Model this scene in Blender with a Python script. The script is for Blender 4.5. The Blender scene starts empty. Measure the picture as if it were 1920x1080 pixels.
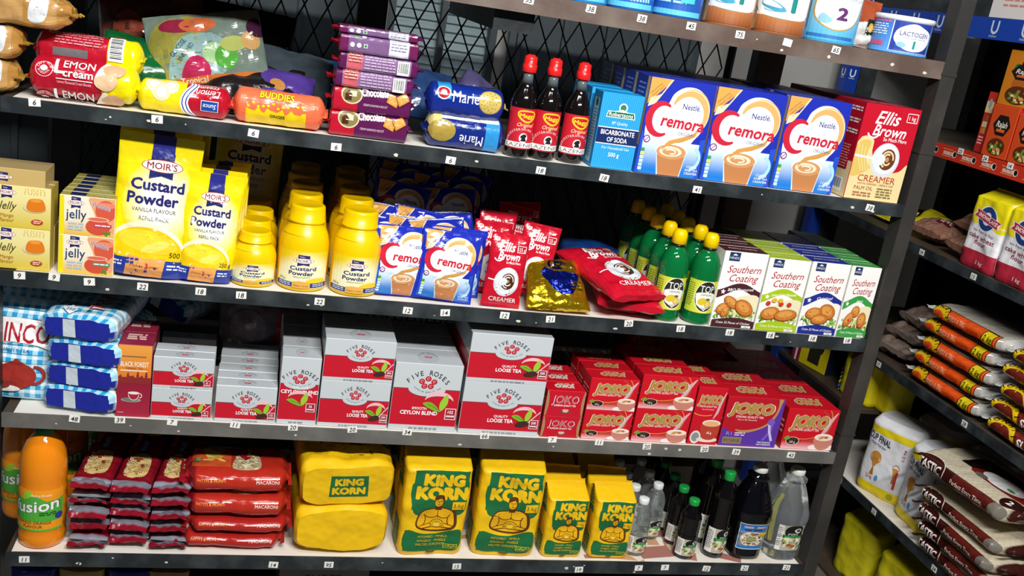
import bpy, bmesh, math, random
from mathutils import Vector, Matrix, noise
from mathutils.geometry import tessellate_polygon
random.seed(7)
R_, PI = math.radians, math.pi
SC = bpy.context.scene
# ---------------------------------------------------------------- camera, world, lights, exposure
FPX = 1857.16
AX = (0.96436518, 0.08414559, 0.25083722)      # world X seen from the camera: right, down, forward
AY = (-0.21319199, -0.31430875, 0.92507253)    # world Y (into the shelf)
AD = (-0.15668111, 0.94558423, 0.28516925)     # world down
CAM = Vector((0, -1.9, 1.5))
cd = bpy.data.cameras.new('camera'); cam = bpy.data.objects.new('camera', cd); SC.collection.objects.link(cam)
cd.sensor_width = 36; cd.lens = FPX / 1920 * 36; cd.clip_start = .05
cam.matrix_world = Matrix(((AX[0], -AX[1], -AX[2], CAM.x), (AY[0], -AY[1], -AY[2], CAM.y), (-AD[0], AD[1], AD[2], CAM.z), (0, 0, 0, 1)))
SC.camera = cam
w = bpy.data.worlds.new('world'); SC.world = w; w.use_nodes = True
w.node_tree.nodes['Background'].inputs[0].default_value = (.72, .86, 1, 1)
w.node_tree.nodes['Background'].inputs[1].default_value = .05
def area(name, loc, sx, sy, power, target, color=(1, 1, 1)):
    l = bpy.data.lights.new(name, 'AREA'); l.shape = 'RECTANGLE'; l.size = sx; l.size_y = sy; l.energy = power; l.color = color
    o = bpy.data.objects.new(name, l); SC.collection.objects.link(o); o.location = loc
    o.rotation_euler = (Vector(target) - Vector(loc)).to_track_quat('-Z', 'Y').to_euler(); return o
area('ceiling_tube_light', (.5, -2.25, 2.75), 1.3, .12, 104, (.45, 0, .9), (1, .99, .96))
area('ceiling_tube_light', (.1, -1.2, 2.85), 1.3, .12, 16, (.4, 0, .9), (.97, .99, 1))
area('rear_fill_light', (.4, .83, 2.5), 1.4, .1, 5, (.4, .8, .9), (.85, .93, 1))  # unseen fill, added to lift the mesh off the back wall
vs = SC.view_settings; vs.view_transform = 'Standard'; vs.look = 'None'; vs.gamma = 1; vs.use_curve_mapping = False; vs.exposure = .12
# ---------------------------------------------------------------- pixel frame -> world (metres)
def xat(px, y, z):
    t = (px - 960) / FPX; y -= CAM.y; d = CAM.z - z
    k0 = y * AY[0] + d * AD[0]; k2 = y * AY[2] + d * AD[2]
    return (t * k2 - k0) / (AX[0] - t * AX[2])
def zat(py, x, y):
    t = (py - 540) / FPX; y -= CAM.y
    k1 = x * AX[1] + y * AY[1]; k2 = x * AX[2] + y * AY[2]
    return CAM.z - (t * k2 - k1) / (AD[1] - t * AD[2])
def yat(px, x, z):      # on a plane of constant x
    t = (px - 960) / FPX; d = CAM.z - z
    k0 = x * AX[0] + d * AD[0]; k2 = x * AX[2] + d * AD[2]
    return CAM.y + (t * k2 - k0) / (AY[0] - t * AY[2])
ZA, ZB, ZC, ZD, ZE = 1.497, 1.183, .863, .573, .264      # tops of the shelf boards
# ---------------------------------------------------------------- materials
def lin(h):
    if not isinstance(h, str): return h if len(h) == 4 else (*h, 1)
    h = h.lstrip('#'); h = h if len(h) == 6 else ''.join(c * 2 for c in h); v = [int(h[i:i + 2], 16) / 255 for i in (0, 2, 4)]
    return tuple([c / 12.92 if c <= .04045 else ((c + .055) / 1.055) ** 2.4 for c in v] + [1.0])
def mix(a, b, t):
    a, b = lin(a), lin(b); t = max(0, min(1, t)); return tuple(a[i] + (b[i] - a[i]) * t for i in range(4))
def mat(name, color=None, rough=.5, metal=0, bump=0, bscale=40, coat=0, trans=0, ior=1.45, mottled=0, mscale=8, mcol=None, spec=.5, dist=.002):
    m = bpy.data.materials.new(name); m.use_nodes = True; nt = m.node_tree; b = nt.nodes['Principled BSDF']
    b.inputs['Roughness'].default_value = rough; b.inputs['Metallic'].default_value = metal
    b.inputs['Coat Weight'].default_value = coat; b.inputs['Coat Roughness'].default_value = .08
    b.inputs['Transmission Weight'].default_value = trans; b.inputs['IOR'].default_value = ior; b.inputs['Specular IOR Level'].default_value = spec
    tc = nt.nodes.new('ShaderNodeTexCoord')
    if color is None:
        a = nt.nodes.new('ShaderNodeAttribute'); a.attribute_name = 'Col'; src = a.outputs['Color']
    else:
        r = nt.nodes.new('ShaderNodeRGB'); r.outputs[0].default_value = lin(color); src = r.outputs[0]
    if mottled:
        n = nt.nodes.new('ShaderNodeTexNoise'); n.inputs['Scale'].default_value = mscale; n.inputs['Detail'].default_value = 8
        nt.links.new(tc.outputs['Object'], n.inputs['Vector'])
        cr = nt.nodes.new('ShaderNodeValToRGB'); cr.color_ramp.elements[0].position = .42; cr.color_ramp.elements[1].position = .68
        cr.color_ramp.elements[0].color = (0, 0, 0, 1); cr.color_ramp.elements[1].color = (mottled,) * 3 + (1,)
        nt.links.new(n.outputs[0], cr.inputs[0])
        mx = nt.nodes.new('ShaderNodeMixRGB'); nt.links.new(cr.outputs[0], mx.inputs[0]); nt.links.new(src, mx.inputs[1]); mx.inputs[2].default_value = lin(mcol or '#808080')
        src = mx.outputs[0]
    nt.links.new(src, b.inputs['Base Color'])
    if bump:
        n = nt.nodes.new('ShaderNodeTexNoise'); n.inputs['Scale'].default_value = bscale; n.inputs['Detail'].default_value = 2
        nt.links.new(tc.outputs['Object'], n.inputs['Vector'])
        bp = nt.nodes.new('ShaderNodeBump'); bp.inputs['Strength'].default_value = bump; bp.inputs['Distance'].default_value = dist
        nt.links.new(n.outputs[0], bp.inputs['Height']); nt.links.new(bp.outputs[0], b.inputs['Normal'])
    return m
M = dict(
    card=mat('printed_card', rough=.38, bump=.05, bscale=30),
    silver=mat('silver_card', rough=.26, metal=.08, bump=.08, bscale=25),
    film=mat('printed_film', rough=.2, bump=.55, bscale=38, dist=.006, coat=.3),
    foil=mat('metal_foil', rough=.2, metal=.85, bump=.8, bscale=55, dist=.006),
    paper=mat('printed_paper', rough=.45, bump=.9, bscale=17, dist=.010),
    plastic=mat('moulded_plastic', rough=.28, bump=.03, bscale=20),
    liquid=mat('filled_bottle', rough=.07, coat=.4),
    pet=mat('clear_plastic', '#f4fbff', rough=.06, trans=.93, ior=1.28, bump=.35, bscale=30, dist=.004),
    green_pet=mat('green_plastic', '#0c8040', rough=.07, trans=.35, ior=1.35, coat=.4),
    cello=mat('clear_film', '#ffffff', rough=.12, trans=.95, ior=1.08, bump=.8, bscale=35, dist=.006),
    black=mat('black_painted_steel', '#1b2023', rough=.42, bump=.25, bscale=60, mottled=.35, mscale=14, mcol='#4a4f50'),
    rail=mat('chipped_dark_paint', '#23282b', rough=.38, bump=.3, bscale=70, mottled=.5, mscale=16, mcol='#50585b'),
    rust=mat('worn_brown_steel', '#5b4a42', rough=.45, bump=.3, bscale=50, mottled=.6, mscale=10, mcol='#82756b'),
    postm=mat('worn_grey_steel', '#33312f', rough=.45, bump=.3, bscale=60, mottled=.5, mscale=9, mcol='#4e4944'),
    grey=mat('worn_grey_paint', '#5f5d59', rough=.45, bump=.3, bscale=60, mottled=.5, mscale=12, mcol='#86837d'),
    board=mat('shelf_board', '#40352b', rough=.6, bump=.2, mottled=.4, mcol='#5c4c3c'),
    brownboard=mat('brown_hardboard', '#7a5536', rough=.5, bump=.1, mottled=.4, mcol='#8c6746'),
    liner=mat('white_shelf_paper', '#e8e2d8', rough=.55, bump=.3, bscale=14),
    wire=mat('black_wire', '#0a0c0d', rough=.5),
    wall=mat('grey_wall_paint', '#9b9a96', rough=.8, bump=.1, mottled=.5, mscale=2.5, mcol='#7d7c78'),
    sheet=mat('dark_metal_sheet', '#2e363b', rough=.55, metal=.2, bump=.2, bscale=5, mottled=.5, mscale=3, mcol='#454f50'),
    slat=mat('bare_aluminium', '#9fb0b4', rough=.3, metal=.7, bump=.3, bscale=12),
    floor=mat('concrete_floor', '#6c6861', rough=.7, mottled=.4, mcol='#57534c'),
    white=mat('white_sticker', '#f3f1ea', rough=.5),
    attr=mat('printed_matter', rough=.5))
# ---------------------------------------------------------------- mesh collector
class MB:
    def __init__(s): s.v = []; s.f = []; s.c = []; s.m = []
    def add(s, vs, fs, col, m=0):
        """col: one colour, or a function of the vertex index"""
        o = len(s.v); s.v += [tuple(p) for p in vs]; cc = None if callable(col) else lin(col)
        for f in fs:
            s.f.append(tuple(o + i for i in f)); s.m.append(m)
            s.c.append([lin(col(i)) for i in f] if cc is None else [cc] * len(f))
    def box(s, x0, x1, y0, y1, z0, z1, col='#808080', m=0, rot=None, org=None):
        vs = [Vector((x, y, z)) for z in (z0, z1) for y in (y0, y1) for x in (x0, x1)]
        if rot: vs = [org + rot @ (p - org) for p in vs]
        s.add(vs, [(0, 2, 3, 1), (4, 5, 7, 6), (0, 1, 5, 4), (2, 6, 7, 3), (0, 4, 6, 2), (1, 3, 7, 5)], col, m)
    def bar(s, a, b, r, col='#808080', n=4, m=0):
        a, b = Vector(a), Vector(b); d = (b - a).normalized(); u = d.orthogonal().normalized(); q = d.cross(u)
        ring = lambda c: [c + r * (math.cos(2 * PI * (k + .5) / n) * u + math.sin(2 * PI * (k + .5) / n) * q) for k in range(n)]
        s.add(ring(a) + ring(b), [(k, (k + 1) % n, n + (k + 1) % n, n + k) for k in range(n)] + [tuple(range(n))[::-1], tuple(range(n, 2 * n))], col, m)
    def mesh(s, name, mats, smooth=False):
        me = bpy.data.meshes.new(name); me.from_pydata(s.v, [], s.f)
        for m in mats: me.materials.append(M[m] if isinstance(m, str) else m)
        me.polygons.foreach_set('material_index', s.m)
        if smooth is True: me.polygons.foreach_set('use_smooth', [True] * len(s.f))
        elif smooth: me.polygons.foreach_set('use_smooth', [i < smooth for i in range(len(s.f))])
        at = me.color_attributes.new('Col', 'FLOAT_COLOR', 'CORNER')
        at.data.foreach_set('color', [x for f in s.c for c in f for x in c]); me.update(); return me
    def build(s, name, mats, parent=None, smooth=False):
        return link(name, s.mesh(name, mats if isinstance(mats, (list, tuple)) else [mats], smooth), parent)
def link(name, data, parent=None):
    o = bpy.data.objects.new(name, data); SC.collection.objects.link(o)
    if parent: o.parent = parent
    return o
def tag(o, label, cat, group=None):
    o['label'] = label; o['category'] = cat
    if group: o['group'] = group
    return o
def empty(name, label, cat, group=None, loc=(0, 0, 0)):
    o = link(name, None); o.location = loc; o.empty_display_size = .05; return tag(o, label, cat, group)
def dup(root, loc, rot=None, label=None, group=None):
    r = root.copy(); SC.collection.objects.link(r); r.location = loc
    if rot is not None: r.rotation_euler = rot
    if label: r['label'] = label
    if group: r['group'] = group
    for ch in root.children:
        c = ch.copy(); SC.collection.objects.link(c); c.parent = r
        for g in ch.children:
            d = g.copy(); SC.collection.objects.link(d); d.parent = c
    return r
# ---------------------------------------------------------------- flat artwork (canvas in cm, origin lower left)
_tc = {}
def textpoly(s, b=0, sh=0, sp=1):
    k = (s, b, sh, sp)
    if k in _tc: return _tc[k]
    cu = bpy.data.curves.new('t', 'FONT'); cu.body = s; cu.size = 1; cu.offset = b * .5; cu.shear = sh; cu.space_character = sp
    cu.resolution_u = 2; cu.fill_mode = 'FRONT' if hasattr(cu, 'fill_mode') else cu.fill_mode
    o = bpy.data.objects.new('t', cu); SC.collection.objects.link(o)
    me = bpy.data.meshes.new_from_object(o.evaluated_get(bpy.context.evaluated_depsgraph_get()))
    vs = [(v.co.x, v.co.y) for v in me.vertices]; fs = [tuple(p.vertices) for p in me.polygons]
    bpy.data.objects.remove(o); bpy.data.curves.remove(cu); bpy.data.meshes.remove(me)
    x0 = min([p[0] for p in vs] or [0]); x1 = max([p[0] for p in vs] or [1])
    _tc[k] = ([(p[0] - x0, p[1]) for p in vs], fs, x1 - x0); return _tc[k]
class Art:
    def __init__(s, W, H): s.W, s.H = W, H; s.items = []; s.hs = []; s.cache = {}
    def _a(s, vs, fs, c, m=0, up=1): s.items.append((vs, fs, c, m)); s.hs.append((s.hs[-1] if s.hs else 0) + up)
    def p(s, pts, c, m=0):
        if len(pts) < 3: return
        s._a(pts, [tuple(t) for t in tessellate_polygon([[Vector((x, y, 0)) for x, y in pts]])], c, m)
    def r(s, x0, y0, x1, y1, c, m=0, nx=1, ny=1):
        if callable(c) and nx == 1 and ny == 1: nx = ny = 10
        vs = [(x0 + (x1 - x0) * i / nx, y0 + (y1 - y0) * j / ny) for j in range(ny + 1) for i in range(nx + 1)]
        s._a(vs, [(j * (nx + 1) + i, j * (nx + 1) + i + 1, (j + 1) * (nx + 1) + i + 1, (j + 1) * (nx + 1) + i) for j in range(ny) for i in range(nx)], c, m)
    def e(s, cx, cy, rx, ry, c, rot=0, m=0, n=28, rings=1):
        ca, sa = math.cos(R_(rot)), math.sin(R_(rot)); vs = [(cx, cy)]; fs = []
        if callable(c): rings = 5
        for q in range(1, rings + 1):
            for k in range(n):
                x, y = rx * q / rings * math.cos(2 * PI * k / n), ry * q / rings * math.sin(2 * PI * k / n)
                vs.append((cx + x * ca - y * sa, cy + x * sa + y * ca))
        for k in range(n):
            fs.append((0, 1 + k, 1 + (k + 1) % n))
            for q in range(1, rings):
                a, b = 1 + (q - 1) * n, 1 + q * n; fs.append((a + k, b + k, b + (k + 1) % n, a + (k + 1) % n))
        s._a(vs, fs, c, m)
    def s(s, pts, wd, c, m=0):
        """stroke with a width, or a list of widths"""
        n = len(pts); L = []; Rr = []
        for i, (x, y) in enumerate(pts):
            a = pts[max(0, i - 1)]; b = pts[min(n - 1, i + 1)]; dx, dy = b[0] - a[0], b[1] - a[1]; l = math.hypot(dx, dy) or 1
            q = (wd if not isinstance(wd, (list, tuple)) else wd[0] + (wd[1] - wd[0]) * math.sin(PI * i / (n - 1))) / 2
            L.append((x - dy / l * q, y + dx / l * q)); Rr.append((x + dy / l * q, y - dx / l * q))
        s._a(L + Rr, [(i, n + i, n + i + 1, i + 1) for i in range(n - 1)], c, m)
    def arc(s, cx, cy, rx, ry, a0, a1, wd, c, n=18, m=0):
        s.s([(cx + rx * math.cos(R_(a0 + (a1 - a0) * i / n)), cy + ry * math.sin(R_(a0 + (a1 - a0) * i / n))) for i in range(n + 1)], wd, c, m)
    def b(s, pts, c, m=0, q=4):
        out = []; n = len(pts)
        for i in range(n):
            p0, p1, p2, p3 = pts[i - 1], pts[i], pts[(i + 1) % n], pts[(i + 2) % n]
            for k in range(q):
                t = k / q
                out.append(tuple(.5 * (2 * p1[j] + (p2[j] - p0[j]) * t + (2 * p0[j] - 5 * p1[j] + 4 * p2[j] - p3[j]) * t * t + (3 * p1[j] - p0[j] - 3 * p2[j] + p3[j]) * t ** 3) for j in (0, 1)))
        s.p(out, c, m)
    def t(s, txt, cx, y, h, c, w=None, b=.012, sh=0, rot=0, m=0, flip=False):
        ex = b * .5 if b >= .012 else 0; b = 0; nq = 4 if ex < .02 else 6      # heavy weights: the same letters set again a hair's breadth apart
        vs, fs, tw = textpoly(txt, b, sh)
        k = h / .72; kx = k if w is None else w / tw
        ca, sa = math.cos(R_(rot)), math.sin(R_(rot))
        for n_, (ax, ay) in enumerate([(0, 0)] + ([(ex * math.cos(q * 2 * PI / nq + .5), ex * math.sin(q * 2 * PI / nq + .5)) for q in range(nq)] if ex else [])):
            out = []
            for x, yy in vs:
                X, Y = (x + ax - tw / 2) * kx, (yy + ay) * k
                if flip: X, Y = -X, h - Y
                out.append((cx + X * ca - Y * sa, y + X * sa + Y * ca))
            s._a(out, fs, c, m, .25 if n_ else 1)
    def ta(s, txt, cx, cy, r, h, c, a0, a1, b=.012, ry=None, down=False, ws=.9):
        n = len(txt); ry = ry or r
        for i, ch in enumerate(txt):
            if ch == ' ': continue
            a = R_(a0 + (a1 - a0) * (i / (n - 1) if n > 1 else .5))
            x, y = cx + r * math.cos(a), cy + ry * math.sin(a)
            s.t(ch, x, y, h, c, b=b, rot=math.degrees(a) - 90 + (180 if down else 0))
    def curve(s, x0, x1, f, y2, c, m=0, n=20):
        """band between y=f(x) and y2 (number or function)"""
        g = y2 if callable(y2) else (lambda x: y2)
        vs = [(x0 + (x1 - x0) * i / n, f(x0 + (x1 - x0) * i / n)) for i in range(n + 1)] + [(x0 + (x1 - x0) * i / n, g(x0 + (x1 - x0) * i / n)) for i in range(n + 1)]
        s._a(vs, [(i, i + 1, n + 2 + i, n + 1 + i) for i in range(n)], c, m)
    def lines(s, x0, x1, ys, h, c, seed=0):
        rr = random.Random(seed)
        for y in ys:
            x = x0
            while x < x1 - .2:
                l = min(rr.uniform(.5, 2) * h * 3, x1 - x); s.r(x, y, x + l, y + h, c); x += l + h * .8
    def barcode(s, x0, y0, x1, y1, vert=True):
        s.r(x0, y0, x1, y1, '#f2f2f0'); n = 13
        for i in range(n):
            if vert:
                a = x0 + (x1 - x0) * (.1 + .8 * i / n); s.r(a, y0 + (y1 - y0) * .2, a + (x1 - x0) * .8 / n * (.35 + .3 * (i % 3 == 0)), y1 - (y1 - y0) * .1, '#33383c')
            else:
                a = y0 + (y1 - y0) * (.1 + .8 * i / n); s.r(x0 + (x1 - x0) * .12, a, x1 - (x1 - x0) * .1, a + (y1 - y0) * .8 / n * (.35 + .3 * (i % 3 == 0)), '#33383c')
    def grid(s, us, vs_):
        """artwork cut along the grid of the surface it is printed on"""
        key = (tuple(us), tuple(vs_))
        if key in s.cache: return s.cache[key]
        bm = bmesh.new(); lay = bm.faces.layers.int.new('k')
        for k, (vv, ff, c, m) in enumerate(s.items):
            bv = [bm.verts.new((x, y, 0)) for x, y in vv]
            for f in ff:
                try: fc = bm.faces.new([bv[i] for i in f]); fc[lay] = k
                except ValueError: pass
        cut = lambda co, no, co_=False, ci=False: bmesh.ops.bisect_plane(bm, geom=bm.verts[:] + bm.edges[:] + bm.faces[:], dist=1e-6, plane_co=co, plane_no=no, clear_outer=co_, clear_inner=ci)
        W, H = s.W, s.H; e = 1e-5
        cut((W - e, 0, 0), (1, 0, 0), True); cut((e, 0, 0), (1, 0, 0), False, True); cut((0, H - e, 0), (0, 1, 0), True); cut((0, e, 0), (0, 1, 0), False, True)
        for u in us:
            if 0 < u < 1: cut((u * W, 0, 0), (1, 0, 0))
        for v in vs_:
            if 0 < v < 1: cut((0, v * H, 0), (0, 1, 0))
        bm.verts.index_update(); res = {}
        for f in bm.faces: res.setdefault(f[lay], []).append([v.co.xy.to_tuple() for v in f.verts])
        bm.free(); s.cache[key] = res; return res
    def emit(s, mb, S, us=None, vs_=None, o0=.0003, st=.00003, x0=0, x1=1, y0=0, y1=1):
        """S(u, v, offset) -> point; the canvas is fitted onto [x0,x1]x[y0,y1] of the surface"""
        if us is None:
            clip = None
            for k, (vv, ff, c, m) in enumerate(s.items):
                if min(p[0] for p in vv) < -1e-6 or max(p[0] for p in vv) > s.W + 1e-6 or min(p[1] for p in vv) < -1e-6 or max(p[1] for p in vv) > s.H + 1e-6:
                    clip = clip or s.grid([], [])
                    for P in clip.get(k, []):
                        mb.add([S(x0 + (x1 - x0) * x / s.W, y0 + (y1 - y0) * y / s.H, o0 + s.hs[k] * st) for x, y in P], [tuple(range(len(P)))], (lambda i, P=P, c=c: c(*P[i])) if callable(c) else c, m)
                    continue
                pts = [S(x0 + (x1 - x0) * x / s.W, y0 + (y1 - y0) * y / s.H, o0 + s.hs[k] * st) for x, y in vv]
                mb.add(pts, ff, (lambda i, vv=vv, c=c: c(*vv[i])) if callable(c) else c, m)
            return
        import bisect
        uu = [(u - x0) / (x1 - x0) for u in us]; vv_ = [(v - y0) / (y1 - y0) for v in vs_]
        P0 = [[Vector(S(u, v, 0)) for u in us] for v in vs_]; N0 = [[(Vector(S(u, v, .001)) - P0[j][i]) * 1000 for i, u in enumerate(us)] for j, v in enumerate(vs_)]
        def at(u, v, o):
            i = max(0, min(len(us) - 2, bisect.bisect_right(us, u) - 1)); j = max(0, min(len(vs_) - 2, bisect.bisect_right(vs_, v) - 1))
            a = (u - us[i]) / (us[i + 1] - us[i]); b_ = (v - vs_[j]) / (vs_[j + 1] - vs_[j])
            f = lambda G: (G[j][i] * (1 - a) + G[j][i + 1] * a) * (1 - b_) + (G[j + 1][i] * (1 - a) + G[j + 1][i + 1] * a) * b_
            return f(P0) + f(N0) * o
        for k, polys in sorted(s.grid([round(u, 4) for u in uu], [round(v, 4) for v in vv_]).items()):
            c, m = s.items[k][2:]
            for P in polys:
                pts = [at(x0 + (x1 - x0) * x / s.W, y0 + (y1 - y0) * y / s.H, o0 + s.hs[k] * st) for x, y in P]
                mb.add(pts, [tuple(range(len(P)))], (lambda i, P=P, c=c: c(*P[i])) if callable(c) else c, m)
# ---------------------------------------------------------------- bodies
def carton_mesh(name, w, d, h, cols, front=None, top=None, left=None, right=None, mats=('card', 'silver'), basem=0, bev=.0009):
    """box standing on z=0, front at y=0; cols: front, top, side, back"""
    bm = bmesh.new(); bmesh.ops.create_cube(bm, size=1); bmesh.ops.scale(bm, vec=(w, d, h), verts=bm.verts)
    bmesh.ops.translate(bm, vec=(0, d / 2, h / 2), verts=bm.verts); bmesh.ops.bevel(bm, geom=bm.edges[:], offset=bev, segments=1, affect='EDGES')
    mb = MB(); bm.normal_update(); bm.verts.index_update()
    vs = [v.co.to_tuple() for v in bm.verts]; mb.v += vs
    for f in bm.faces:
        n = f.normal; c = cols[0] if n.y < -.6 else cols[1] if n.z > .6 else cols[2] if abs(n.x) > .6 else cols[0]
        mb.f.append(tuple(v.index for v in f.verts)); mb.c.append([lin(c)] * len(f.verts)); mb.m.append(basem)
    bm.free(); k = bev
    if front: front.emit(mb, lambda u, v, o: (-w / 2 + k + (w - 2 * k) * u, -o, k + (h - 2 * k) * v))
    if top: top.emit(mb, lambda u, v, o: (-w / 2 + k + (w - 2 * k) * u, k + (d - 2 * k) * v, h + o))
    if left: left.emit(mb, lambda u, v, o: (-w / 2 - o, d - k - (d - 2 * k) * u, k + (h - 2 * k) * v))
    if right: right.emit(mb, lambda u, v, o: (w / 2 + o, k + (d - 2 * k) * u, k + (h - 2 * k) * v))
    return mb.mesh(name, mats)
TS = [-1, -.985, -.95, -.9, -.84, -.76, -.67, -.57, -.46, -.35, -.23, -.115, 0, .115, .23, .35, .46, .57, .67, .76, .84, .9, .95, .985, 1]
US = [(t + 1) / 2 for t in TS]
def nz(x, y, z, f, seed=0): return noise.noise(Vector((x * f + seed * 7.3, y * f - seed * 3.1, z * f + seed)))
def shell_mesh(name, W, H, T, prof, col, front=None, mats=('film',), n=2.4, amp=.0015, freq=28, seed=0, rows=36, fr=(0, 1, 0, 1), cap=None, fin=0, back=None, side=None):
    """upright bag. prof(v) -> (width factor, thickness factor, depth shift, height factor); col(u, v, back) -> colour"""
    vs_ = [j / rows for j in range(rows + 1)]
    def S(u, v, o, bk=False):
        a, b, c, z = prof(v); t = max(-1, min(1, 2 * u - 1)); b *= T / 2; a *= W / 2
        y = b * max(0, 1 - abs(t) ** n) ** (1 / n); x = a * t; zz = z * H
        q = amp * min(1, y / (T * .12 + 1e-6)) * (nz(x, (1 if bk else 0), zz, freq, seed) + .5 * nz(x, 3, zz, freq * 2.3, seed) + 1.1 * (.22 - abs(nz(x + zz * .6, 5, zz - x * .5, freq * 1.1, seed + 2)))) if amp else 0
        return (x, c * T + (y + o + q if bk else -y - o - q), zz)
    mb = MB(); nu = len(US)
    for bk in (False, True):
        pts = [S(u, v, 0, bk) for v in vs_ for u in US]
        fs = [(j * nu + i, j * nu + i + 1, (j + 1) * nu + i + 1, (j + 1) * nu + i) for j in range(rows) for i in range(nu - 1)]
        if bk: fs = [f[::-1] for f in fs]
        mb.add(pts, fs, lambda i, bk=bk: col(US[i % nu], vs_[i // nu], bk))
    for v in (0, 1):
        ring = [S(u, v, 0) for u in US] + [S(u, v, 0, True) for u in US[-2:0:-1]]; k = list(range(len(ring)))
        mb.add(ring, [tuple(k if v == 1 else k[::-1])], col(.5, v, False))
    if fin:   # flat crimped seal on top
        a, b, c, z = prof(1); m_ = 18
        pts = [((i / m_ * 2 - 1) * a * W / 2, c * T + .0006 * (-1) ** i + .002 * nz(i, 0, k, .3, seed), z * H + fin * k / 2) for k in (0, 1, 2) for i in range(m_ + 1)]
        mb.add(pts, [(k * (m_ + 1) + i, k * (m_ + 1) + i + 1, (k + 1) * (m_ + 1) + i + 1, (k + 1) * (m_ + 1) + i) for k in (0, 1) for i in range(m_)], col(.5, 1, False))
    nb = len(mb.f)
    if front: front.emit(mb, S, US, vs_, .0006, .00007, *fr)
    if cap:
        a, b = prof(0)[:2]; cap.emit(mb, lambda u, v, o: ((u - .5) * W * a * .96, (.5 - v) * T * b * .96, -o), None, None, .0005, .00004)
    if side:  # print wrapped round the left edge
        a0, b0 = prof(.4)[:2]
        side.emit(mb, lambda u, v, o: (-W / 2 * prof(v)[0] * .997 - o, (T / 2 * prof(v)[1] * .8) * (1 - 2 * u) + prof(v)[2] * T, prof(v)[3] * H), None, None, .0012, .00004)
    return mb.mesh(name, mats, nb)
def roll_mesh(name, L, D, T, n, col, art=None, mats=('film',), amp=.001, freq=30, seed=0, ends=(.09, .09), fin=(.012, .012), es=.25, nu=42, nv=48, sag=0, wob=0):
    """pack lying along x, bottom at z=0, front at y=-D/2; canvas runs bottom centre -> front -> top -> back"""
    pw = lambda x, k: math.copysign(abs(x) ** k, x)
    sec = []
    for i in range(241):
        a = -PI / 2 - 2 * PI * i / 240; sec.append((D / 2 * pw(math.cos(a), 2 / n), T / 2 * pw(math.sin(a), 2 / n)))
    acc = [0]
    for p, q in zip(sec, sec[1:]): acc.append(acc[-1] + math.dist(p, q))
    def at(v):
        s = (v % 1.0000001) * acc[-1]
        lo, hi = 0, 240
        while hi - lo > 1:
            m_ = (lo + hi) // 2
            if acc[m_] <= s: lo = m_
            else: hi = m_
        k = (s - acc[lo]) / max(1e-9, acc[hi] - acc[lo]); return sec[lo][0] + (sec[hi][0] - sec[lo][0]) * k, sec[lo][1] + (sec[hi][1] - sec[lo][1]) * k
    def env(u):
        f = 1
        if ends[0] and u < ends[0]: f = min(f, es + (1 - es) * math.sin(PI / 2 * u / ends[0]) ** .8)
        if ends[1] and u > 1 - ends[1]: f = min(f, es + (1 - es) * math.sin(PI / 2 * (1 - u) / ends[1]) ** .8)
        return f
    def S(u, v, o):
        y, z = at(v); f = env(u); l = math.hypot(y, z) or 1
        q = amp * (nz(u * L, y, z, freq, seed) + .5 * nz(u * L, y, z, freq * 2.2, seed + 3)) * (1 + 3 * (1 - f))
        g = f if es > .15 else max(f, .55)      # flat ends keep their width
        return ((u - .5) * L, y * (g + (o + q) / l) + wob * nz(u * L, 9, 9, 9, seed), T / 2 + z * (f + (o + q) / l) - sag * (2 * u - 1) ** 2)
    us = sorted({0, 1, *[ends[0] * k / 4 for k in range(5)], *[1 - ends[1] * k / 4 for k in range(5)], *[k / nu for k in range(nu + 1)]}); vs_ = [j / nv for j in range(nv + 1)]
    mb = MB(); m_ = len(us)
    mb.add([S(u, v, 0) for v in vs_ for u in us], [(j * m_ + i, j * m_ + i + 1, (j + 1) * m_ + i + 1, (j + 1) * m_ + i) for j in range(nv) for i in range(m_ - 1)], lambda i: col(us[i % m_], vs_[i // m_]))
    for e_, sx in ((0, -1), (1, 1)):
        ring = [S(e_, v, 0) for v in vs_[:-1]]; mb.add(ring, [tuple(range(len(ring)))[::sx]], col(e_, .3))
        fl = fin[e_]
        if fl:
            k_ = 14; hw = D / 2 * (.95 if es <= .15 else .8)
            pts = [(sx * (L / 2 - .002 + fl * q / 2), (i / k_ * 2 - 1) * hw, T / 2 + .0012 * (-1) ** i + .006 * nz(i * .25, q, e_, 1, seed) - sag) for q in (0, 1, 2) for i in range(k_ + 1)]
            mb.add(pts, [(q * (k_ + 1) + i, q * (k_ + 1) + i + 1, (q + 1) * (k_ + 1) + i + 1, (q + 1) * (k_ + 1) + i) for q in (0, 1) for i in range(k_)], col(e_, .3))
            rr = [S(e_, v, 0) for v in vs_[:-1]]; n_ = len(rr)       # gathers pulled to the seal
            tgt = [(sx * (L / 2 + .001), max(-hw, min(hw, p[1] * 1.4)), T / 2 - sag) for p in rr]
            mb.add(rr + tgt, [(i, (i + 1) % n_, n_ + (i + 1) % n_, n_ + i) for i in range(n_)], col(e_, .3))
    nb = len(mb.f)
    if art: art.emit(mb, S, us, vs_, .0006, .00007)
    return mb.mesh(name, mats, nb)
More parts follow.
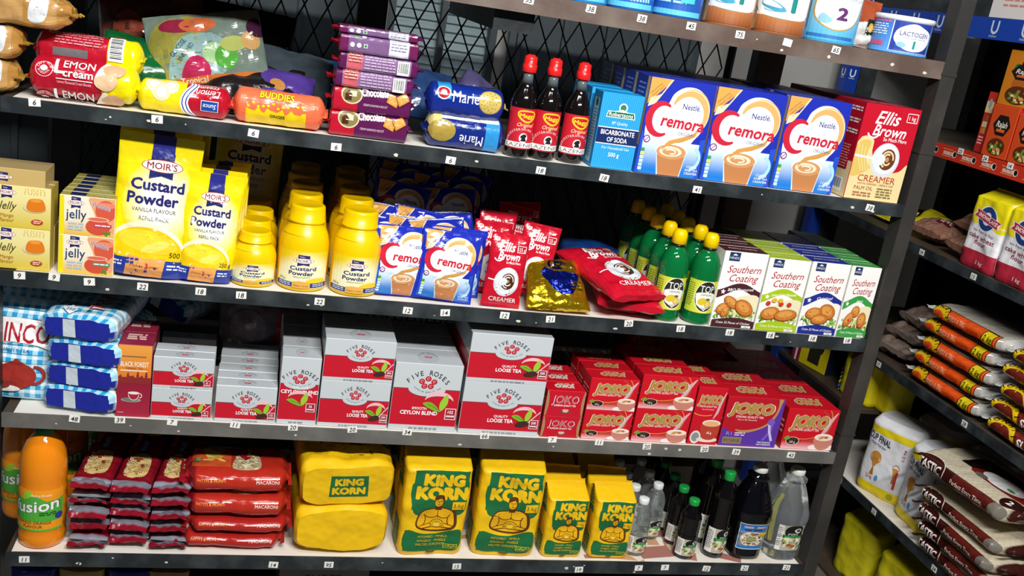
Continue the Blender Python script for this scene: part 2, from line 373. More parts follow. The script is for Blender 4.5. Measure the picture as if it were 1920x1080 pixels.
def lathe(mb, prof, n=32, e=2, col='#ffffff', m=0, sq=None, caps=True):
    """prof: (r, z[, colour]); e: superellipse exponent"""
    pw = lambda x, k: math.copysign(abs(x) ** k, x); vs = []; cs = []
    for p in prof:
        for k in range(n):
            a = 2 * PI * k / n; vs.append((p[0] * pw(math.cos(a), 2 / e), p[0] * (sq or 1) * pw(math.sin(a), 2 / e), p[1])); cs.append(p[2] if len(p) > 2 else col)
    fs = [(j * n + k, j * n + (k + 1) % n, (j + 1) * n + (k + 1) % n, (j + 1) * n + k) for j in range(len(prof) - 1) for k in range(n)]
    if caps: fs += [tuple(range(n))[::-1], tuple(range((len(prof) - 1) * n, len(prof) * n))]
    mb.add(vs, fs, lambda i: cs[i], m)
def label_mesh(name, prof, art, z0, z1, half, mats=('attr',), e=2, sq=None, base=None, yaw=0, off=.0006, rows=8):
    """printed label wrapped round a turned body; half = half angle in degrees"""
    pw = lambda x, k: math.copysign(abs(x) ** k, x)
    def rad(z):
        for a, b in zip(prof, prof[1:]):
            if a[1] <= z <= b[1] and b[1] > a[1]: return a[0] + (b[0] - a[0]) * (z - a[1]) / (b[1] - a[1])
        return prof[-1][0]
    def S(u, v, o):
        a = -PI / 2 + R_(yaw) + R_(half) * (2 * u - 1); z = z0 + (z1 - z0) * v; r = rad(z) + off + o
        return (r * pw(math.cos(a), 2 / e), r * (sq or 1) * pw(math.sin(a), 2 / e), z)
    k = max(8, int(half / 5)); us = [i / k for i in range(k + 1)]; vs_ = [i / rows for i in range(rows + 1)]; mb = MB()
    if base is not None:
        mb.add([S(u, v, 0) for v in vs_ for u in us], [(j * (k + 1) + i, j * (k + 1) + i + 1, (j + 1) * (k + 1) + i + 1, (j + 1) * (k + 1) + i) for j in range(rows) for i in range(k)], base)
    art.emit(mb, S, us, vs_, .0003, .00003)
    return mb.mesh(name, mats)
ORD = ['front', 'second', 'third', 'fourth', 'fifth', 'sixth', 'seventh', 'eighth', 'ninth']
# ---------------------------------------------------------------- printed artwork
def art_cremora():
    a = Art(16, 21); blue = '#1f2fae'
    g = lambda x, y: mix('#2a9be0', blue, (y - 1) / 7) if y < 8 else lin(blue)
    a.r(0, 0, 16, 8, g, nx=1, ny=8); a.r(0, 8, 16, 21, blue)
    a.p([(0, 21), (0, 15.2), (5.4, 21)], '#e0a552'); a.p([(.6, 16.6), (3, 17.6), (4.8, 20.8), (5.4, 21), (2, 15.5), (.2, 14.6)], '#f3dcb4')
    for k, s_ in enumerate(('ORIGINAL', 'CREAMY TASTE', 'YOU LOVE')): a.t(s_, 1.7 + k * .5, 18.6 - k * .55, .42, '#8a5a20', w=3.6, b=0, rot=46)
    wh = lambda x, y: mix('#49aee8', '#fdfdff', (y - 4.6) / 4.2)
    a.b([(.7, 9), (.8, 12.6), (2.6, 15.2), (5, 15.6), (6.1, 18), (8.6, 19.7), (12, 19.6), (14.6, 17.4), (15.3, 14), (14.4, 10.4), (12.6, 7.8), (11.6, 4.6), (8, 3.2), (4, 4.4), (1.4, 6.4)], '#ffffff')
    a.r(.02, 0, 15.98, 7.6, lambda x, y: mix('#1c78cf', '#e6f4fd', (y - 1.6) / 6.2), nx=6, ny=8)
    a.p([(15, 0), (15.98, 0), (15.98, 9), (14.7, 8.6)], '#2450c8'); a.p([(0, 0), (.9, 0), (.6, 8.4), (0, 9.6)], '#2450c8')
    a.arc(10.6, 14.2, 4.3, 4.5, 160, -42, [.5, 1.9], '#dcae6c'); a.arc(10.6, 14.2, 4.9, 5.05, 150, -30, .22, '#f2dcae')
    a.s([(13.8, 11.4), (13, 9.6), (10.2, 8.3), (7.2, 7.4), (5.9, 6.3)], [.25, 1.1], '#d09a4e')
    a.arc(4.2, 12.2, 3.1, 3.5, 58, 300, [.5, 1.7], '#c8243c'); a.t('remora', 9.5, 10.7, 2.7, '#c8243c', w=10.6, b=.06, sh=.12, rot=-2)
    a.t('Nestlé.', 11, 15, 1.3, '#20368c', w=4.4, b=.02); a.t('ORIGINAL', 10.9, 9.2, .8, '#4a5f9a', w=4.2, b=.005, sh=.15)
    # glass mug
    a.arc(13, 4.4, 2.3, 2.5, 70, -80, .75, '#a9dcf5'); a.p([(4.2, 6), (12, 6), (11.2, 0), (5.4, 0)], '#cfe6f2')
    a.p([(4.6, 5), (11.7, 5), (11, 0), (5.7, 0)], '#bf7f4e'); a.e(8.1, 5.6, 4, 1.9, '#e6eef2'); a.e(8.1, 5.3, 3.7, 1.65, '#cf9460')
    a.e(7.9, 5.4, 2.8, 1.15, '#f0dcbf'); a.e(7.9, 5.3, 2, .78, '#cf9460'); a.arc(7.9, 5.35, 1.3, .5, 150, -90, .32, '#f3e4cc')
    a.s([(13, 9.4), (9.6, 8.2), (6.6, 6.9), (5.6, 5.6)], [.2, .8], '#d09a4e')
    a.e(1.5, 7.6, .85, .85, '#7a3a7c'); a.e(1.5, 7.6, .6, .6, '#e9e2ee'); a.s([(1.1, 7.2), (1.9, 8)], .16, '#7a3a7c')
    for k in range(6): a.r(.6, .6 + k * .85, 1.5, 1.3 + k * .85, ['#cfe8f6', '#b9dff2', '#cfe8f6', '#b9dff2', '#e6dc4e', '#3f9a4e'][k])
    for k, s_ in enumerate(('COFFEE', 'AND TEA', 'CREAMER')): a.t(s_, 13.9, 2.2 - k * .75, .55, '#ffffff', b=.01)
    return a
def art_ellis():
    a = Art(15, 21); a.r(0, 0, 15, 21, '#c3122a')
    a.b([(0, 12.5), (4, 13.6), (4.8, 10), (9, 6.6), (13, 7), (15.2, 8.4), (15.2, -1), (-.2, -1)], '#e9d59d')
    a.b([(0, 12), (3.6, 13), (3.4, 9), (5, 7), (0, 5)], '#dcbc64')
    for k in range(4): a.s([(.5 + k, 12.4 - k * .3), (1 + k * .8, 9.5), (2.6 + k * .7, 6.4)], .14, '#f2e2b0')
    a.e(8.6, 9.2, 3.8, 3.9, '#d3dae0', rot=-12); a.e(8.7, 9.4, 3.2, 3.3, '#eef1f4', rot=-12); a.e(9.1, 9.4, 2.2, 2.4, '#6a3a22', rot=-12)
    a.arc(9.1, 9.4, 1.6, 1.8, 0, 250, .42, '#e8cfa0'); a.arc(9.1, 9.4, 1, 1.2, 60, 330, .4, '#e8cfa0'); a.e(9.1, 9.4, .5, .6, '#c09058')
    a.s([(0, 9.6), (6, 9.3)], .5, '#eef1f4'); a.e(6.7, 9.2, 1.9, 1.35, '#dfe4ea', rot=8)
    a.t('Ellis', 6.6, 17, 2.9, '#ffffff', w=6.6, b=.03, sh=.35); a.t('Brown', 7.8, 14.4, 2.5, '#ffffff', w=9, b=.03, sh=.3)
    a.arc(3.6, 15.2, 1.6, 1.4, 200, 340, .4, '#ffffff'); a.t('So Much More', 9.8, 13.4, .85, '#ffffff', w=6.4, b=.015)
    for p in [((11.6, 18.1), (14.4, 18.1)), ((14.4, 18.1), (14.4, 20)), ((14.4, 20), (11.6, 20)), ((11.6, 20), (11.6, 18.1))]: a.s(p, .14, '#ffffff')
    a.t('1 kg', 13, 18.6, .9, '#ffffff', b=.01); a.t('CREAMER', 7.6, 4.1, 1.5, '#b8432f', w=10.4, b=.005)
    a.t('ADITIVO CREMOSO - CRÈME À CAFÉ', 7.6, 3.4, .42, '#a8603f', w=10, b=0); a.t('PALM OIL', 4.6, 2.2, .85, '#a8502f', w=5.2, b=0)
    a.lines(2, 7, (1.3, .7), .35, '#b07850'); a.lines(8.4, 12.6, (2.6, 2, 1.4, .8), .32, '#8a7a48'); return a
def art_ellis_sachet():
    a = Art(11, 20); a.r(0, 0, 11, 20, '#c3122a'); a.e(5.6, 7, 3.9, 4.2, '#d3dae0', rot=-10); a.e(5.6, 7.2, 3.4, 3.7, '#eceff2', rot=-10); a.e(6, 7.2, 2.2, 2.4, '#4a2a1e', rot=-10)
    a.arc(6, 7.2, 1.7, 1.9, 0, 270, .35, '#e8ddd0'); a.arc(6, 7.2, 1.1, 1.2, 60, 330, .35, '#e8ddd0'); a.e(6, 7.2, .5, .5, '#b08060'); a.s([(0, 7.4), (3, 7.1)], .35, '#eef1f4'); a.e(4.2, 7, 1.7, 1.1, '#dfe4ea', rot=8)
    a.t('Ellis', 4.4, 15.6, 2.6, '#ffffff', w=5, b=.05, sh=.35); a.t('Brown', 5.2, 13.2, 2.3, '#ffffff', w=6.8, b=.05, sh=.3); a.arc(2, 13.8, 1.2, 1.1, 200, 340, .35, '#ffffff'); a.t('So Much More', 6.8, 12.2, .7, '#ffffff', w=4.6, b=.02)
    for p in [((7.6, 15.6), (10.2, 15.6)), ((10.2, 15.6), (10.2, 17.4)), ((10.2, 17.4), (7.6, 17.4)), ((7.6, 17.4), (7.6, 15.6))]: a.s(p, .14, '#ffffff')
    a.t('125 g', 8.9, 16, 1, '#ffffff', w=2.2, b=.01); a.t('CREAMER', 5.5, 1.2, 1.3, '#f4e8e8', w=8.4, b=.02); return a
def art_ellis_side():
    a = Art(7, 21); a.r(0, 0, 7, 21, '#b01026'); a.r(0, 0, 7, 8, '#e3d09a'); a.barcode(.8, 1, 5.6, 4)
    a.lines(1.5, 6.4, [19.6, 19, 17, 16.4, 14.6, 14], .35, '#f0dede'); a.r(.6, 6, 5.8, 12, '#a80f24'); a.lines(1, 5.6, [11.2 - k * .6 for k in range(9)], .28, '#d88', 3); return a
def art_bicarb():
    a = Art(11, 17); a.r(0, 0, 11, 17, '#1b97dc')
    for k in range(22): a.r(k * .5, 0, k * .5 + .17, 17, '#47b0e8')
    a.e(5.8, 14, 1.15, 1.05, '#dfeee6'); a.e(5.8, 14, .8, .75, '#3b7a63'); a.p([(1.6, 11.6), (9.4, 11.6), (9.1, 13.1), (7.4, 13.1), (5.8, 13.6), (3.8, 13.1), (1.9, 13.1)], '#e9f2ea')
    a.p([(1.8, 11.8), (9.2, 11.8), (8.9, 12.95), (2.1, 12.95)], '#14694a'); a.t('Robertsons', 5.5, 11.95, .95, '#ffffff', w=6.4, b=.02)
    a.t('BP Quality', 5.6, 10.1, .7, '#eaf6ff', w=4.3, b=.005, sh=.15); a.r(0, 5.5, 11, 9.4, '#ffffff'); a.r(0, 5.7, 11, 9.2, '#16265e')
    a.t('BICARBONATE', 5.5, 7.7, 1.1, '#ffffff', w=9, b=.03); a.t('OF SODA', 5.6, 6.1, 1.1, '#ffffff', w=5.4, b=.03)
    a.t('For Household Use', 5.6, 4.4, .62, '#f2fbff', w=7.4, b=.01, sh=.15); a.t('500 g', 5.4, 2.7, 1, '#ffffff', w=2.9, b=.015); return a
def art_south(dark, food, sub, seed):
    a = Art(12, 19); a.r(0, 0, 12, 19, '#f4f3f0'); rr = random.Random(seed)
    a.r(1.2, 16.7, 4.2, 18.9, '#24335e'); a.p([(2, 18.1), (2.7, 18.6), (3.5, 18.1)], '#e8ecf2'); a.t('HINDS', 2.7, 17.2, .62, '#e9edf5', w=2.5, b=.01)
    a.t('Southern', 6.2, 13.9, 1.9, '#b3262f', w=9.4, b=.012, sh=.35, rot=2); a.t('Coating', 6.6, 11.7, 1.9, '#b3262f', w=8, b=.012, sh=.35, rot=2)
    f = lambda x: 10.2 + 1.1 * math.sin((x - 2.5) / 12 * 2 * PI * .8); f2 = lambda x: 8.3 + 1.3 * math.sin((x - 2.5) / 12 * 2 * PI * .8)
    a.curve(0, 12, f, f2, dark); a.t(sub, 6.4, 9.35, .75, '#ffffff', w=min(7.2, len(sub) * .62), b=.012, sh=.2, rot=4)
    a.p([(1.6 + .75 * (1 if k % 2 == 0 else .42) * math.cos(R_(90 + 36 * k)), 8.9 + .75 * (1 if k % 2 == 0 else .42) * math.sin(R_(90 + 36 * k))) for k in range(10)], '#ffffff')
    a.b([(4, 6.5), (8, 8.4), (12, 8), (12, 3), (3, 3)], '#ece3bd' if seed != 3 else '#f4f0e6')
    for k in range(70): a.e(rr.uniform(.4, 11.6), rr.uniform(2.2, 4.6), rr.uniform(.2, .6), rr.uniform(.15, .35), rr.choice(['#6f9a34', '#8fb648', '#4d7a2a', '#b9cc74']), rot=rr.uniform(0, 180), n=8)
    for cx, cy, rx, ry, ro in food:
        a.e(cx, cy, rx, ry, '#8f4a1c', rot=ro, n=18); a.e(cx, cy + .08, rx * .93, ry * .9, '#c9772f', rot=ro, n=18); a.e(cx - .15, cy + .3, rx * .66, ry * .55, '#dd9a4b', rot=ro, n=14)
        for k in range(9):
            q, t = rr.uniform(0, .7), rr.uniform(0, 6.3); a.e(cx + rx * q * math.cos(t), cy + ry * q * math.sin(t), .22, .14, rr.choice(['#e9b36a', '#a85a22', '#d98a3c']), n=7)
    if seed == 2:
        for x in (2.2, 6, 8.4): a.e(x, 7.3, .7, .6, '#c8342a', n=14)
        for x in (3.8, 5.6): a.e(x, 8.2, .8, .6, '#e4b43a', n=12)
    if seed == 4:
        for x, y in ((5, 2.9), (7.8, 3.2), (3.4, 4.6), (6.6, 2.6)): a.e(x, y, .42, .38, '#c33a28', n=12)
    g = lambda x: 2.1 + .5 * math.sin((x - 2) / 12 * 2 * PI * .7); a.curve(0, 12, g, 0, dark)
    a.t('Coats 32 Pieces of Chicken', 6, .95, .58, '#f2f2ea', w=9.6, b=.015, sh=.15); a.r(8.6, .1, 11.2, .7, '#e9e9e4'); a.t('200 g', 9.9, .2, .38, '#333333', b=.01); return a
def rosel(a, cx, cy, k):
    for x, y in ((0, .55), (-1, .1), (1, .1), (-.52, -.62), (.52, -.62)):
        a.e(cx + x * k, cy + y * k, .5 * k, .42 * k, '#b91f30', n=12); a.arc(cx + x * k, cy + y * k, .2 * k, .17 * k, 0, 300, .08 * k, '#e8b0b4', n=8)
def leaf(a, cx, cy, k):
    a.arc(cx - .3 * k, cy + 1.1 * k, 1.7 * k, .9 * k, 170, 10, [.05 * k, .5 * k], '#f0b8c0', n=12)
    a.b([(cx, cy), (cx - .9 * k, cy + .1 * k), (cx - 2.2 * k, cy + .8 * k), (cx - 1.2 * k, cy + 1 * k)], '#7fb02c'); a.b([(cx, cy), (cx - .15 * k, cy + 1 * k), (cx + .6 * k, cy + 2 * k), (cx + .75 * k, cy + .9 * k)], '#9cc83a')
    a.s([(cx - 1.6 * k, cy + .8 * k), (cx, cy + .1 * k)], .07 * k, '#4f7f1e')
def art_roses(W, H, hd, sub, sub2, spoon=True, fs=1, lx=.74, tx=.52, badge='200', low=True):
    """hd: height of the silver head"""
    a = Art(W, H); sil, red = '#ccd2d6', '#c4162b'; k = min(hd, .52 * W); cx = W * .5
    a.r(0, 0, W, H, sil, 1); bt = H * (.08 if W > H else .07); a.r(0, bt, W, H - hd, red)
    a.r(0, H - hd - .1, W, H - hd + .02, '#5b4248'); bx = k * .82
    a.e(cx, H - hd, bx, k * .34, '#5b4248'); a.e(cx, H - hd, bx * .97, k * .31, sil, m=1); a.r(cx - bx, H - hd + .02, cx + bx, H - hd + k * .4, sil, 1)
    R = k * 1.02; a.ta('FIVE ROSES', cx, H - hd + k * .57 - R, R, k * .2, '#22303a', 137, 43, b=.03); rosel(a, cx, H - hd + k * .28, k * .26)
    a.ta('SUPERIOR QUALITY TEA', cx, H - hd + k * .75, k * .9, k * .06, '#5d6870', 232, 308, b=0, down=True)
    ty = bt + (H - hd - bt) * (.3 if low else .74); h1 = min(k * .13, .5)
    a.t(sub, W * tx, ty + h1 * 1.9, h1, '#ffffff', b=.03); a.t(sub2, W * tx, ty, h1 * 1.45, '#ffffff', b=.05)
    q = k * .36; x = W * lx; y = bt + (H - hd) * (.3 if spoon else .36)
    leaf(a, x, y, q)
    if spoon: a.e(x - .4 * q, y - .25 * q, 1.1 * q, .42 * q, '#3c2a22', rot=10); a.s([(x + .4 * q, y), (min(W - .1, x + 2.6 * q), y + 1.6 * q)], .16 * q, '#e0c0c4')
    a.r(x + .6 * q, y - .9 * q, x + 1.9 * q, y + .4 * q, '#f0e6e6'); a.r(x + .68 * q, y - .82 * q, x + 1.82 * q, y + .32 * q, '#9c1f30'); a.t(badge, x + 1.25 * q, y - .2 * q, .36 * q, '#ffffff', b=.02); a.lines(x + .75 * q, x + 1.75 * q, (y - .6 * q,), .2 * q, '#f0d0d0')
    a.lines(W * .3, W * .72, (bt * .35,), bt * .3, '#8f979c', 4); return a
def top_roses(W, D):
    a = Art(W, D); a.e(W / 2, D * .45, min(W * .16, D * .9), D * .34, '#b9bfc4', m=1); rosel(a, W / 2, D * .45, min(W * .045, D * .2)); a.ta('FIVE ROSES', W / 2, D * .1, W * .16, W * .035, '#4a565e', 140, 40, b=0, ry=D * .62); return a
def joko_word(a, cx, y, h, w, flip=False, gold='#b3904a', out='#f1e2c2'):
    a.t('JOKO', cx, y, h, out, w=w * 1.04, b=.2, sh=.2, flip=flip); a.t('JOKO', cx, y, h, '#7c1c1c', w=w * 1.01, b=.15, sh=.2, flip=flip); a.t('JOKO', cx, y, h, gold, w=w * .995, b=.11, sh=.2, flip=flip)
def art_joko(W, H, cup='glass', badge=True):
    a = Art(W, H); a.r(0, 0, W, H, '#cc1224')
    a.r(0, 0, W, H * .2, lambda x, y: mix('#eab9bb', '#cc1224', y / (H * .2)))
    a.arc(W * .45, H * .62, W * .42, H * .42, 60, -100, [.15, .55], '#b5482c'); a.arc(W * .38, H * .75, W * .5, H * .5, 40, -100, .12, '#e2a14a')
    a.s([(W * .97, H * .95), (W * .86, H * .72), (W * .8, H * .5), (W * .72, H * .34)], [.2, W * .09], '#dba9b0')
    joko_word(a, W * .46, H * .55, H * .29, W * .7); a.t('STRONG QUALITY TEA', W * .42, H * .46, H * .06, '#ffe9e4', w=W * .5, b=.02)
    if badge: a.e(W * .2, H * .2, W * .13, H * .1, '#e8dcd0'); a.e(W * .2, H * .2, W * .12, H * .09, '#2b1a14'); a.e(W * .2, H * .24, W * .08, H * .05, '#4a2c1c'); a.t('125 g', W * .2, H * .15, H * .045, '#ffffff', b=.02); a.b([(W * .02, H * .25), (W * .09, H * .33), (W * .14, H * .27), (W * .1, H * .22)], '#7c9a34')
    a.e(W * .8, H * .05, W * .27, H * .1, '#f3e4e2'); a.b([(W * .62, H * .3), (W * .68, H * .05), (W * .8, 0), (W * .93, H * .06), (W * .98, H * .3)], '#c98070'); a.e(W * .8, H * .32, W * .18, H * .09, '#f7efe8'); a.e(W * .8, H * .31, W * .155, H * .07, '#eed8c0'); a.e(W * .76, H * .31, W * .06, H * .035, '#cf8f4e', rot=20); a.e(W * .85, H * .32, W * .04, H * .03, '#b5603c'); return a
def art_joko_tall():
    a = Art(6, 10.5); a.r(0, 0, 6, 10.5, '#c91226'); a.s([(5.9, 9.8), (5.1, 7.6), (4.8, 6), (4.2, 4.8)], [.15, .6], '#dba9b0'); a.arc(2.2, 7, 3.2, 1.7, -60, -180, .14, '#e2a14a')
    joko_word(a, 2.8, 7.6, 1.5, 4.6); a.t('STRONG QUALITY TEA', 2.6, 6.9, .36, '#ffe9e4', w=3.6, b=.02); a.t('Tea in Six Seconds', 2.7, 6.4, .26, '#ffd8d0', w=2.6, b=0)
    a.e(1.3, 1.3, 1.1, 1.2, '#e2dcd8'); a.e(1.3, 1.3, .8, .85, '#8c908e'); a.e(3.8, .9, 2.2, .5, '#e6d6cf'); a.b([(2.2, 4), (2.4, 1.6), (3.4, .9), (5, 1), (5.8, 2), (6, 4)], '#b8402e'); a.e(4.1, 4, 1.9, .62, '#f2e3d6'); a.e(4.1, 3.9, 1.6, .48, '#e8b178'); a.t('62 g', 4, 2, .42, '#ffffff', b=.02); return a
def art_joko_small():
    a = Art(8, 5.6); a.r(0, 0, 8, 5.6, '#c3122a'); kr = '#a8845a'
    for x, d in ((0, 1), (8, -1)): a.b([(x, 0), (x, 5.6), (x + d * .35, 5), (x + d * .6, 2.8), (x + d * .35, .4)], kr)
    a.t('JOKO', 4, 2.9, 1.7, '#e9e4dc', w=5.5, b=.05, sh=.1); a.t('JOKO', 4, 2.9, 1.7, '#a8152a', w=5.3, b=.008, sh=.1)
    a.t('SUPERIOR QUALITY TEA', 4, 2.2, .4, '#ffffff', w=4.6, b=.02); a.e(4.3, .9, 1.2, .25, '#6a4a3a'); a.b([(3.7, 1.5), (3.9, .9), (4.7, .9), (4.9, 1.5)], '#d8b0a8'); return a
def art_powa():
    a = Art(11, 12); a.r(0, 0, 11, 12, '#b81428'); a.arc(4.6, 9.8, 5.9, 6.2, 40, -110, [.3, 1.5], '#b98a5c')
    a.b([(-.2, 4.2), (2.4, 3.2), (5.6, 3.6), (8.6, 5.4), (10, 8), (10.6, 11.5), (11.4, 12), (11.2, -.2), (-.2, -.2)], '#5a35a0'); a.e(4.4, 8.4, 5, 4.3, '#b81428')
    joko_word(a, 4.9, 8.1, 2.5, 8.2); a.t('STRONG QUALITY TEA', 4.8, 7, .55, '#ffe9e4', w=5.4, b=.02); a.t('Tea in Six Seconds', 4.4, 6.4, .35, '#ffe0d8', w=3.8)
    a.s([(9.6, 6.6), (9.4, 4), (8.2, 1.6)], .5, '#7a58c0'); a.s([(8.8, 6.4), (9.2, 4), (10, 1.6)], .5, '#cbbde8'); a.e(9.2, 6.3, .7, .8, '#7a58c0')
    a.t('R1', 1.5, 2.6, .9, '#a58ad2', b=.02); a.lines(2.6, 4.6, (3.1, 2.6), .28, '#d8ccf0'); a.r(.5, .5, 4.2, 2.2, '#8e7a58'); a.t('POWA', 2.35, .85, .9, '#3c2a5c', w=3.1, b=.01)
    a.t('THE SILENCE', 8.6, 1, .36, '#ffffff', w=2.6, b=.02); a.t('THE VIOLENCE', 8.6, .45, .36, '#ffffff', w=2.8, b=.02); return a
def top_joko(W, D, gold='#b3904a'):
    a = Art(W, D); joko_word(a, W * .52, D * .32, D * .38, W * .5, flip=True, gold=gold); a.lines(W * .35, W * .68, (D * .78,), D * .05, '#f0c8c0'); return a
def art_forest():
    a = Art(8.6, 17); a.r(0, 0, 8.6, 17, lambda x, y: mix('#a82440', '#8c1a30', y / 9)); a.r(0, 9.4, 8.6, 17, lambda x, y: mix('#e07c28', '#eda348', (y - 9) / 8))
    for x, h in ((.8, 1), (2.7, 2), (5.2, 2.6), (7.4, 3), (4, .9), (6.3, 1)): a.p([(x - .9, 8.2), (x + .9, 8.2), (x + .25, 9.6), (x + .4, 9.6), (x, 9.2 + h * .8), (x - .4, 9.6), (x - .25, 9.6)], '#8c2a2c')
    a.curve(0, 8.6, lambda x: 9.3 + .5 * math.sin(x * 2.3), 8, '#8c2a2c'); a.t('BLACK FOREST', 4.3, 12, 1.15, '#f7efe2', w=7.2, b=.035); a.r(.7, 14.2, 7.2, 14.5, '#8c6a40'); a.r(.7, 10.9, 7.6, 11.15, '#f7e9d8'); a.t('HERBAL TEA', 4.3, 11.35, .45, '#8c2a20', w=4.4)
    a.e(3.8, 4, 2.6, .55, '#9a9a90'); a.e(3.6, 4.1, 2, .5, '#6f7a70'); a.b([(3, 5.6), (3.4, 4.3), (5, 4.1), (5.7, 5.6)], '#a82440'); a.e(4.4, 5.7, 1.5, .34, '#f2e4dc'); a.arc(6, 5.1, .5, .5, 100, -100, .18, '#f2e4dc'); a.arc(4.4, 5.6, 1.4, 1.6, 190, 350, .15, '#f2e4dc'); a.t('20 BAGS', 1.2, .8, .3, '#f0c8c0'); return a
def moir(a, cx, cy, k):
    a.p([(cx - k * .75, cy + k * .9), (cx + k * .75, cy + k * .8), (cx + k * .75, cy - k * .85), (cx, cy - k * .7), (cx - k * .8, cy - k * .95)], '#232b68'); a.t('Taste..', cx - k * .2, cy + k * .5, k * .2, '#ffffff', b=.01)
    a.e(cx, cy - k * .05, k * 1.35, k * .42, '#a23a38'); a.e(cx, cy - k * .05, k * 1.29, k * .37, '#f7f4ee'); a.t("MOIR'S", cx, cy - k * .26, k * .44, '#8f2a34', w=k * 1.95, b=.03)
def art_mango():
    a = Art(12, 8); a.r(0, 0, 12, 8, lambda x, y: mix('#d9bf3c', '#efe3a0', y / 6), nx=1, ny=6); moir(a, 3.5, 6.8, 1.35)
    for k in range(28): a.e(7 + (k % 7) * .6 + random.random() * .3, 7.7 - (k // 7) * .3, .12, .1, '#d8ad3a', n=6)
    a.t('Jelly', 3.6, 3.5, 1.6, '#3d3a20', w=3.8, b=0, sh=.35); a.t('Mango', 3.6, 2, .7, '#b07a28', w=2.6, sh=.1); a.t('flavour', 3.6, 1.1, .7, '#b07a28', w=2.8, sh=.1)
    a.e(9, 4.2, 2.3, 1, '#d9d6b0'); a.b([(7.4, 3.8), (7.8, 5.6), (9.2, 6), (10.6, 5.7), (11.1, 3.9), (9.2, 3.3)], '#e07c1c'); a.e(9.2, 5.6, 1.1, .35, '#f09a3c'); a.e(9.5, 1.4, 1.2, .55, '#b3452c'); a.lines(8.8, 10.3, (1.5, 1.15), .18, '#f4d8c8'); return a
def art_wobble(col):
    a = Art(12, 8); a.r(0, 0, 12, 8, lambda x, y: mix('#e8b93c', '#f3ead2', (y - .3) / 3.4), nx=1, ny=6); a.p([(0, 0), (1.1, 0), (.9, 8), (0, 8)], '#efdc12')
    a.b([(6.4, 8), (7.4, 5), (8.8, 2), (12, 1), (12, 8)], '#e9a678'); a.e(10, 5.4, 2.3, 2.2, '#d65a40'); a.e(10, 6.6, 2.2, .6, '#e88a68'); moir(a, 3.5, 6.7, 1.35)
    a.t('Wobble', 8.8, 5.9, 1, '#f7f4f8', w=4.2, b=.06, rot=-12); a.t('Wobble', 8.8, 5.9, 1, '#5a5f9c', w=4.1, b=.01, rot=-12)
    a.e(8.4, 2, 2.7, 1.7, '#d0503a'); a.e(8.4, 3.6, 2.4, .5, '#f3cbb8'); a.e(8.4, 3.6, 2.1, .36, '#dd6a50'); a.t('jelly', 3.6, 3.4, 2, '#26406e', w=4.4, b=.02); a.lines(1.9, 5.2, (2.2, 1.6, 1), .35, '#aebfd6'); a.r(7.6, 2, 11.4, 2.7, col); a.lines(7.8, 11, (2.25,), .22, '#ffffff')
    for k in range(9): a.e(9.6 + random.random() * 1.4, .5 + random.random() * .7, .4, .16, '#5f8a2e', rot=random.random() * 180, n=8)
    return a
def art_custard_pouch(g):
    a = Art(15, 26); Y = '#f4dc10'
    a.e(8.4, 14, 7, 8, lambda x, y: mix('#fbf8ea', Y, (math.hypot((x - 8.4) / 7, (y - 14) / 8) - .35) / .65)); moir(a, 8, 20.6, 2.8)
    a.p([(6, 26), (9.9, 26), (10, 22), (5.9, 22)], '#2b2f86'); a.t('Custard', 7.6, 16, 2, '#2c2c6e', w=9.6, b=.07); a.t('Powder', 7, 13.4, 2, '#2c2c6e', w=9.2, b=.07)
    a.t('VANILLA FLAVOUR', 7.4, 12, .75, '#4a4a54', w=8, b=.005); a.t('REFILL PACK', 7.6, 10.5, .75, '#4a4a54', w=5.4, b=.005)
    a.e(7, 5.6, 6.6, 4.6, '#f6efce', rot=-8); a.e(7, 5, 6.4, 4.2, '#f3c910', rot=-8); a.e(7, 6.6, 5.4, 2, '#f7d836', rot=-8); a.e(8.4, 5.8, 2.6, .9, '#f9e468', rot=20)
    a.curve(0, 15, lambda x: 3.4, 0, '#2b3f9c'); a.p([(3, 0), (3.6, 4), (6.5, 3.5), (10.6, 3.8), (10.2, 0)], '#eda45c'); a.t('Makes 3 amps', 6.9, 1.8, .6, '#7a3a1c', w=5.6, b=.01); a.t('3', 7.2, 1.6, 1.1, '#c8322a', b=.04)
    a.t(g, 12.6, 4.1, 1, '#44401c', b=.015); a.lines(.5, 2.6, (2.4, 1.8), .3, '#e8ecff'); a.lines(11, 13.6, (2.4, 1.8), .3, '#e8ecff'); return a
def art_jar():
    a = Art(14, 11); a.r(0, 0, 14, 11, lambda x, y: mix('#f6f0c4', '#f0d10e', abs(x - 8) / 7 + (y - 8.5) * .3), nx=12, ny=6); moir(a, 7, 8.4, 1.9); a.t('Custard', 7, 5.4, 1.2, '#2c2c6e', w=6.4, b=.06); a.t('Powder', 6.6, 3.9, 1.2, '#2c2c6e', w=6, b=.06)
    a.t('VANILLA FLAVOUR', 6.8, 3.1, .45, '#5a4a34', w=4.2); a.e(10.6, 2.2, 3, 1.4, '#f7e9b0'); a.e(10.6, 2, 2.8, 1.1, '#f2cf2a'); a.r(0, .2, 14, 1.6, '#26397c'); a.p([(4.6, 0), (4.6, 1.8), (6.4, 2.2), (9, 1.8), (9, 0)], '#e8ae50'); a.t('Makes 3 amps', 6.8, .5, .55, '#7a3a1c', w=3.6); a.lines(.8, 4.2, (1.1, .6), .22, '#dfe6f6'); a.lines(9.6, 13, (1.1, .6), .22, '#dfe6f6'); a.t('500 g', 1.8, 2.2, .6, '#55502c'); return a
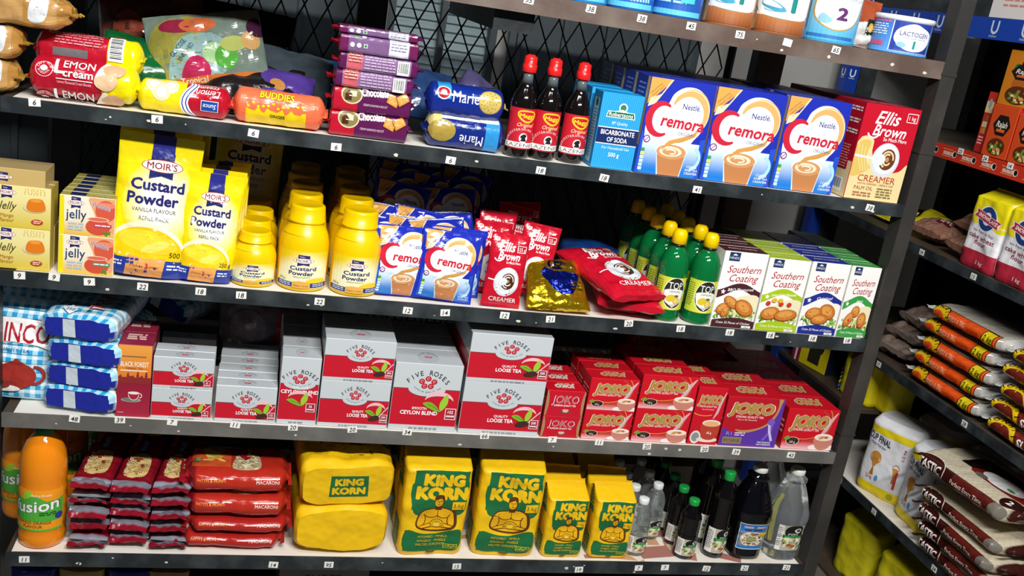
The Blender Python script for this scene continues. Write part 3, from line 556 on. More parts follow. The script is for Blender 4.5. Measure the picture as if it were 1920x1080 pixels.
def art_maggi():
    a = Art(7, 9.4); a.r(0, 0, 7, 9.4, '#c2182c'); a.b([(2, 8), (2.6, 8.9), (5, 8.9), (5.9, 8), (5.2, 6.7), (4, 6.1), (2.7, 6.8)], '#f2c81c'); a.b([(2.3, 8), (2.8, 8.6), (4.9, 8.6), (5.5, 8), (5, 7), (4, 6.5), (2.9, 7.1)], '#c2182c'); a.t('Maggi', 3.9, 7.3, .95, '#f7d21c', w=2.8, b=.05)
    a.t('Original', 3.9, 5.2, .9, '#f2e0a0', w=3.4, b=.005, sh=.35); a.ta('WORCESTERSHIRE SAUCE', 3.6, 1.5, 2.9, .5, '#f4e8e4', 176, 8, b=.005); a.e(3.7, 2.6, .8, 1.15, '#f4f0ee'); a.b([(3.5, 3.4), (3.1, 2.8), (3.4, 2.4), (3.2, 1.9), (4.3, 1.9), (4.1, 2.6), (4.3, 3.1), (4, 3.5)], '#151012')
    a.r(.1, .3, 6.9, 1.55, '#f5f2ee'); a.t('LAZENBY', 3.6, .5, .85, '#151012', w=6.2, b=.005); return a
def art_top_lemon():
    a = Art(12, 9); a.r(0, 0, 12, 9, lambda x, y: mix('#e8e43a', '#a7c23a', abs(x - 6) / 7)); a.e(6, 4.7, 3.4, 4.4, '#f3f2e6'); a.e(6, 4.7, 3.2, 4.2, '#23221c'); a.p([(2.9, 4.6), (9.1, 4.6), (8.4, 2.2), (6, .7), (3.6, 2.2)], '#f3f2e6'); a.e(6, 5, 3.1, .9, '#f3f2e6')
    a.t('TOP', 6, 5.9, 1.9, '#e6e9e2', w=4.2, b=.02); a.t('LEMON', 6, 4.9, .55, '#2a2a1c', w=3); a.e(5.1, 3.3, 1.3, 1, '#d9c02a', rot=20); a.e(6.9, 2.6, 1.1, 1, '#d8ad3c'); a.e(6.9, 2.6, .8, .7, '#e6cf78'); a.b([(6, 4.1), (7, 4.3), (7.4, 3.8), (6.6, 3.6)], '#4a6a2a'); a.t('JUICE', 6, 1.1, .5, '#3a3a2a'); a.lines(.5, 2.3, [7.8 - k * .6 for k in range(11)], .22, '#7a8a2a', 2); return a
def art_vinegar():
    a = Art(9, 8); a.r(0, 0, 9, 8, '#e9e7df'); a.r(2.4, 0, 9, 8, '#b9b3a0'); a.e(5.7, 6, 2.7, 2.1, '#161616'); a.e(6.3, 6.4, 1, .8, '#dcdcd6'); a.e(6.3, 6.4, .6, .5, '#444444'); a.t('SPORTS', 5.2, 5, .5, '#e8e8e0', w=2.2); a.r(2.4, 4, 9, 5, '#1f6a34'); a.t('VINEGAR', 5.7, 4.1, .75, '#5fd06a', w=5.2, b=.03)
    rr = random.Random(5)
    for k in range(34): a.e(rr.uniform(2.8, 8.6), rr.uniform(.8, 3.8), rr.uniform(.3, .7), rr.uniform(.25, .5), rr.choice(['#5f8f34', '#c4452c', '#e6dcc0', '#8fb548', '#6a4a2a', '#f0ece0']), rot=rr.uniform(0, 90), n=9)
    a.lines(.3, 2, [7 - k * .6 for k in range(10)], .22, '#8a8a84', 2); return a
def art_sauce_jug():
    a = Art(11, 11); a.r(0, 0, 11, 11, '#f2efe8'); a.r(.25, .25, 10.75, 10.75, '#2277c8'); a.lines(2.2, 9.6, (9.1,), .8, '#e8a8a0', 5); a.lines(2.8, 8, (8,), .5, '#12324e', 6); a.r(.9, 1.4, 10.2, 7.6, '#8f8272')
    a.e(5.4, 4.5, 3.9, 3, '#e4dccd'); rr = random.Random(8)
    for k in range(60):
        t, q = rr.uniform(0, 6.3), rr.uniform(.1, .93); a.e(5.4 + 3.6 * q * math.cos(t), 4.5 + 2.7 * q * math.sin(t), .45, .35, rr.choice(['#6a4a28', '#a87a3a', '#8a9a4a', '#c7a24c', '#5a3a22', '#b9502c']), n=8)
    a.arc(5.4, 4.5, 1.7, 1.3, 0, 360, .25, '#eee6d8'); a.e(5.4, 4.5, 1.2, .9, '#8f9a5a')
    for t in range(0, 360, 60): a.s([(5.4 + 1.7 * math.cos(R_(t)), 4.5 + 1.3 * math.sin(R_(t))), (5.4 + 3.8 * math.cos(R_(t)), 4.5 + 2.9 * math.sin(R_(t)))], .22, '#eee6d8')
    a.r(7, 5.6, 10, 7.4, '#d9b83a'); return a
def art_fusion():
    a = Art(14, 13); a.r(0, 0, 14, 13, '#f39a1c'); a.r(0, 3, 14, 9.6, '#4fae3a'); a.curve(0, 14, lambda x: 9.6 + 1.6 * math.exp(-((x - 6) / 2) ** 2) + .6 * math.sin(x), 9, '#4fae3a')
    a.b([(3.4, 10), (4.4, 12), (6, 12.6), (5.6, 10.6)], '#8fd03a'); a.t('dairy-fruits', 8.4, 11.1, .8, '#f7f2d8', w=5, b=.01)
    a.t('fusion', 7, 6.2, 3.6, '#1e1b3a', w=12.2, b=.075, sh=.15, rot=9); a.t('fusion', 7, 6.2, 3.6, '#f7f6f4', w=11.9, b=.04, sh=.15, rot=9); a.lines(8, 12, (5.6, 5), .4, '#1d5a20')
    a.t('MANGO ORANGE', 6.6, 2.2, .95, '#2c3a14', w=8.4, b=.015); a.t('FLAVOUR', 6.4, 1, .9, '#2c3a14', w=4.6, b=.015); a.r(0, 0, 14, .6, '#5fb83a'); a.e(12.8, 4.4, 1.1, 1.1, '#2f3a8c'); return a
def korn_man(a, cx, cy, k):
    br, sk = '#5a3210', '#e9b010'
    a.b([(cx - 3 * k, cy - 1.2 * k), (cx - 3.1 * k, cy + .6 * k), (cx - 2.3 * k, cy + 2 * k), (cx - .9 * k, cy + 2.4 * k), (cx + .9 * k, cy + 2.5 * k), (cx + 2.4 * k, cy + 2.1 * k), (cx + 3.1 * k, cy + .6 * k), (cx + 2.9 * k, cy - 1.3 * k), (cx, cy - 1.9 * k)], br)
    a.b([(cx - 2.8 * k, cy - 1 * k), (cx - 2.85 * k, cy + .6 * k), (cx - 2.15 * k, cy + 1.8 * k), (cx - .8 * k, cy + 2.2 * k), (cx + .8 * k, cy + 2.3 * k), (cx + 2.1 * k, cy + 1.8 * k), (cx + 2.6 * k, cy + .6 * k), (cx + 2.5 * k, cy - 1 * k), (cx, cy - 1.6 * k)], sk)
    a.p([(cx - .5 * k, cy + 2 * k), (cx + .5 * k, cy + 2 * k), (cx + .5 * k, cy + 3.1 * k), (cx - .45 * k, cy + 3.1 * k)], br); a.e(cx, cy + 3.7 * k, .74 * k, 1.05 * k, br); a.e(cx - .06 * k, cy + 3.5 * k, .6 * k, .85 * k, sk); a.b([(cx - .7 * k, cy + 3.9 * k), (cx - .6 * k, cy + 4.8 * k), (cx + .5 * k, cy + 4.85 * k), (cx + .75 * k, cy + 3.7 * k), (cx + .35 * k, cy + 4.3 * k)], br)
    a.s([(cx - .4 * k, cy + 3.75 * k), (cx - .1 * k, cy + 3.75 * k)], .12 * k, br); a.s([(cx + .1 * k, cy + 3.75 * k), (cx + .4 * k, cy + 3.75 * k)], .12 * k, br); a.s([(cx - .2 * k, cy + 3.05 * k), (cx + .2 * k, cy + 3.05 * k)], .1 * k, br); a.s([(cx, cy + 3.7 * k), (cx - .08 * k, cy + 3.35 * k)], .07 * k, br)
    a.arc(cx - .9 * k, cy + 1.2 * k, .95 * k, .6 * k, 200, 350, .12 * k, br); a.arc(cx + .9 * k, cy + 1.2 * k, .95 * k, .6 * k, 190, 340, .12 * k, br); a.s([(cx, cy + 2 * k), (cx, cy + .6 * k)], .08 * k, br); a.arc(cx - 2.3 * k, cy + .3 * k, .5 * k, 1 * k, -70, 70, .12 * k, br); a.arc(cx + 2.1 * k, cy + .3 * k, .5 * k, 1 * k, 110, 250, .14 * k, br)
    for s in (-1, 1): a.s([(cx + s * 2.7 * k, cy - .9 * k), (cx + s * 1.6 * k, cy - .5 * k), (cx + s * .9 * k, cy - .2 * k)], .1 * k, br); a.s([(cx + s * 2.6 * k, cy - 1.3 * k), (cx + s * 1.4 * k, cy - 1.1 * k), (cx + s * .5 * k, cy - .9 * k)], .14 * k, br)
    a.e(cx, cy - .35 * k, 1 * k, .75 * k, br); a.e(cx, cy - .35 * k, .88 * k, .63 * k, '#efc428'); [a.arc(cx, cy - .35 * k, q * k, .5 * q * k, 20, 160, .06 * k, br) for q in (.3, .55, .8)]
    for s in (-1, 1):
        for q in range(3): a.s([(cx + s * 1.1 * k, cy - (.3 + q * .28) * k), (cx + s * .45 * k, cy - (.2 + q * .3) * k)], .16 * k, sk); a.s([(cx + s * 1.1 * k, cy - (.42 + q * .28) * k), (cx + s * .45 * k, cy - (.33 + q * .3) * k)], .05 * k, br)
def art_korn(kg):
    a = Art(16, 25); G, Yl = '#1c6a3c', '#f0c010'
    a.b([(2.4, 22), (14.6, 22.5), (15.2, 17), (15, 12.6), (12, 11.4), (7.5, 11.2), (4.4, 11.4), (2.2, 13.4)], G); a.p([(1.9, 13.4), (1.8, 24.6), (8, 24.9), (15.5, 24.6), (15.3, 13.4)], G)
    a.b([(1.2, 7), (5, 6.4), (9, 6.2), (15, 7.4), (15, 1.6), (8, .9), (1, 1.6)], G); a.p([(.9, 7), (.9, 1.2), (2, 1.3), (2.2, 7)], G)
    a.t('KING', 9.2, 20.6, 3.1, Yl, w=9.8, b=.15, rot=-1); a.t('KORN', 9, 16.7, 3.3, Yl, w=12.2, b=.16)
    korn_man(a, 8.6, 10, 1.62); a.r(11.8, 13.6, 15, 16, Yl); a.t(kg, 13.4, 14.2, 1.25, '#5a3210', w=2.6, b=.005)
    for k, s_ in enumerate(('MTOMBO · MMELA', 'AMABELE · MABELE', 'MALTED SORGHUM')): a.t(s_, 8 - k * .2, 5.2 - k * 1.15, .75, '#d9b828', w=7.6 - k * .1, b=.012)
    a.r(11, 1.9, 14.8, 3.3, '#a8a832'); a.lines(11.2, 14.5, (2.1, 2.7), .35, '#2f6a30'); a.e(8, 1.1, 1.2, .5, '#7a5a20'); return a
def art_korn_end():
    a = Art(18, 9); a.p([(5.2, 1.3), (13.5, 1.2), (13.3, 6.7), (5.4, 6.8)], '#1c6a3c'); a.t('KING', 9.3, 4.3, 1.7, '#f0c010', w=5.8, b=.14); a.t('KORN', 9.3, 2, 1.7, '#f0c010', w=6.8, b=.14); return a
def art_korn_lying():
    a = Art(18, 26); a.b([(4.6, 6), (17, 5), (17.4, 24), (4.4, 25)], '#1c6a3c'); a.b([(4.2, 7.4), (9, 8.6), (17.4, 5.6), (17, 3), (4, 3)], '#f0c010')
    for k, s_ in enumerate(('MTOMBO · MMELA', 'AMABELE · MABELE', 'MALTED', 'SORGHUM')): a.t(s_, 10.4, 14 - k * 1.8, 1.2, '#d9b828', w=(8.6, 8.6, 4, 5)[k], b=.015)
    a.e(11, 6.9, 1.5, .7, '#7a4a14'); a.r(14.4, 6.6, 17.4, 8.4, '#a8a832'); a.lines(14.6, 17, (7, 7.7), .35, '#2f6a30'); return a
def gingham(a, x0, y0, x1, y1, s=1, c='#2f9ed6', l='#a9dcf2'):
    a.r(x0, y0, x1, y1, '#eef7fb'); nx, ny = int((x1 - x0) / s), int((y1 - y0) / s)
    for i in range(0, nx, 2): a.r(x0 + i * s, y0, x0 + (i + 1) * s, y1, l)
    for j in range(0, ny, 2):
        a.r(x0, y0 + j * s, x1, y0 + (j + 1) * s, l)
        for i in range(0, nx, 2): a.r(x0 + i * s, y0 + j * s, x0 + (i + 1) * s, y0 + (j + 1) * s, c)
def art_trinco():
    a = Art(16, 24); gingham(a, 0, 0, 16, 24, 1.1); a.b([(-.5, 12.5), (3, 13.6), (8, 13.9), (13, 13.4), (16.5, 12.5), (16.5, 18.4), (13, 19.4), (8, 19.8), (3, 19.4), (-.5, 18.4)], '#f7f4f2')
    a.t('TRINCO', 8, 13.9, 4.8, '#f7f4f2', w=14.8, b=.08); a.t('TRINCO', 8, 13.9, 4.8, '#ad2230', w=14.2, b=.035); a.t('QUALITY TEA', 8, 11.6, .9, '#3a5a8c', w=7, b=.01)
    a.e(9, 5.6, 4.4, 3.4, '#a03028'); a.e(9, 8.8, 1.6, .5, '#8c2822'); a.e(9, 9.4, .6, .5, '#a03028'); a.b([(4.9, 5.4), (2.6, 7.8), (2, 7.6), (3.8, 4)], '#a03028'); a.arc(13, 6, 1.9, 2.1, 100, -100, .7, '#a03028'); a.e(6, 2.2, 4.2, .9, '#f2ece8'); a.e(5.4, 3, 2.6, 1.2, '#8c3a2a'); return a
def art_trinco_block():
    a = Art(16, 24); gingham(a, 0, 0, 16, 24, 1.1); a.t('TRINCO', 12.2, 12.2, 3, '#f7f4f2', w=20, b=.08, rot=90); a.t('TRINCO', 12.2, 12.2, 3, '#ad2230', w=19, b=.02, rot=90)
    a.p([(4.2, 1.8), (5.8, 3.4), (7.4, 1.8), (5.8, .4)], '#dfe9f2'); a.t('250', 5.8, 1.4, .9, '#3a4a7c', b=.02); return a
def art_spag():
    a = Art(7, 26); a.r(.4, 1, 6.6, 25, '#8a1422'); a.b([(1.4, 2.2), (1.6, 9), (2.4, 11.4), (4.8, 11.2), (5.6, 8), (5.4, 2.2)], '#d8bc7c'); rr = random.Random(3)
    for k in range(46):
        x, y = rr.uniform(1.9, 5), rr.uniform(3, 10.4); a.arc(x, y, rr.uniform(.5, 1), rr.uniform(.4, .9), rr.uniform(0, 180), rr.uniform(200, 360), .2, rr.choice(['#f0dca0', '#e2c478', '#c79a4c', '#f6e9c0']), n=8)
    for k in range(6): a.e(rr.uniform(2.4, 4.6), rr.uniform(5, 9.5), .45, .35, '#9c3a22', n=9)
    a.r(2.2, 11.6, 4, 17.6, '#2a5ca8'); a.t('SPAGHETTI', 3.5, 14.6, .8, '#dfe8f6', w=4.6, rot=90); a.r(.6, 14, 1.8, 21, '#b3202c'); a.t("FATTI'S & MONI'S", 1.5, 17.5, .7, '#e6b860', w=6, rot=90); a.b([(2, 19.6), (2.4, 22.6), (5.2, 22.4), (5.2, 19.6)], '#d9b878'); return a
def art_maca():
    a = Art(21, 40); rr = random.Random(4)   # canvas: bottom, front side, top
    a.t("FATTI'S & MONI'S", 5.4, 10.6, .8, '#e6a850', w=5.6, b=.02); a.t('MACARONI', 16.6, 10.4, .9, '#f2dcd0', w=4.6, b=.03); a.r(1.2, 15.2, 9, 25.8, '#d1552a'); a.b([(3.2, 22.8), (4, 24.8), (7.6, 24.6), (6.8, 20.6), (5, 17.4), (4, 20)], '#dcb050')
    for k in range(9): a.e(rr.uniform(4, 7.2), rr.uniform(18, 24), 1.1, .4, rr.choice(['#e4c23e', '#d8a634', '#eed474']), rot=rr.uniform(0, 180), n=12)
    a.e(6.4, 23.2, .9, .45, '#4f8a2e', rot=40); a.e(5.6, 23.8, .8, .4, '#5f9a34', rot=-30); a.b([(9.6, 14.6), (9.8, 19), (11, 21.4), (14.2, 20.6), (15, 18), (14.6, 14.6)], '#b9a684')
    for k in range(60): a.e(rr.uniform(10, 14.4), rr.uniform(15, 19.8), .75, .24, rr.choice(['#e2d2a8', '#cbb68a', '#efe4c6', '#a8946c']), rot=rr.uniform(0, 180), n=9)
    a.e(12, 22.4, 1.6, 4, '#8c1422'); a.t("FATTI'S & MONI'S", 12.2, 22.4, .95, '#e6b860', w=6, rot=-90, b=.02); a.t('500g', 2.2, 24, .9, '#f2e0d0', rot=90); a.r(2, 17, 2.8, 18.6, '#5aa868'); return a
def roll_art(kind):
    a = Art(17, 20)   # canvas: length x girth; front centre near y=7
    if kind == 'lemoncream' or kind == 'lemonback':
        R = '#b5142b'; a.r(0, 0, 11.6, 20, R); a.r(11.6, 0, 17, 20, '#efdf0c')
        if kind == 'lemoncream':
            for yy, fl in ((5.6, 1), (.6, .85)):
                a.e(2.7, yy + 1.4, 1.35, 1.35, '#f2e4e2'); a.e(2.7, yy + 1.4, 1.25, 1.25, R); a.ta('CAPE MIX', 2.7, yy + 1.4, .85, .36, '#f2e4e2', 160, 20); a.ta('BISCUITS', 2.7, yy + 1.4, .95, .34, '#f2e4e2', 205, 335, down=True); a.b([(2.1, yy + 1.4), (2.7, yy + 1.9), (3.3, yy + 1.4), (2.7, yy + .9)], '#e9f0f2')
                a.t('L', 5.1, yy + .9, 2.7, '#ffffff', b=.03); a.t('EMON', 8, yy + 1.9, 1.5, '#ffffff', w=4.8, b=.02); a.t('cream', 7.9, yy + .5, 1.25, '#ffffff', w=4.6, b=.04); a.r(4.6, yy, 10.2, yy + .12, '#ffffff'); a.t('Lemon Flavoured Cream Biscuits', 7.4, yy - .6, .45, '#f0c8c8', w=5.2, b=0)
                a.b([(10.4, yy + .4), (11.6, yy + 3.4), (12.6, yy + 3.6), (12.4, yy - .4), (11.4, yy - .8)], '#f7eed8'); a.b([(11.6, yy + 2.6), (13.4, yy + 3.7), (15.2, yy + 2.8), (14.4, yy + 1.4), (12.6, yy + 1.2)], '#dcae86'); a.b([(10.4, yy + .6), (12.4, yy + 1.6), (14.2, yy + .8), (13, yy - .9), (11.4, yy - .8)], '#e6be98')
        else:
            a.e(2.7, 9.6, .9, .8, '#e8c4c4'); a.r(3.2, 4.6, 8.6, 6, '#6c6a6c'); a.lines(3.4, 10.8, (9.6, 9, 8.4, 7.8, 7.2, 6.7), .24, '#e08c94', 6); a.t('LEMON cream', 7.6, 11.6, 1.2, '#f0d8d4', w=5.4, b=.03); a.barcode(11.8, 4.8, 14.2, 9.4, False); a.e(12.4, 12.4, 1.6, 1, '#e0b48e')
        return a
    if kind == 'lemoncreams':
        a.r(0, 0, 9, 20, '#f4dc1c'); a.r(9, 0, 17, 20, '#b5142b'); q = lambda x: 9 + .8 * math.sin(x)
        for w_, c in ((1.5, '#ffffff'), (.9, '#2c4aa0'), (.45, '#ffffff')): a.s([(9.6 - .9 * math.sin((y - 3) * .7), y) for y in range(0, 20)], w_, c)
        for x, y in ((3.2, 8.4), (6, 8.2), (4.6, 6.6)): a.e(x, y, 1.6, 1.7, '#f3ead0'); a.e(x, y, 1.4, 1.5, '#ecdca8'); a.e(x, y, .9, 1, '#f7f2e4')
        a.r(2.4, 11, 7.6, 11.5, '#7a7020'); a.t('Lemon', 13, 6.6, 1.5, '#ffffff', w=4.4, b=.01, sh=.3, flip=True); a.t('creams', 12.8, 8.2, 1.2, '#ffffff', w=4, b=.01, sh=.3, flip=True); a.t('BISCUITS', 13, 9.9, .6, '#f4d8d4', w=2.6, flip=True); a.r(11.8, 4, 15, 6, '#f4f4f4'); a.r(11.9, 4.1, 14.9, 5.9, '#1d4aa4'); a.t('Sunce', 13.4, 4.5, .9, '#ffffff', w=2.4, flip=True, sh=.2); return a
    if kind == 'buddies':
        a.r(0, 0, 17, 20, '#f0704a'); a.r(2, 12.6, 16, 17, '#c01a34'); a.r(2.6, 12.2, 4.6, 14, '#f2e08c'); a.r(4.8, 12.6, 12, 12.95, '#f4d4cc')
        a.curve(2.6, 13.6, lambda x: 5.4 + .4 * math.sin(x * 3) + .3 * math.sin(x * 7), 1, '#f2cf14')
        for k in range(12): a.e(3 + k * .9, 5.9 + random.random(), .3, .25, '#f2cf14', n=8)
        for c, b_ in (('#6a3a14', .12), ('#f4dc2c', .06)): a.t('BUDDIES', 8, 7.6, 1.6, c, w=6.2, b=b_, rot=-3, sh=-.05)
        a.t('GINGER', 8.4, 4.2, .6, '#3a4a14', w=2.8, b=.03); return a
    if kind == 'choc':
        a.r(0, 0, 6, 20, '#b8182f'); a.r(5.4, 0, 17, 20, '#5b1a4e'); a.e(4, 6.2, 2.3, 1.9, '#d9cfa4'); a.e(4, 6.1, 2, 1.5, '#8a7a50'); a.r(2.6, 5, 4, 6, '#4a2c1c'); a.r(3.4, 5.8, 5, 6.8, '#e6e0b0'); a.p([(2.4, 6), (3.3, 7), (4.2, 6)], '#5a3424')
        a.ta('ORIGINAL', 8.8, 3.8, 3.6, .35, '#d9b0c8', 120, 62, b=0); a.t('Chocolate', 9, 6.2, 1.6, '#ffffff', w=5.8, b=.08, rot=3); a.t('CREAM SANDWICH BISCUIT', 9.2, 4.3, .42, '#e9d0dc', w=5.2, b=.01)
        for x, y, ro in ((12.9, 5.9, -20), (14.9, 6.3, 30)):
            c_, s_ = math.cos(R_(ro)), math.sin(R_(ro)); q = lambda k: [(x + (i * c_ - j * s_) * k, y + (i * s_ + j * c_) * k) for i, j in ((-1.2, -.9), (1.2, -.9), (1.2, .9), (-1.2, .9))]
            a.p(q(1.06), '#6a3010'); a.p(q(1), '#d08a3c'); a.p(q(.8), '#dda050')
            for k in range(12): a.e(x + random.uniform(-.9, .9), y + random.uniform(-.6, .6), .12, .09, '#f0d49a', n=6)
        return a
    if kind == 'chocback':
        a.r(0, 0, 17, 20, '#5b1a4e'); a.r(1.6, 2, 15.4, 8.6, '#8c6a96'); a.r(1.8, 2, 5, 8.6, '#c9606c'); a.lines(5.4, 12, (7, 6.4, 5.8, 5.2, 4.6, 4), .25, '#c9b4d0', 9); a.lines(2, 4.8, (7, 6.4, 5.8, 5.2), .25, '#f0b4a4', 3); a.barcode(12.4, 3.6, 15, 6.4); return a
    if kind == 'chocplain':
        a.r(0, 0, 17, 20, '#6b2050'); a.r(0, 10, 5, 20, '#b8182f'); a.r(2, 3, 15, 8.4, '#7d5c88'); a.e(3.7, 7, .6, .6, '#4f8a4a'); a.e(5.2, 7, .5, .5, '#d8d4e0'); a.r(10.6, 3.4, 14.8, 7.6, '#d8d6e2'); a.lines(11, 14.4, (6.6, 6, 5.4, 4.8), .2, '#8a84a0', 2); a.e(2.8, 4.9, .5, .5, '#d8d4e0'); a.e(4.2, 4.9, .5, .5, '#d8d4e0'); a.r(5.2, 4.5, 6, 5.3, '#e4e2ea'); a.e(5.6, 4.9, .3, .3, '#3a8a4a'); return a
    if kind == 'marie':
        a.r(0, 0, 17, 20, '#142a86'); a.r(2.2, 6, 5, 13, '#2f9ad8'); a.e(3.4, 7.2, 1.5, 1.4, '#f0e8e8'); a.e(3.4, 7.2, 1.25, 1.15, '#b0202c'); a.e(3.4, 7.2, .6, .55, '#f4f0f0')
        a.t('Marie', 8.2, 5.6, 2.3, '#f7f7fb', w=5.6, b=.008); a.e(13.4, 6.4, 2.5, 2.4, '#a48a3c'); a.e(13.4, 6.4, 2.3, 2.2, '#c9b060')
        for k in range(26):
            t, r_ = k * 2.4, .38 * math.sqrt(k); a.e(13.4 + r_ * math.cos(t), 6.4 + r_ * math.sin(t), .1, .1, '#8c7430', n=6)
        a.r(11.5, 12, 16, 13.5, '#c9b060'); return a
    if kind == 'marieback':
        a.r(0, 0, 17, 20, '#15297c'); a.r(12.6, 0, 15.6, 12.6, '#2f8fd0'); a.r(0, 12.2, 17, 13.4, '#eeeadd'); a.r(2.8, 8, 15.4, 11.4, '#e9ecf0'); a.lines(3.2, 8.4, (10.6, 10, 9.4, 8.8), .3, '#8aa0c8', 5); a.e(10, 9.8, .8, .7, '#b0303c'); a.e(10, 9.8, .5, .42, '#f0e0e0'); a.barcode(11.4, 8.2, 15, 11.2)
        a.b([(0, 11), (2.2, 12), (3, 7), (1, 5)], '#d8c47c'); a.e(3.2, 5.6, 2.9, 2, '#a88f40'); a.t('Marie', 9.6, 3.4, 1.8, '#e6eaf8', w=5, flip=True); a.lines(7.4, 11, (6.4,), .25, '#8aa0d8'); return a
def art_monati(brown):
    a = Art(30, 30)
    if brown:
        a.r(3.4, 4, 30, 9.4, '#26120c'); a.r(3.6, 4.2, 30, 9.2, '#6a231a'); a.e(7.4, 5.2, 5, 4.6, '#e6c512'); a.e(7.4, 4.9, 3.8, 3.3, '#6a231a'); a.ta('MONATI', 7.4, 5, 4.4, 1.5, '#241008', 155, 25, b=.03, ry=3.9); a.t('SUPER', 17.4, 5, 2.2, '#f2ece6', w=8, b=.05)
    else:
        a.r(1, 4, 27.6, 9.4, '#1c120c'); a.r(1, 4.3, 27.4, 9.1, '#e0521a'); a.e(5.2, 5.4, 4, 4.6, '#1c120c'); a.e(5.2, 5.3, 3.8, 4.3, '#dfb814'); a.e(5.2, 4.6, 2.6, 2.7, '#e0521a'); a.ta('MONATI', 5.2, 4.8, 3.3, 1.35, '#1c120c', 158, 22, b=.06, ry=3.6)
        a.t('MABELA A TING', 12.6, 6, 1.5, '#f4b48c', w=6.6, b=.03); a.t('UNYAMASA', 19, 5.5, 1.3, '#a83410', w=4.6, b=.02); a.r(22.6, 4.2, 26.8, 9.2, '#1c120c'); a.r(22.9, 4.5, 26.6, 8.9, '#dfc81c'); a.t('2 kg', 24.8, 5.7, 1.7, '#1c160c', w=3, b=.03)
    return lift(a, 45, 4.9)
def lift(a, H, d):
    a.items = [([(x, y + d) for x, y in vv], ff, c, m) for vv, ff, c, m in a.items]; a.H = H; return a
def art_tastic():
    a = Art(32, 30); a.r(1, 4.4, 28.6, 8.6, '#35120f'); a.r(14, 4.4, 28.6, 8.6, '#5c1d18'); a.e(6.4, 6.6, 5, 3.3, '#e8e0d0'); a.e(6.4, 6.6, 4.8, 3.1, '#3a1210'); a.t('TASTIC', 6.3, 5.5, 2.2, '#f4f0ea', w=7.6, b=.06, rot=2); a.t('Perfect Every Time.', 19.4, 5.8, 1.1, '#e6d8cc', w=11, b=.02); a.e(28.6, 6.4, 1.9, 2.3, '#7a736a'); return lift(a, 47, 5.4)
def art_tastic_top():
    a = lift(art_tastic(), 47, -5.4); a.r(9, 14, 29, 22, '#1a100e'); a.b([(14, 13), (16, 17), (22, 19), (30, 17), (31, 13)], '#7c1c1a'); a.e(22, 15.6, 6.4, 2.6, '#e9eaec'); a.e(22, 16.4, 5.4, 1.8, '#f7f7f5'); a.e(25, 14.8, 1.2, .5, '#3f8a34'); a.e(17, 13.4, 1.9, .9, '#6a5f58'); a.e(29.6, 10.6, 2.4, 2, '#2a100e'); a.t('2', 29.4, 9.8, 1.7, '#e8e0d8', b=.04); return lift(a, 47, 5.4)
def snow_badge(a, cx, cy, k, rot=-14):
    a.e(cx, cy, 1.7 * k, 2 * k, '#f2f2f4'); a.e(cx, cy, 1.55 * k, 1.85 * k, '#20407c'); a.e(cx, cy, .75 * k, 1 * k, '#e9e9ee'); c, s = math.cos(R_(rot)), math.sin(R_(rot))
    for q, col in ((1.12, '#f2e4e4'), (1, '#b3283c')): a.p([(cx + (i * c - j * s) * k, cy + (i * s + j * c) * k) for i, j in ((-2.3 * q, -.55 * q), (2.3 * q, -.55 * q), (2 * q, 0), (2.3 * q, .55 * q), (-2.3 * q, .55 * q), (-2 * q, 0))], col)
    a.t('SNOWFLAKE', cx, cy - .28 * k, .6 * k, '#ffffff', w=3.6 * k, b=.03, rot=rot)
def art_flour():
    a = Art(10, 18); a.r(0, 0, 10, 18, '#eceaee'); a.curve(0, 10, lambda x: 18, lambda x: 11.4 - .5 * math.sin(x * .9) - x * .1, '#eedd14'); snow_badge(a, 5, 12.6, 1.6); a.t('too fresh to flop', 5, 8.8, .7, '#3a3a5a', w=6, b=.01, rot=-6); a.t('cake wheat', 5, 7.2, 1.15, '#8c2438', w=7.4, b=.02, rot=-5); a.t('flour', 5, 5.8, 1.15, '#8c2438', w=3.4, b=.02, rot=-5)
    a.r(0, 0, 10, 4.4, '#b3283c'); a.t('1 kg', 6.4, 1.3, 1, '#f2e4e4', w=2, b=.02); return a
def art_snowbox():
    a = Art(14, 20); a.r(0, 0, 14, 20, '#dcc818'); a.r(0, 0, 1.2, 20, '#8c2038'); a.r(1.2, 0, 2, 20, '#e9e0d8'); a.r(2, 0, 3.2, 20, '#8c2038'); a.e(9, 10, 3, 4.4, '#22262e'); a.r(6.4, 2, 11, 9, '#2a2a20'); snow_badge(a, 9, 11.6, 1.1); return a
def art_snowside():
    a = Art(14, 20); a.r(0, 0, 14, 20, '#1c2236'); snow_badge(a, 7, 11, 2.6, -40); a.t('Stim', 7, 3, 2, '#e8e4e0', w=6, b=.03); return a
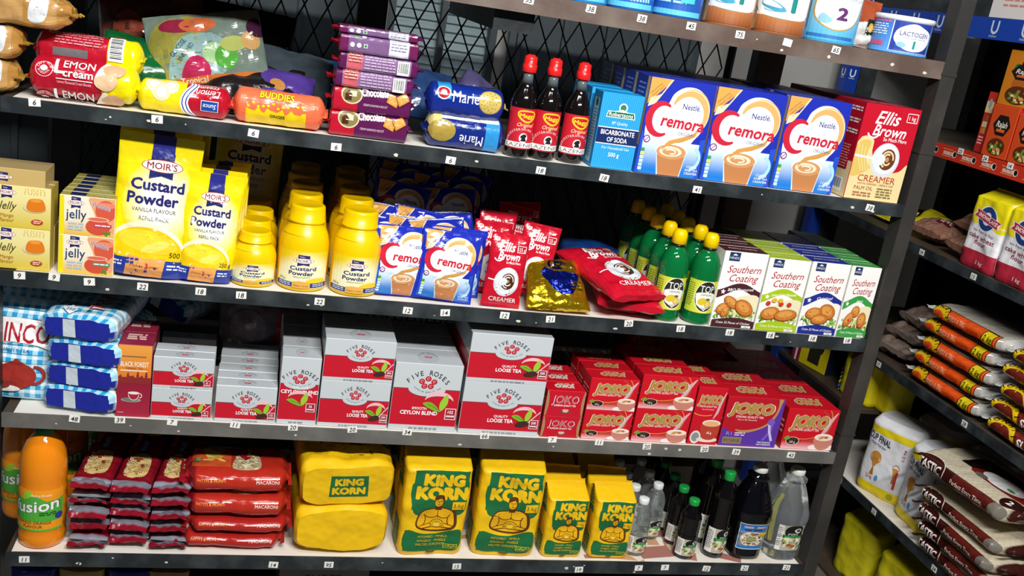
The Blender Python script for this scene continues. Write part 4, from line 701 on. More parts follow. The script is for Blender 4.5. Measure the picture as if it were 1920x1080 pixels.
def art_cup():
    a = Art(24, 21); a.r(0, 16.6, 24, 18.4, '#ecd41a'); a.r(0, 0, 24, 2.8, '#ecd41a'); a.t('CUP FINAL', 6.6, 14.4, 1.8, '#2c3050', w=11, b=.06, rot=-4); a.t('Maize Meal Best', 6.6, 13.2, .7, '#5a5f7c', w=8, sh=.3, rot=-4)
    for x, k in ((7, 1), (17.2, .6)): a.b([(x - 1.8 * k, 6.4 + 5 * k), (x - 1.4 * k, 7 + 2 * k), (x, 6 + 1.4 * k), (x + 1.4 * k, 7 + 2 * k), (x + 1.8 * k, 6.4 + 5 * k)], '#c98a3a'); a.arc(x, 8.6 + 1.6 * k, 2.5 * k, 1.5 * k, 0, 360, .4 * k, '#c98a3a'); a.p([(x - 1 * k, 5.4), (x + 1 * k, 5.4), (x + .3, 7.4), (x - .3, 7.4)], '#b3702a')
    a.t('2,5 kg', 19.4, 13.6, 1, '#b3303c', w=3.4, rot=90, b=.02); a.r(17.6, 4, 18.8, 8.8, '#c23a3c'); a.t('2,5 kg', 6.2, 4.2, 1, '#b3303c', w=3, b=.02); a.e(9.8, 5, .8, .8, '#4a9ac8'); a.e(17.8, 1.6, 1.6, .8, '#a8a21a'); return a
def art_cuptop():
    a = Art(24, 10); a.t('2,5 kg', 10, 5, 1.6, '#b3404c', w=5, b=.02, rot=-8, sh=.2); return a
def art_lacto(num, dark):
    a = Art(14, 16) if num == '2' else Art(16, 9)
    W, H = a.W, a.H
    if num == '2':
        a.r(0, 0, W, H, lambda x, y: mix('#3fa9dc', '#a8ddf2', y / 12), nx=1, ny=6)
        for k in range(8): a.r(k * .55, 2.4, k * .55 + .3, H, '#2f86c4' if k % 2 else '#d3eefa')
        a.b([(5.2, 5), (5, 10), (6, 14), (9, 17), (13.6, 15), (14, 9), (12.6, 4), (9, 2.4)], '#b8964e'); a.b([(5.5, 5.2), (5.3, 10), (6.3, 14), (9, 16.6), (13.3, 14.8), (13.7, 9), (12.4, 4.2), (9, 2.7)], '#fbfcfe')
        a.t('Nestlé', 9.2, 13.8, 1, '#2f5fa8', w=3.4); a.t('LACTOGEN', 9.6, 10.8, 2, '#263a7c', w=8, b=.03); a.t('FOLLOW-UP FORMULA', 9.6, 9.3, .8, '#8aa0b8', w=7.4, b=.005); a.t('2', 10, 5, 2.7, '#5c2466', b=.09)
        a.b([(6, 4.4), (6.6, 6), (7.6, 5.6), (8.6, 4.6), (7.4, 3.8)], '#8fc4e4'); a.r(4.4, .6, 13, 1.3, '#2f6cb4'); return a
    a.r(0, 0, W, H, lambda x, y: mix('#5fa6e6', '#3c74cc', y / 8), nx=1, ny=5); a.r(.4, 7.4, 7, 8.2, '#c86aa8'); a.lines(1.2, 6.6, (6.6, 6, 5.4, 4.8, 4.2), .3, '#dcecfa', 2); a.r(3, 1.4, 6.2, 2.6, '#d0568c'); a.e(2.2, 2, .6, .6, '#f4f6fa')
    a.r(7.4, .5, 15.4, 8.6, '#dfe8f6'); a.r(7.6, .6, 15.3, 8.5, '#2440a0'); a.b([(8.2, 3), (8.2, 5.4), (9.4, 6.8), (11.2, 7.6), (13, 6.9), (15, 5.6), (15, 3), (13.4, 1.2), (10.6, 1)], '#f8fafd'); a.t('LACTOGEN', 11.6, 4.5, 1.15, '#263a7c', w=5.4, b=.03); a.lines(9.4, 14, (3.9,), .25, '#a8bcd0'); a.t('1', 11.8, 1.6, 1.9, '#15948c', b=.08); a.b([(8.6, 2.2), (9.4, 3), (10.4, 2.2), (9.6, 1.5)], '#8fc4e4'); return a
def art_pelargon():
    a = Art(14, 18); a.r(0, 0, 14, 18, '#eef6f7'); a.r(0, 0, 4.2, 18, '#cdb68c')
    for k in range(7): a.r(.3 + k * .6, 0, .45 + k * .6, 18, '#7a6444')
    a.r(4.2, 0, 14, 3.6, lambda x, y: mix('#8a4a24', '#c07a44', y / 4)); a.arc(9.6, 6.4, 6.4, 3.2, 200, 330, .25, '#3f9a9c'); a.b([(4.2, 5), (6, 3.6), (12, 3.2), (14, 4.6), (14, 9), (4.2, 9)], '#eef6f7'); a.t('PELARGON', 9.2, 11.4, 2, '#2c3a6c', w=9, b=.02); a.t('ACIDIFIED STARTER INFANT FORMULA', 9.2, 10, .6, '#7a8a98', w=8.6, b=0); a.t('1', 10.6, 5, 3.6, '#12807c', b=.09)
    a.b([(5, 6), (5.6, 7.8), (6.6, 7.4), (8.4, 6.4), (9.4, 5.2), (7.6, 4.8)], '#3f98b8'); a.b([(5.3, 6.2), (5.7, 7.4), (7.4, 6.8), (8.6, 5.6)], '#dff0f4'); a.b([(5.8, 8.6), (6.4, 9.4), (7.2, 7.6)], '#9fd0e0'); a.arc(7.6, 5.2, 1.9, .5, 180, 360, .18, '#3f98b8'); return a
def art_bluetin(k):
    a = Art(14, 18); a.r(0, 0, 14, 18, ['#1f7fc8', '#1a5fb4', '#1c58b0'][k]); a.r(0, 0, 14, 1.2, '#5fc0e4'); a.lines(5, 10.5, (6, 5.2, 4.4, 3.6, 2.8), .5, '#a8dcf4', k + 1)
    if k == 0: a.t('Complete baby', 9.4, 2.2, 1, '#bfe8fa', w=6, sh=.2); a.e(9, 6, 3, 2, '#57b8a4')
    if k == 1:
        for q in range(7): a.r(9 + q * .6, 1.6, 9.4 + q * .6, 3 + 1.4 * ((q * 37) % 5) / 5, '#9fd4f0')
    if k == 2: a.barcode(2.2, 3, 4.6, 12, False); a.lines(5.2, 11, (11, 10, 9, 8, 7), .5, '#cfe8fa', 8); a.r(9.4, 3, 12, 4.4, '#4ac0c8')
    return a
def art_rajah(tall):
    a = Art(12, 14 if not tall else 20); H = a.H; a.r(0, 0, 12, H, '#d24a1c' if not tall else '#cf7c18')
    if tall: a.b([(3, 8), (6, 14), (12, 12), (12, 4), (5, 5)], '#b8601a'); a.p([(4, H - 8), (5, H - 3), (12, H - 2), (12, H - 8)], '#2a1610'); a.e(3.4, 13.4, .9, 2, '#2f7a38')
    cy = H * .62; a.p([(6 + 4.2 * math.cos(R_(t)), cy + 3.2 * math.sin(R_(t))) for t in range(0, 360, 60)], '#1a1412'); a.t('Rajah', 6, cy - .5, 1.7, '#f4ece0', w=5.2, b=.03, sh=.25); a.r(4, cy - 1.8, 8, cy - 1, '#e0642a')
    a.e(6, H * .2, 4.2, H * .17, '#5a2a10'); rr = random.Random(3)
    for k in range(26):
        t, q = rr.uniform(0, 6.3), rr.uniform(.1, .85); a.e(6 + 4 * q * math.cos(t), H * .2 + H * .16 * q * math.sin(t), .6, .45, rr.choice(['#e0a050', '#f0d8a8', '#c4702c', '#5f8a34']), n=9)
    return a
def art_rajah_side():
    a = Art(6, 16); a.r(0, 0, 6, 16, '#b82424'); a.r(0, 10.6, 6, 16, '#dcc088'); a.r(0, 13.6, 6, 16, '#c22a24'); a.e(3, 13, 1.4, 1.4, '#8a9aa0')
    for i in range(2):
        for j in range(3): a.r(1 + i * 2, 5 + j * 1.7, 2.8 + i * 2, 6.5 + j * 1.7, ['#c07a34', '#d8c48a', '#8a4a20', '#c9944c', '#dfd0a0', '#a85a24'][i * 3 + j])
    a.lines(1, 5, (3.8, 3, 2.2), .4, '#f0c0b8'); return a
# ---------------------------------------------------------------- room
def struct(name, mb, m):
    o = mb.build(name, m); o['kind'] = 'structure'; return o
b = MB(); b.box(-2.6, 3.4, -4.2, 1.22, -.05, 0); struct('floor', b, 'floor')
b = MB(); b.box(-2.6, .30, 1.02, 1.12, 0, 3); b.box(.30, .62, 1.02, 1.12, 0, 1.12); b.box(.30, .62, 1.02, 1.12, 1.62, 3); b.box(.62, 3.4, 1.02, 1.12, 0, 3); struct('wall_back', b, 'wall')
b = MB(); b.box(3.3, 3.4, -4.2, 1.02, 0, 3); struct('wall_right', b, 'wall')
# louvred window in the back wall
wn = MB()
for x0, x1, z0, z1 in ((.30, .32, 1.12, 1.62), (.60, .62, 1.12, 1.62), (.30, .62, 1.12, 1.14), (.30, .62, 1.60, 1.62), (.452, .468, 1.14, 1.60)): wn.box(x0, x1, 1.01, 1.05, z0, z1)
wo = struct('window_1', wn, 'sheet'); sl = MB()
for k in range(18):
    z = 1.15 + k * .0255; sl.box(.32, .60, 1.055, 1.06, z, z + .021, rot=Matrix.Rotation(R_(-28), 3, 'X'), org=Vector((.46, 1.057, z)))
sl.build('louvre', 'slat', wo)
# dark sheets and two layers of diamond mesh behind the shelving
sh = MB(); sh.box(-.95, .285, .93, .945, 0, 2.6)
for k in range(9): sh.box(-.93 + k * .14, -.915 + k * .14, .915, .93, 0, 2.6)
tag(sh.build('metal_sheet', 'sheet'), 'dark blue-grey metal sheet standing behind the mesh at the left of the shelves', 'sheet')
sh = MB(); sh.box(.64, 1.22, .93, .945, 0, 2.4)
for k in range(5): sh.box(.66 + k * .13, .675 + k * .13, .915, .93, 0, 2.4)
tag(sh.build('metal_sheet', 'sheet'), 'dark stained metal sheet behind the mesh above the blue creamer cartons', 'sheet')
def mesh_panel(x0, x1, y, z0, z1, px, pz, r, label, ph=0):
    mb = MB(); t = .012
    for a, c in (((x0, z0), (x1, z0)), ((x0, z1), (x1, z1)), ((x0, z0), (x0, z1)), ((x1, z0), (x1, z1))): mb.bar((a[0], y, a[1]), (c[0], y, c[1]), t)
    nx, nz_ = int((x1 - x0) / px), int((z1 - z0) / (pz / 2)) + 1
    for j in range(nz_):
        for i in range(nx):
            for s in (0, 1):
                xa, xb = x0 + (i + ph) * px + s * px / 2, x0 + (i + ph) * px + s * px / 2 + px / 2
                za, zb = (z0 + j * pz / 2, z0 + (j + 1) * pz / 2) if (s + j) % 2 == 0 else (z0 + (j + 1) * pz / 2, z0 + j * pz / 2)
                if xb > x1 or max(za, zb) > z1: continue
                mb.bar((xa, y, za), (xb, y, zb), r, n=4)
    return tag(mb.build('mesh_panel', 'wire'), label, 'metal mesh')
mesh_panel(-.5, 1.2, .668, .56, 1.95, .056, .118, .0021, 'black diamond steel mesh closing the back of the shelving')
mesh_panel(-.5, 1.2, .72, .56, 1.15, .056, .118, .0021, 'second sheet of black diamond mesh leaning behind the lower shelves', .35)  # set back a little, doubles the diamond lines low down
# ---------------------------------------------------------------- the main shelving unit
unit = empty('shelving_unit', 'welded steel shelving unit with five dark shelves facing the aisle', 'shelves', None, (.46, .3, 0))
ul = Vector((.46, .3, 0))
def part(mb, name, m, parent=None, smooth=False):
    mb.v = [tuple(Vector(v) - ul) for v in mb.v]; return mb.build(name, m, parent or unit, smooth)
def angle_post(x0, x1, y0, y1, z1, m):
    b = MB(); b.box(x0, x1, y0, y1, 0, z1)
    for z in [q for q in (1.47, 1.30, .62) if q < z1]: b.box(x0 - .0015, x1 + .0015, y0 - .0015, y1 + .0015, z, z + .006)
    return part(b, 'post', m)
angle_post(1.374, 1.409, 0, .04, 2.15, 'postm'); angle_post(-.492, -.457, 0, .035, .86, 'black')
angle_post(-.485, -.425, .585, .625, 2.1, 'black'); angle_post(.185, .255, .60, .64, 2.1, 'black'); angle_post(1.245, 1.325, .60, .64, 2.1, 'black')
rails = {}
def digits(mb, s, x, z, h=.0095):
    vs, fs, tw = textpoly(s, .02, .15); k = h / .72; mb.add([(x - tw * k / 2 + p[0] * k, -.0006, z - h / 2 + p[1] * k) for p in vs], fs, '#16161a')
TAGS = {'A': [(1108, 17, '38'), (1204, 35, '38'), (1296, 49, '45'), (1388, 65, '75'), (1477, 80, ''), (1568, 94, '65'), (992, 0, '35')],
 'B': [(64, 192, '6'), (294, 224, '6'), (475, 250, '6'), (631, 276, '6'), (846, 301, '6'), (1015, 320, '18'), (1134, 334, '18'), (1309, 356, '41'), (1632, 390, '38')],
 'C': [(36, 517, '9'), (101, 520, '9'), (167, 529, '9'), (267, 538, '22'), (376, 547, '18'), (452, 554, '18'), (599, 566, '22'), (765, 583, '12'), (835, 587, '14'), (946, 592, '12'), (1032, 599, '21'), (1178, 607, '20'), (1276, 617, '18'), (1368, 624, '18'), (1444, 629, '18'), (1523, 635, '18'), (1588, 639, '18')],
 'D': [(139, 786, '48'), (224, 788, '39'), (322, 792, '7'), (440, 797, '11'), (548, 802, '20'), (659, 806, '20'), (762, 811, '34'), (907, 818, '66'), (1034, 825, '7'), (1122, 830, '11'), (1212, 838, '20'), (1320, 843, '20'), (1380, 848, '39'), (1483, 854, '43')],
 'E': [(45, 1050, '11'), (513, 1060, '14'), (617, 1060, '95'), (857, 1063, '15'), (1087, 1069, '19'), (1198, 1066, '7'), (1247, 1065, '7'), (1325, 1067, '12'), (1396, 1066, '21'), (1474, 1065, '21')]}
for k, z, h, m, x0 in (('A', ZA, .036, 'rust', .30), ('B', ZB, .027, 'rail', -.457), ('C', ZC, .030, 'rail', -.457), ('D', ZD, .029, 'grey', -.45), ('E', ZE, .031, 'rail', -.44)):
    x0 = -.7 if k == 'A' else x0
    b = MB(); b.box(x0, 1.374, 0, .004, z - h, z + .001); b.box(x0, 1.374, .004, .034, z - h, z - h + .004)
    rr = random.Random(ord(k))
    for q in range(9):      # paint chips and torn sticker scraps
        x, zz = rr.uniform(-.4, 1.35), z - h * rr.uniform(.25, .85); r = rr.uniform(.0015, .005)
        b.add([(x + r * rr.uniform(.6, 1.4) * math.cos(t), -.0004, zz + r * .7 * rr.uniform(.6, 1.3) * math.sin(t)) for t in [i * 2 * PI / 7 for i in range(7)]], [tuple(range(7))], '#d8d0bf', 1)
    rail = part(b, 'front_rail', [m, 'attr'])
    for px, py, s in TAGS[k]:
        x, zz = xat(px, -.003, z - .014), z - .013; zz = zat(py, x, -.003); t = MB(); t.box(-.0098, .0098, 0, .0006, -.0073, .0073, '#f1efe9'); digits(t, s, 0, 0)
        a = rr.uniform(-6, 6); t.v = [tuple(Matrix.Rotation(R_(a), 3, 'Y') @ Vector(v)) for v in t.v]
        o = t.build('price_tag', 'attr', rail); o.location = Vector((x, -.0012, zz)) - ul
    b = MB(); b.box(x0, 1.374, .004, .60, z - .010, z - .0012)
    if k != 'A':
        for y in (.2, .42): b.box(x0, 1.374, y, y + .03, z - .026, z - .011)
    part(b, 'shelf_board', 'brownboard' if k == 'A' else 'board')
    if k == 'A': b = MB(); b.box(.40, .475, .03, .58, z - .075, z - .037); b.box(.475, .48, .03, .06, z - .07, z - .03); part(b, 'bracket', 'black')
b = MB()
for y0, y1 in ((-.002, .3), (.3, .55)):
    b.box(-.43, 1.36, max(y0, .0045), y1 if y0 < 0 else .31, ZC - .0011, ZC - .0002)
part(b, 'shelf_liner', 'liner')
b = MB(); b.box(-.43, .62, .0045, .3, ZD - .0011, ZD - .0002); b.box(.62, 1.36, .0045, .3, ZD - .0011, ZD - .0002); part(b, 'shelf_liner', 'liner')
b = MB(); b.box(-.43, 1.36, .0045, .5, ZE - .0011, ZE - .0003); part(b, 'shelf_liner', 'liner')
b = MB(); b.box(-.44, 1.36, .0045, .15, ZB - .0011, ZB - .0003); part(b, 'shelf_liner', 'liner')
b = MB(); rr = random.Random(12)   # printed leaflets under the bottles
for k in range(90):
    x, y, a = rr.uniform(.5, 1.32), rr.uniform(.02, .4), rr.uniform(-.6, .6); w_, h_ = rr.uniform(.008, .05), rr.uniform(.005, .025)
    b.add([(x + i * w_ * math.cos(a) - j * h_ * math.sin(a), y + i * w_ * math.sin(a) + j * h_ * math.cos(a), ZE - .0002 + k * 1e-6) for i, j in ((-1, -1), (1, -1), (1, 1), (-1, 1)) ], [(0, 1, 2, 3)], rr.choice(['#b87a64', '#c99a70', '#6f98b4', '#e6dcc8', '#a4adb0', '#a87064', '#f0e8da', '#7a8a9a', '#d8c8a0']))
b.v = [(max(-.43, min(1.36, v[0])), max(.006, v[1]), v[2]) for v in b.v]; part(b, 'leaflet', 'attr')
plaid = MB()
for k in range(20): plaid.box(.62 + k * .02, .632 + k * .02, .30, .58, ZD + .0004, ZD + .001, ['#7a5a44', '#54403a', '#9a7c58'][k % 3])
for k in range(10): plaid.box(.62, 1.02, .3 + k * .028, .306 + k * .028, ZD + .001, ZD + .0014, ['#5a3c34', '#a08460'][k % 2])
tag(plaid.build('shelf_cloth', 'attr'), 'brown plaid cloth lying at the back of the tea shelf', 'cloth')
# ---------------------------------------------------------------- cartons
G = .0006
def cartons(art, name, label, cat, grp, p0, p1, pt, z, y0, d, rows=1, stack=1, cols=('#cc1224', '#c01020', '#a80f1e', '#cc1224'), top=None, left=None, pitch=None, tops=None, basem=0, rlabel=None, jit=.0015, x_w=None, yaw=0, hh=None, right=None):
    """rows run back from the shelf edge, stack goes up; pt = pixel height of the front top edge of each layer"""
    if x_w: xc, w_ = x_w
    else: xl, xr = xat(p0, y0, z), xat(p1, y0, z); xc, w_ = (xl + xr) / 2, xr - xl - 2 * G
    pt = pt if isinstance(pt, (list, tuple)) else [pt]; zz = [z] + ([zat(p, xc, y0) for p in pt] if hh is None else [z + hh * (k + 1) for k in range(stack)])
    out = []; me = None; rr = random.Random(p0)
    for s in range(stack):
        h = zz[s + 1] - zz[s] - .0004
        if me is None or abs(h - me[1]) > .004: me = (carton_mesh(name, w_, d, h, cols, art, top, left, right, basem=basem), h)
        n = rows[s] if isinstance(rows, (list, tuple)) else rows
        for r in range(n):
            o = link(name, me[0]); y = y0 + r * (pitch or d + .0015); o.location = (xc + (rr.uniform(-jit, jit) if r else 0), y, zz[s] + .0002); o.rotation_euler.z = R_(yaw)
            lay = '' if stack == 1 else (', on top' if s == stack - 1 else ', at the bottom') if stack < 3 else ['', ', middle', ', on top'][min(s, 2)]
            l = label if r == 0 else (rlabel or label.split(' with ')[0]) + ', ' + ORD[r] + ' back in its row'
            tag(o, l + lay, cat, grp if n * stack > 1 else None); out.append(o)
    return out, xc, w_, zz
A_cr, A_el, A_els = art_cremora(), art_ellis(), art_ellis_side()
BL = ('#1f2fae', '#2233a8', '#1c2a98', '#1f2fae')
tcr = Art(16, 8); tcr.t('creamer', 8, 3, 2, '#8fa0e0', w=8, flip=True); lcr = Art(8, 21); lcr.r(0, 0, 8, 21, '#1a2a92'); lcr.r(6.4, 0, 8, 21, '#d9b878'); lcr.lines(1.5, 5.5, (19, 18, 17, 16, 14), .4, '#8f9ad8'); lcr.r(0, 0, 8, 6, '#2d7fd0')
for i, (p0, p1, pt, nm) in enumerate(((1187, 1308, 152, 'left of the three in front'), (1310, 1439, 171, 'middle of the three in front'), (1442, 1557, 187, 'right of the three in front'))):
    cartons(A_cr, 'creamer_carton', 'blue creamer carton with white heart and mug, ' + nm, 'carton', 'blue creamer cartons on the upper shelf', p0, p1, pt, ZB, .012 + .004 * i, .078, rows=4, cols=BL, top=tcr, left=lcr, rlabel='blue coffee creamer carton in the ' + ('left', 'middle', 'right')[i] + ' row')
te = Art(15, 8); te.lines(3, 12, (5, 3), .7, '#e0a0a8')
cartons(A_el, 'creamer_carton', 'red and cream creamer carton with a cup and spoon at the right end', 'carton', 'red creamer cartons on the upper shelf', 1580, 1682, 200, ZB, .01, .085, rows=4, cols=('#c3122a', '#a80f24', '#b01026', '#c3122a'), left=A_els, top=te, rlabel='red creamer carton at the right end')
lb = Art(6, 17); lb.r(0, 0, 6, 17, '#1a8acb'); lb.r(1.2, .8, 4.6, 15.4, '#a9d8ee'); lb.e(3, 14.4, 1, 1, '#2a6a54'); lb.lines(1.6, 4.2, [12.6 - k * .7 for k in range(16)], .3, '#5a9ac0')
cartons(art_bicarb(), 'soda_carton', 'light blue carton with BICARBONATE OF SODA on a navy band', 'carton', 'light blue soda cartons', 1106, 1184, 177, ZB, .012, .055, rows=3, cols=('#1b97dc',) * 4, left=lb, rlabel='light blue soda carton', pitch=.075)
# Southern coating, four flavours
for i, (p0, p1, pt, dk, sub, food, dsc) in enumerate((
    (1329, 1410, 474, '#4a2328', 'BBQ Flavoured', [(2.4, 4.6, 1.9, 1.5, 20), (4.4, 6.4, 2.4, 1.3, -30), (8.2, 5.2, 2.9, 1.9, -30), (3.2, 3.9, 1.5, 1, 60)], 'brown banded'),
    (1412, 1489, 487, '#a9c41e', 'Lemon & Herb Flavoured', [(3.4, 4.6, 2.8, 1.8, 10), (8, 4.4, 3.4, 1.6, 8)], 'lime green banded'),
    (1491, 1562, 494, '#20308c', 'Original', [(8, 6.2, 2.7, 2.1, -20), (3.8, 5.6, 2.6, 1.6, 10), (6, 4, 2.7, 1.3, 5)], 'dark blue banded'),
    (1564, 1619, 501, '#3c9a44', 'Mild', [(5.6, 7, 1.7, 1.6, 0), (3.4, 4.8, 2.4, 1.5, 50), (8.8, 4.8, 1.8, 2.2, 10)], 'green banded'))):
    tp = Art(12, 6); tp.r(0, 0, 12, 6, dk); tp.t('Southern Coating', 6, 2.6, 1.1, '#e6e2dc', w=8, flip=True, sh=.2)
    ls = Art(6, 19); ls.r(0, 0, 6, 19, '#eceae4'); ls.t('Southern', 3, 14.6, 1, '#a83040', w=4.6, sh=.3); ls.t('Coating', 3, 13.2, 1, '#a83040', w=4, sh=.3); ls.r(1, 9.6, 5.4, 11, '#1c1a1a'); ls.lines(.8, 5.2, [8.6 - k * .6 for k in range(12)], .25, '#8a8680')
    cartons(art_south(dk, food, sub, i + 1), 'coating_carton', 'white %s carton of chicken coating with fried pieces' % dsc, 'carton', 'chicken coating cartons', p0, p1, pt, ZC, .012, .05, rows=(4, 5, 5, 6)[i], cols=('#f4f3f0', dk, '#eceae4', '#f4f3f0'), top=tp, left=ls, rlabel=dsc + ' chicken coating carton')
# jelly
J = ('#e4d28a', '#a88f58', '#c9b44c', '#e4d28a')
jl = Art(5, 8); jl.r(0, 0, 5, 8, '#d9cc5c'); jl.lines(.8, 4, (6.5, 5.6, 4.7, 3.8, 2.9), .3, '#8a7c3c'); am = art_mango()
cartons(am, 'jelly_carton', 'pale yellow mango jelly carton at the left end', 'carton', 'mango jelly cartons', -24, 93, [428, 352], ZC, .012, .034, rows=[3, 2], stack=2, cols=J, top=None, left=jl, rlabel='pale yellow mango jelly carton')
tm = Art(12, 5); moir(tm, 4.2, 2.6, 1.5); tm.r(0, 0, .9, 5, '#e6d820')
xc = xat(20, .012, ZC); zt = zat(351, xc, .012)
mo = link('jelly_carton', carton_mesh('jelly_carton', .112, .078, .034, ('#c9ac6c', '#b09868', '#c2a672', '#c9ac6c'), tm)); mo.location = (xat(37, .02, zt) - .012, .0135, zt + .0006); tag(mo, 'tan jelly carton lying flat on top of the mango jelly stack', 'carton')
for s, (c, zz0) in enumerate((('#4f9a5c', 0), ('#b3404c', 1))): pass
aw = [art_wobble('#4f9a6c'), art_wobble('#c0485c')]
twb = Art(12, 4); twb.r(0, 0, 12, 4, '#a9a048'); twb.r(2, .4, 5.4, 3.6, '#20285c'); twb.lines(6, 11, (2.6, 1.4), .3, '#e4dca0')
_, wx, ww, wz = cartons(aw[0], 'jelly_carton', 'wobbly red jelly carton with a green stripe, lower of the two in front', 'carton', 'red jelly cartons', 107, 212, [443], ZC, .012, .03, rows=5, cols=('#f3ead2', '#a9a048', '#eddc14', '#f3ead2'), top=twb, rlabel='red jelly carton in the lower layer')
cartons(aw[1], 'jelly_carton', 'wobbly red jelly carton with a red stripe, upper of the two in front', 'carton', 'red jelly cartons', 107, 212, 0, wz[1], .012, .03, rows=6, cols=('#f3ead2', '#a9a048', '#eddc14', '#f3ead2'), top=twb, rlabel='red jelly carton in the upper layer', x_w=(wx, ww), hh=wz[1] - wz[0])
# tea, silver and red
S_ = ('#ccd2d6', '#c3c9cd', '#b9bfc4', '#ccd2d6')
def rose(art, lab, p0, p1, pt, d, rows=1, stack=1, y0=.012, z=ZD, grp='silver and red tea cartons', **k):
    h = 1; side = Art(d * 100, 10); side.r(0, 0, d * 100, 10, '#a3abb1', 1); side.r(0, .7, d * 100, 5.4, '#a51425')
    return cartons(art, 'tea_carton', lab, 'carton', grp, p0, p1, pt, z, y0, d, rows=rows, stack=stack, cols=S_, top=top_roses(art.W, d * 100), left=side, basem=1, **k)
a_sm = art_roses(10.8, 5.4, 2.5, 'QUALITY', 'LOOSE TEA', lx=.8, tx=.52, badge='62')
rose(a_sm, 'small silver and red loose tea carton beside the orange tea carton', 281, 395, [729, 674], .036, rows=[2, 2], stack=2, rlabel='small silver loose tea carton', grp='small loose tea cartons')
rose(a_sm, 'dim silver tea carton alone at the back', 300, 402, [690, 634], .036, rows=[1, 1], stack=2, y0=.26, grp='small loose tea cartons at the back')
rose(art_roses(11.2, 6.2, 2.9, 'QUALITY', 'LOOSE TEA', lx=.82, tx=.52, badge='125'), 'single layer silver loose tea carton heading the long row', 400, 515, 725, .038, rows=6, rlabel='silver loose tea carton in the single layer row', grp='single layer loose tea cartons')
rose(art_roses(7, 13, 5, 'SMOOTH', 'CEYLON BLEND', False, 1, .6, .52, '26', low=False), 'narrow upright silver Ceylon blend carton', 517, 591, 671, .062, rows=5, rlabel='narrow upright Ceylon blend carton', grp='narrow Ceylon blend cartons')
rose(art_roses(13, 7.4, 2.9, 'QUALITY', 'LOOSE TEA', lx=.84, tx=.56), 'wide silver loose tea carton right of the narrow Ceylon carton', 593, 724, [716, 638], .075, rows=[2, 2], stack=2, rlabel='wide silver loose tea carton', grp='wide loose tea cartons')
rose(art_roses(13, 12.6, 4.6, 'SMOOTH', 'CEYLON BLEND', False, 1, .74, .42, '102'), 'large square silver Ceylon blend carton', 726, 852, 683, .085, rows=3, rlabel='large square Ceylon blend carton', grp='square Ceylon blend cartons')
rose(art_roses(15.4, 9.6, 3.7, 'QUALITY', 'LOOSE TEA', lx=.82, tx=.5), 'largest silver loose tea carton in the middle of the shelf', 857, 1007, [719, 629], .105, rows=[2, 2], stack=2, rlabel='largest silver loose tea carton', grp='largest loose tea cartons')
fs_ = Art(6, 17); fs_.r(0, 0, 6, 17, '#7c1c30'); fs_.lines(1, 5, (15, 14, 12), .5, '#c8909a')
ft = Art(8.6, 6); ft.lines(1.5, 6.5, (4.4, 3.4, 2.4), .7, '#e0b8b0'); frt = carton_mesh
cartons(art_forest(), 'tea_carton', 'tall orange and maroon tea carton with fir trees and a cup', 'carton', 'orange tea cartons', 215, 280, 647, ZD, .012, .07, rows=2, cols=('#a82440', '#8c2440', '#7c1c30', '#a82440'), top=ft, left=fs_)
# red tea
def joko(art, lab, p0, p1, pt, d, **k):
    rl = k.pop('rlabel', lab); sd = Art(d * 100, 8); sd.r(0, 0, d * 100, 8, '#a31020'); sd.lines(.6, d * 100 - .6, (5, 4, 3), .4, '#e0b0b0')
    return cartons(art, 'tea_carton', lab, 'carton', k.pop('grp', 'red tea cartons'), p0, p1, pt, k.pop('z', ZD), k.pop('y0', .012), d, top=top_joko(art.W, d * 100, k.pop('gold', '#b3904a')), left=sd, rlabel=rl, **k)
joko(art_joko_small(), 'small red tea carton with white lettering and brown card edges', 1011, 1084, [781, 733], .05, rows=[3, 3], stack=2, gold='#d8c8c0', rlabel='small red tea carton with white lettering', grp='small white lettered red tea cartons')
joko(art_joko(9, 6), 'red tea carton with gold lettering next to the small white lettered ones', 1087, 1178, [770, 711], .05, rows=[3, 3], stack=2, rlabel='red tea carton, leftmost gold lettered stack', grp='leftmost gold lettered tea cartons')
joko(art_joko(10.5, 6.8), 'red tea carton with gold lettering in the tallest red stack', 1181, 1285, [768, 704], .062, rows=[3, 3], stack=2, rlabel='red tea carton, tallest red stack', grp='tallest red tea stack')
joko(art_joko_tall(), 'narrow upright red tea carton left of the purple one', 1287, 1342, 727, .07, rows=4, rlabel='narrow upright red tea carton', grp='narrow upright red tea cartons')
joko(art_powa(), 'red and purple tea carton with a ribbon emblem', 1345, 1452, 746, .075, rows=3, rlabel='red tea carton in the row of the purple one', grp='purple and red tea cartons')
joko(art_joko(10, 8.4), 'red tea carton at the right end of the shelf', 1461, 1557, 768, .075, rows=5, rlabel='red tea carton in the right end row', grp='right end red tea cartons')
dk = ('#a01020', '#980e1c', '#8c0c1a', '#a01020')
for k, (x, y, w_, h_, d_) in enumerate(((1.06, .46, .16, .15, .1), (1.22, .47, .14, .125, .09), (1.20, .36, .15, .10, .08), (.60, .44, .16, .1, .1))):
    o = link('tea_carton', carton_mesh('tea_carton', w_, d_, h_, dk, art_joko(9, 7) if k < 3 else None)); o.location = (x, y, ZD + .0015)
    tag(o, ['large dark red carton at the back left of the red tea', 'large dark red carton at the back right of the red tea', 'dark red carton in front of the large back ones', 'dark red carton at the back behind the silver tea'][k], 'carton')
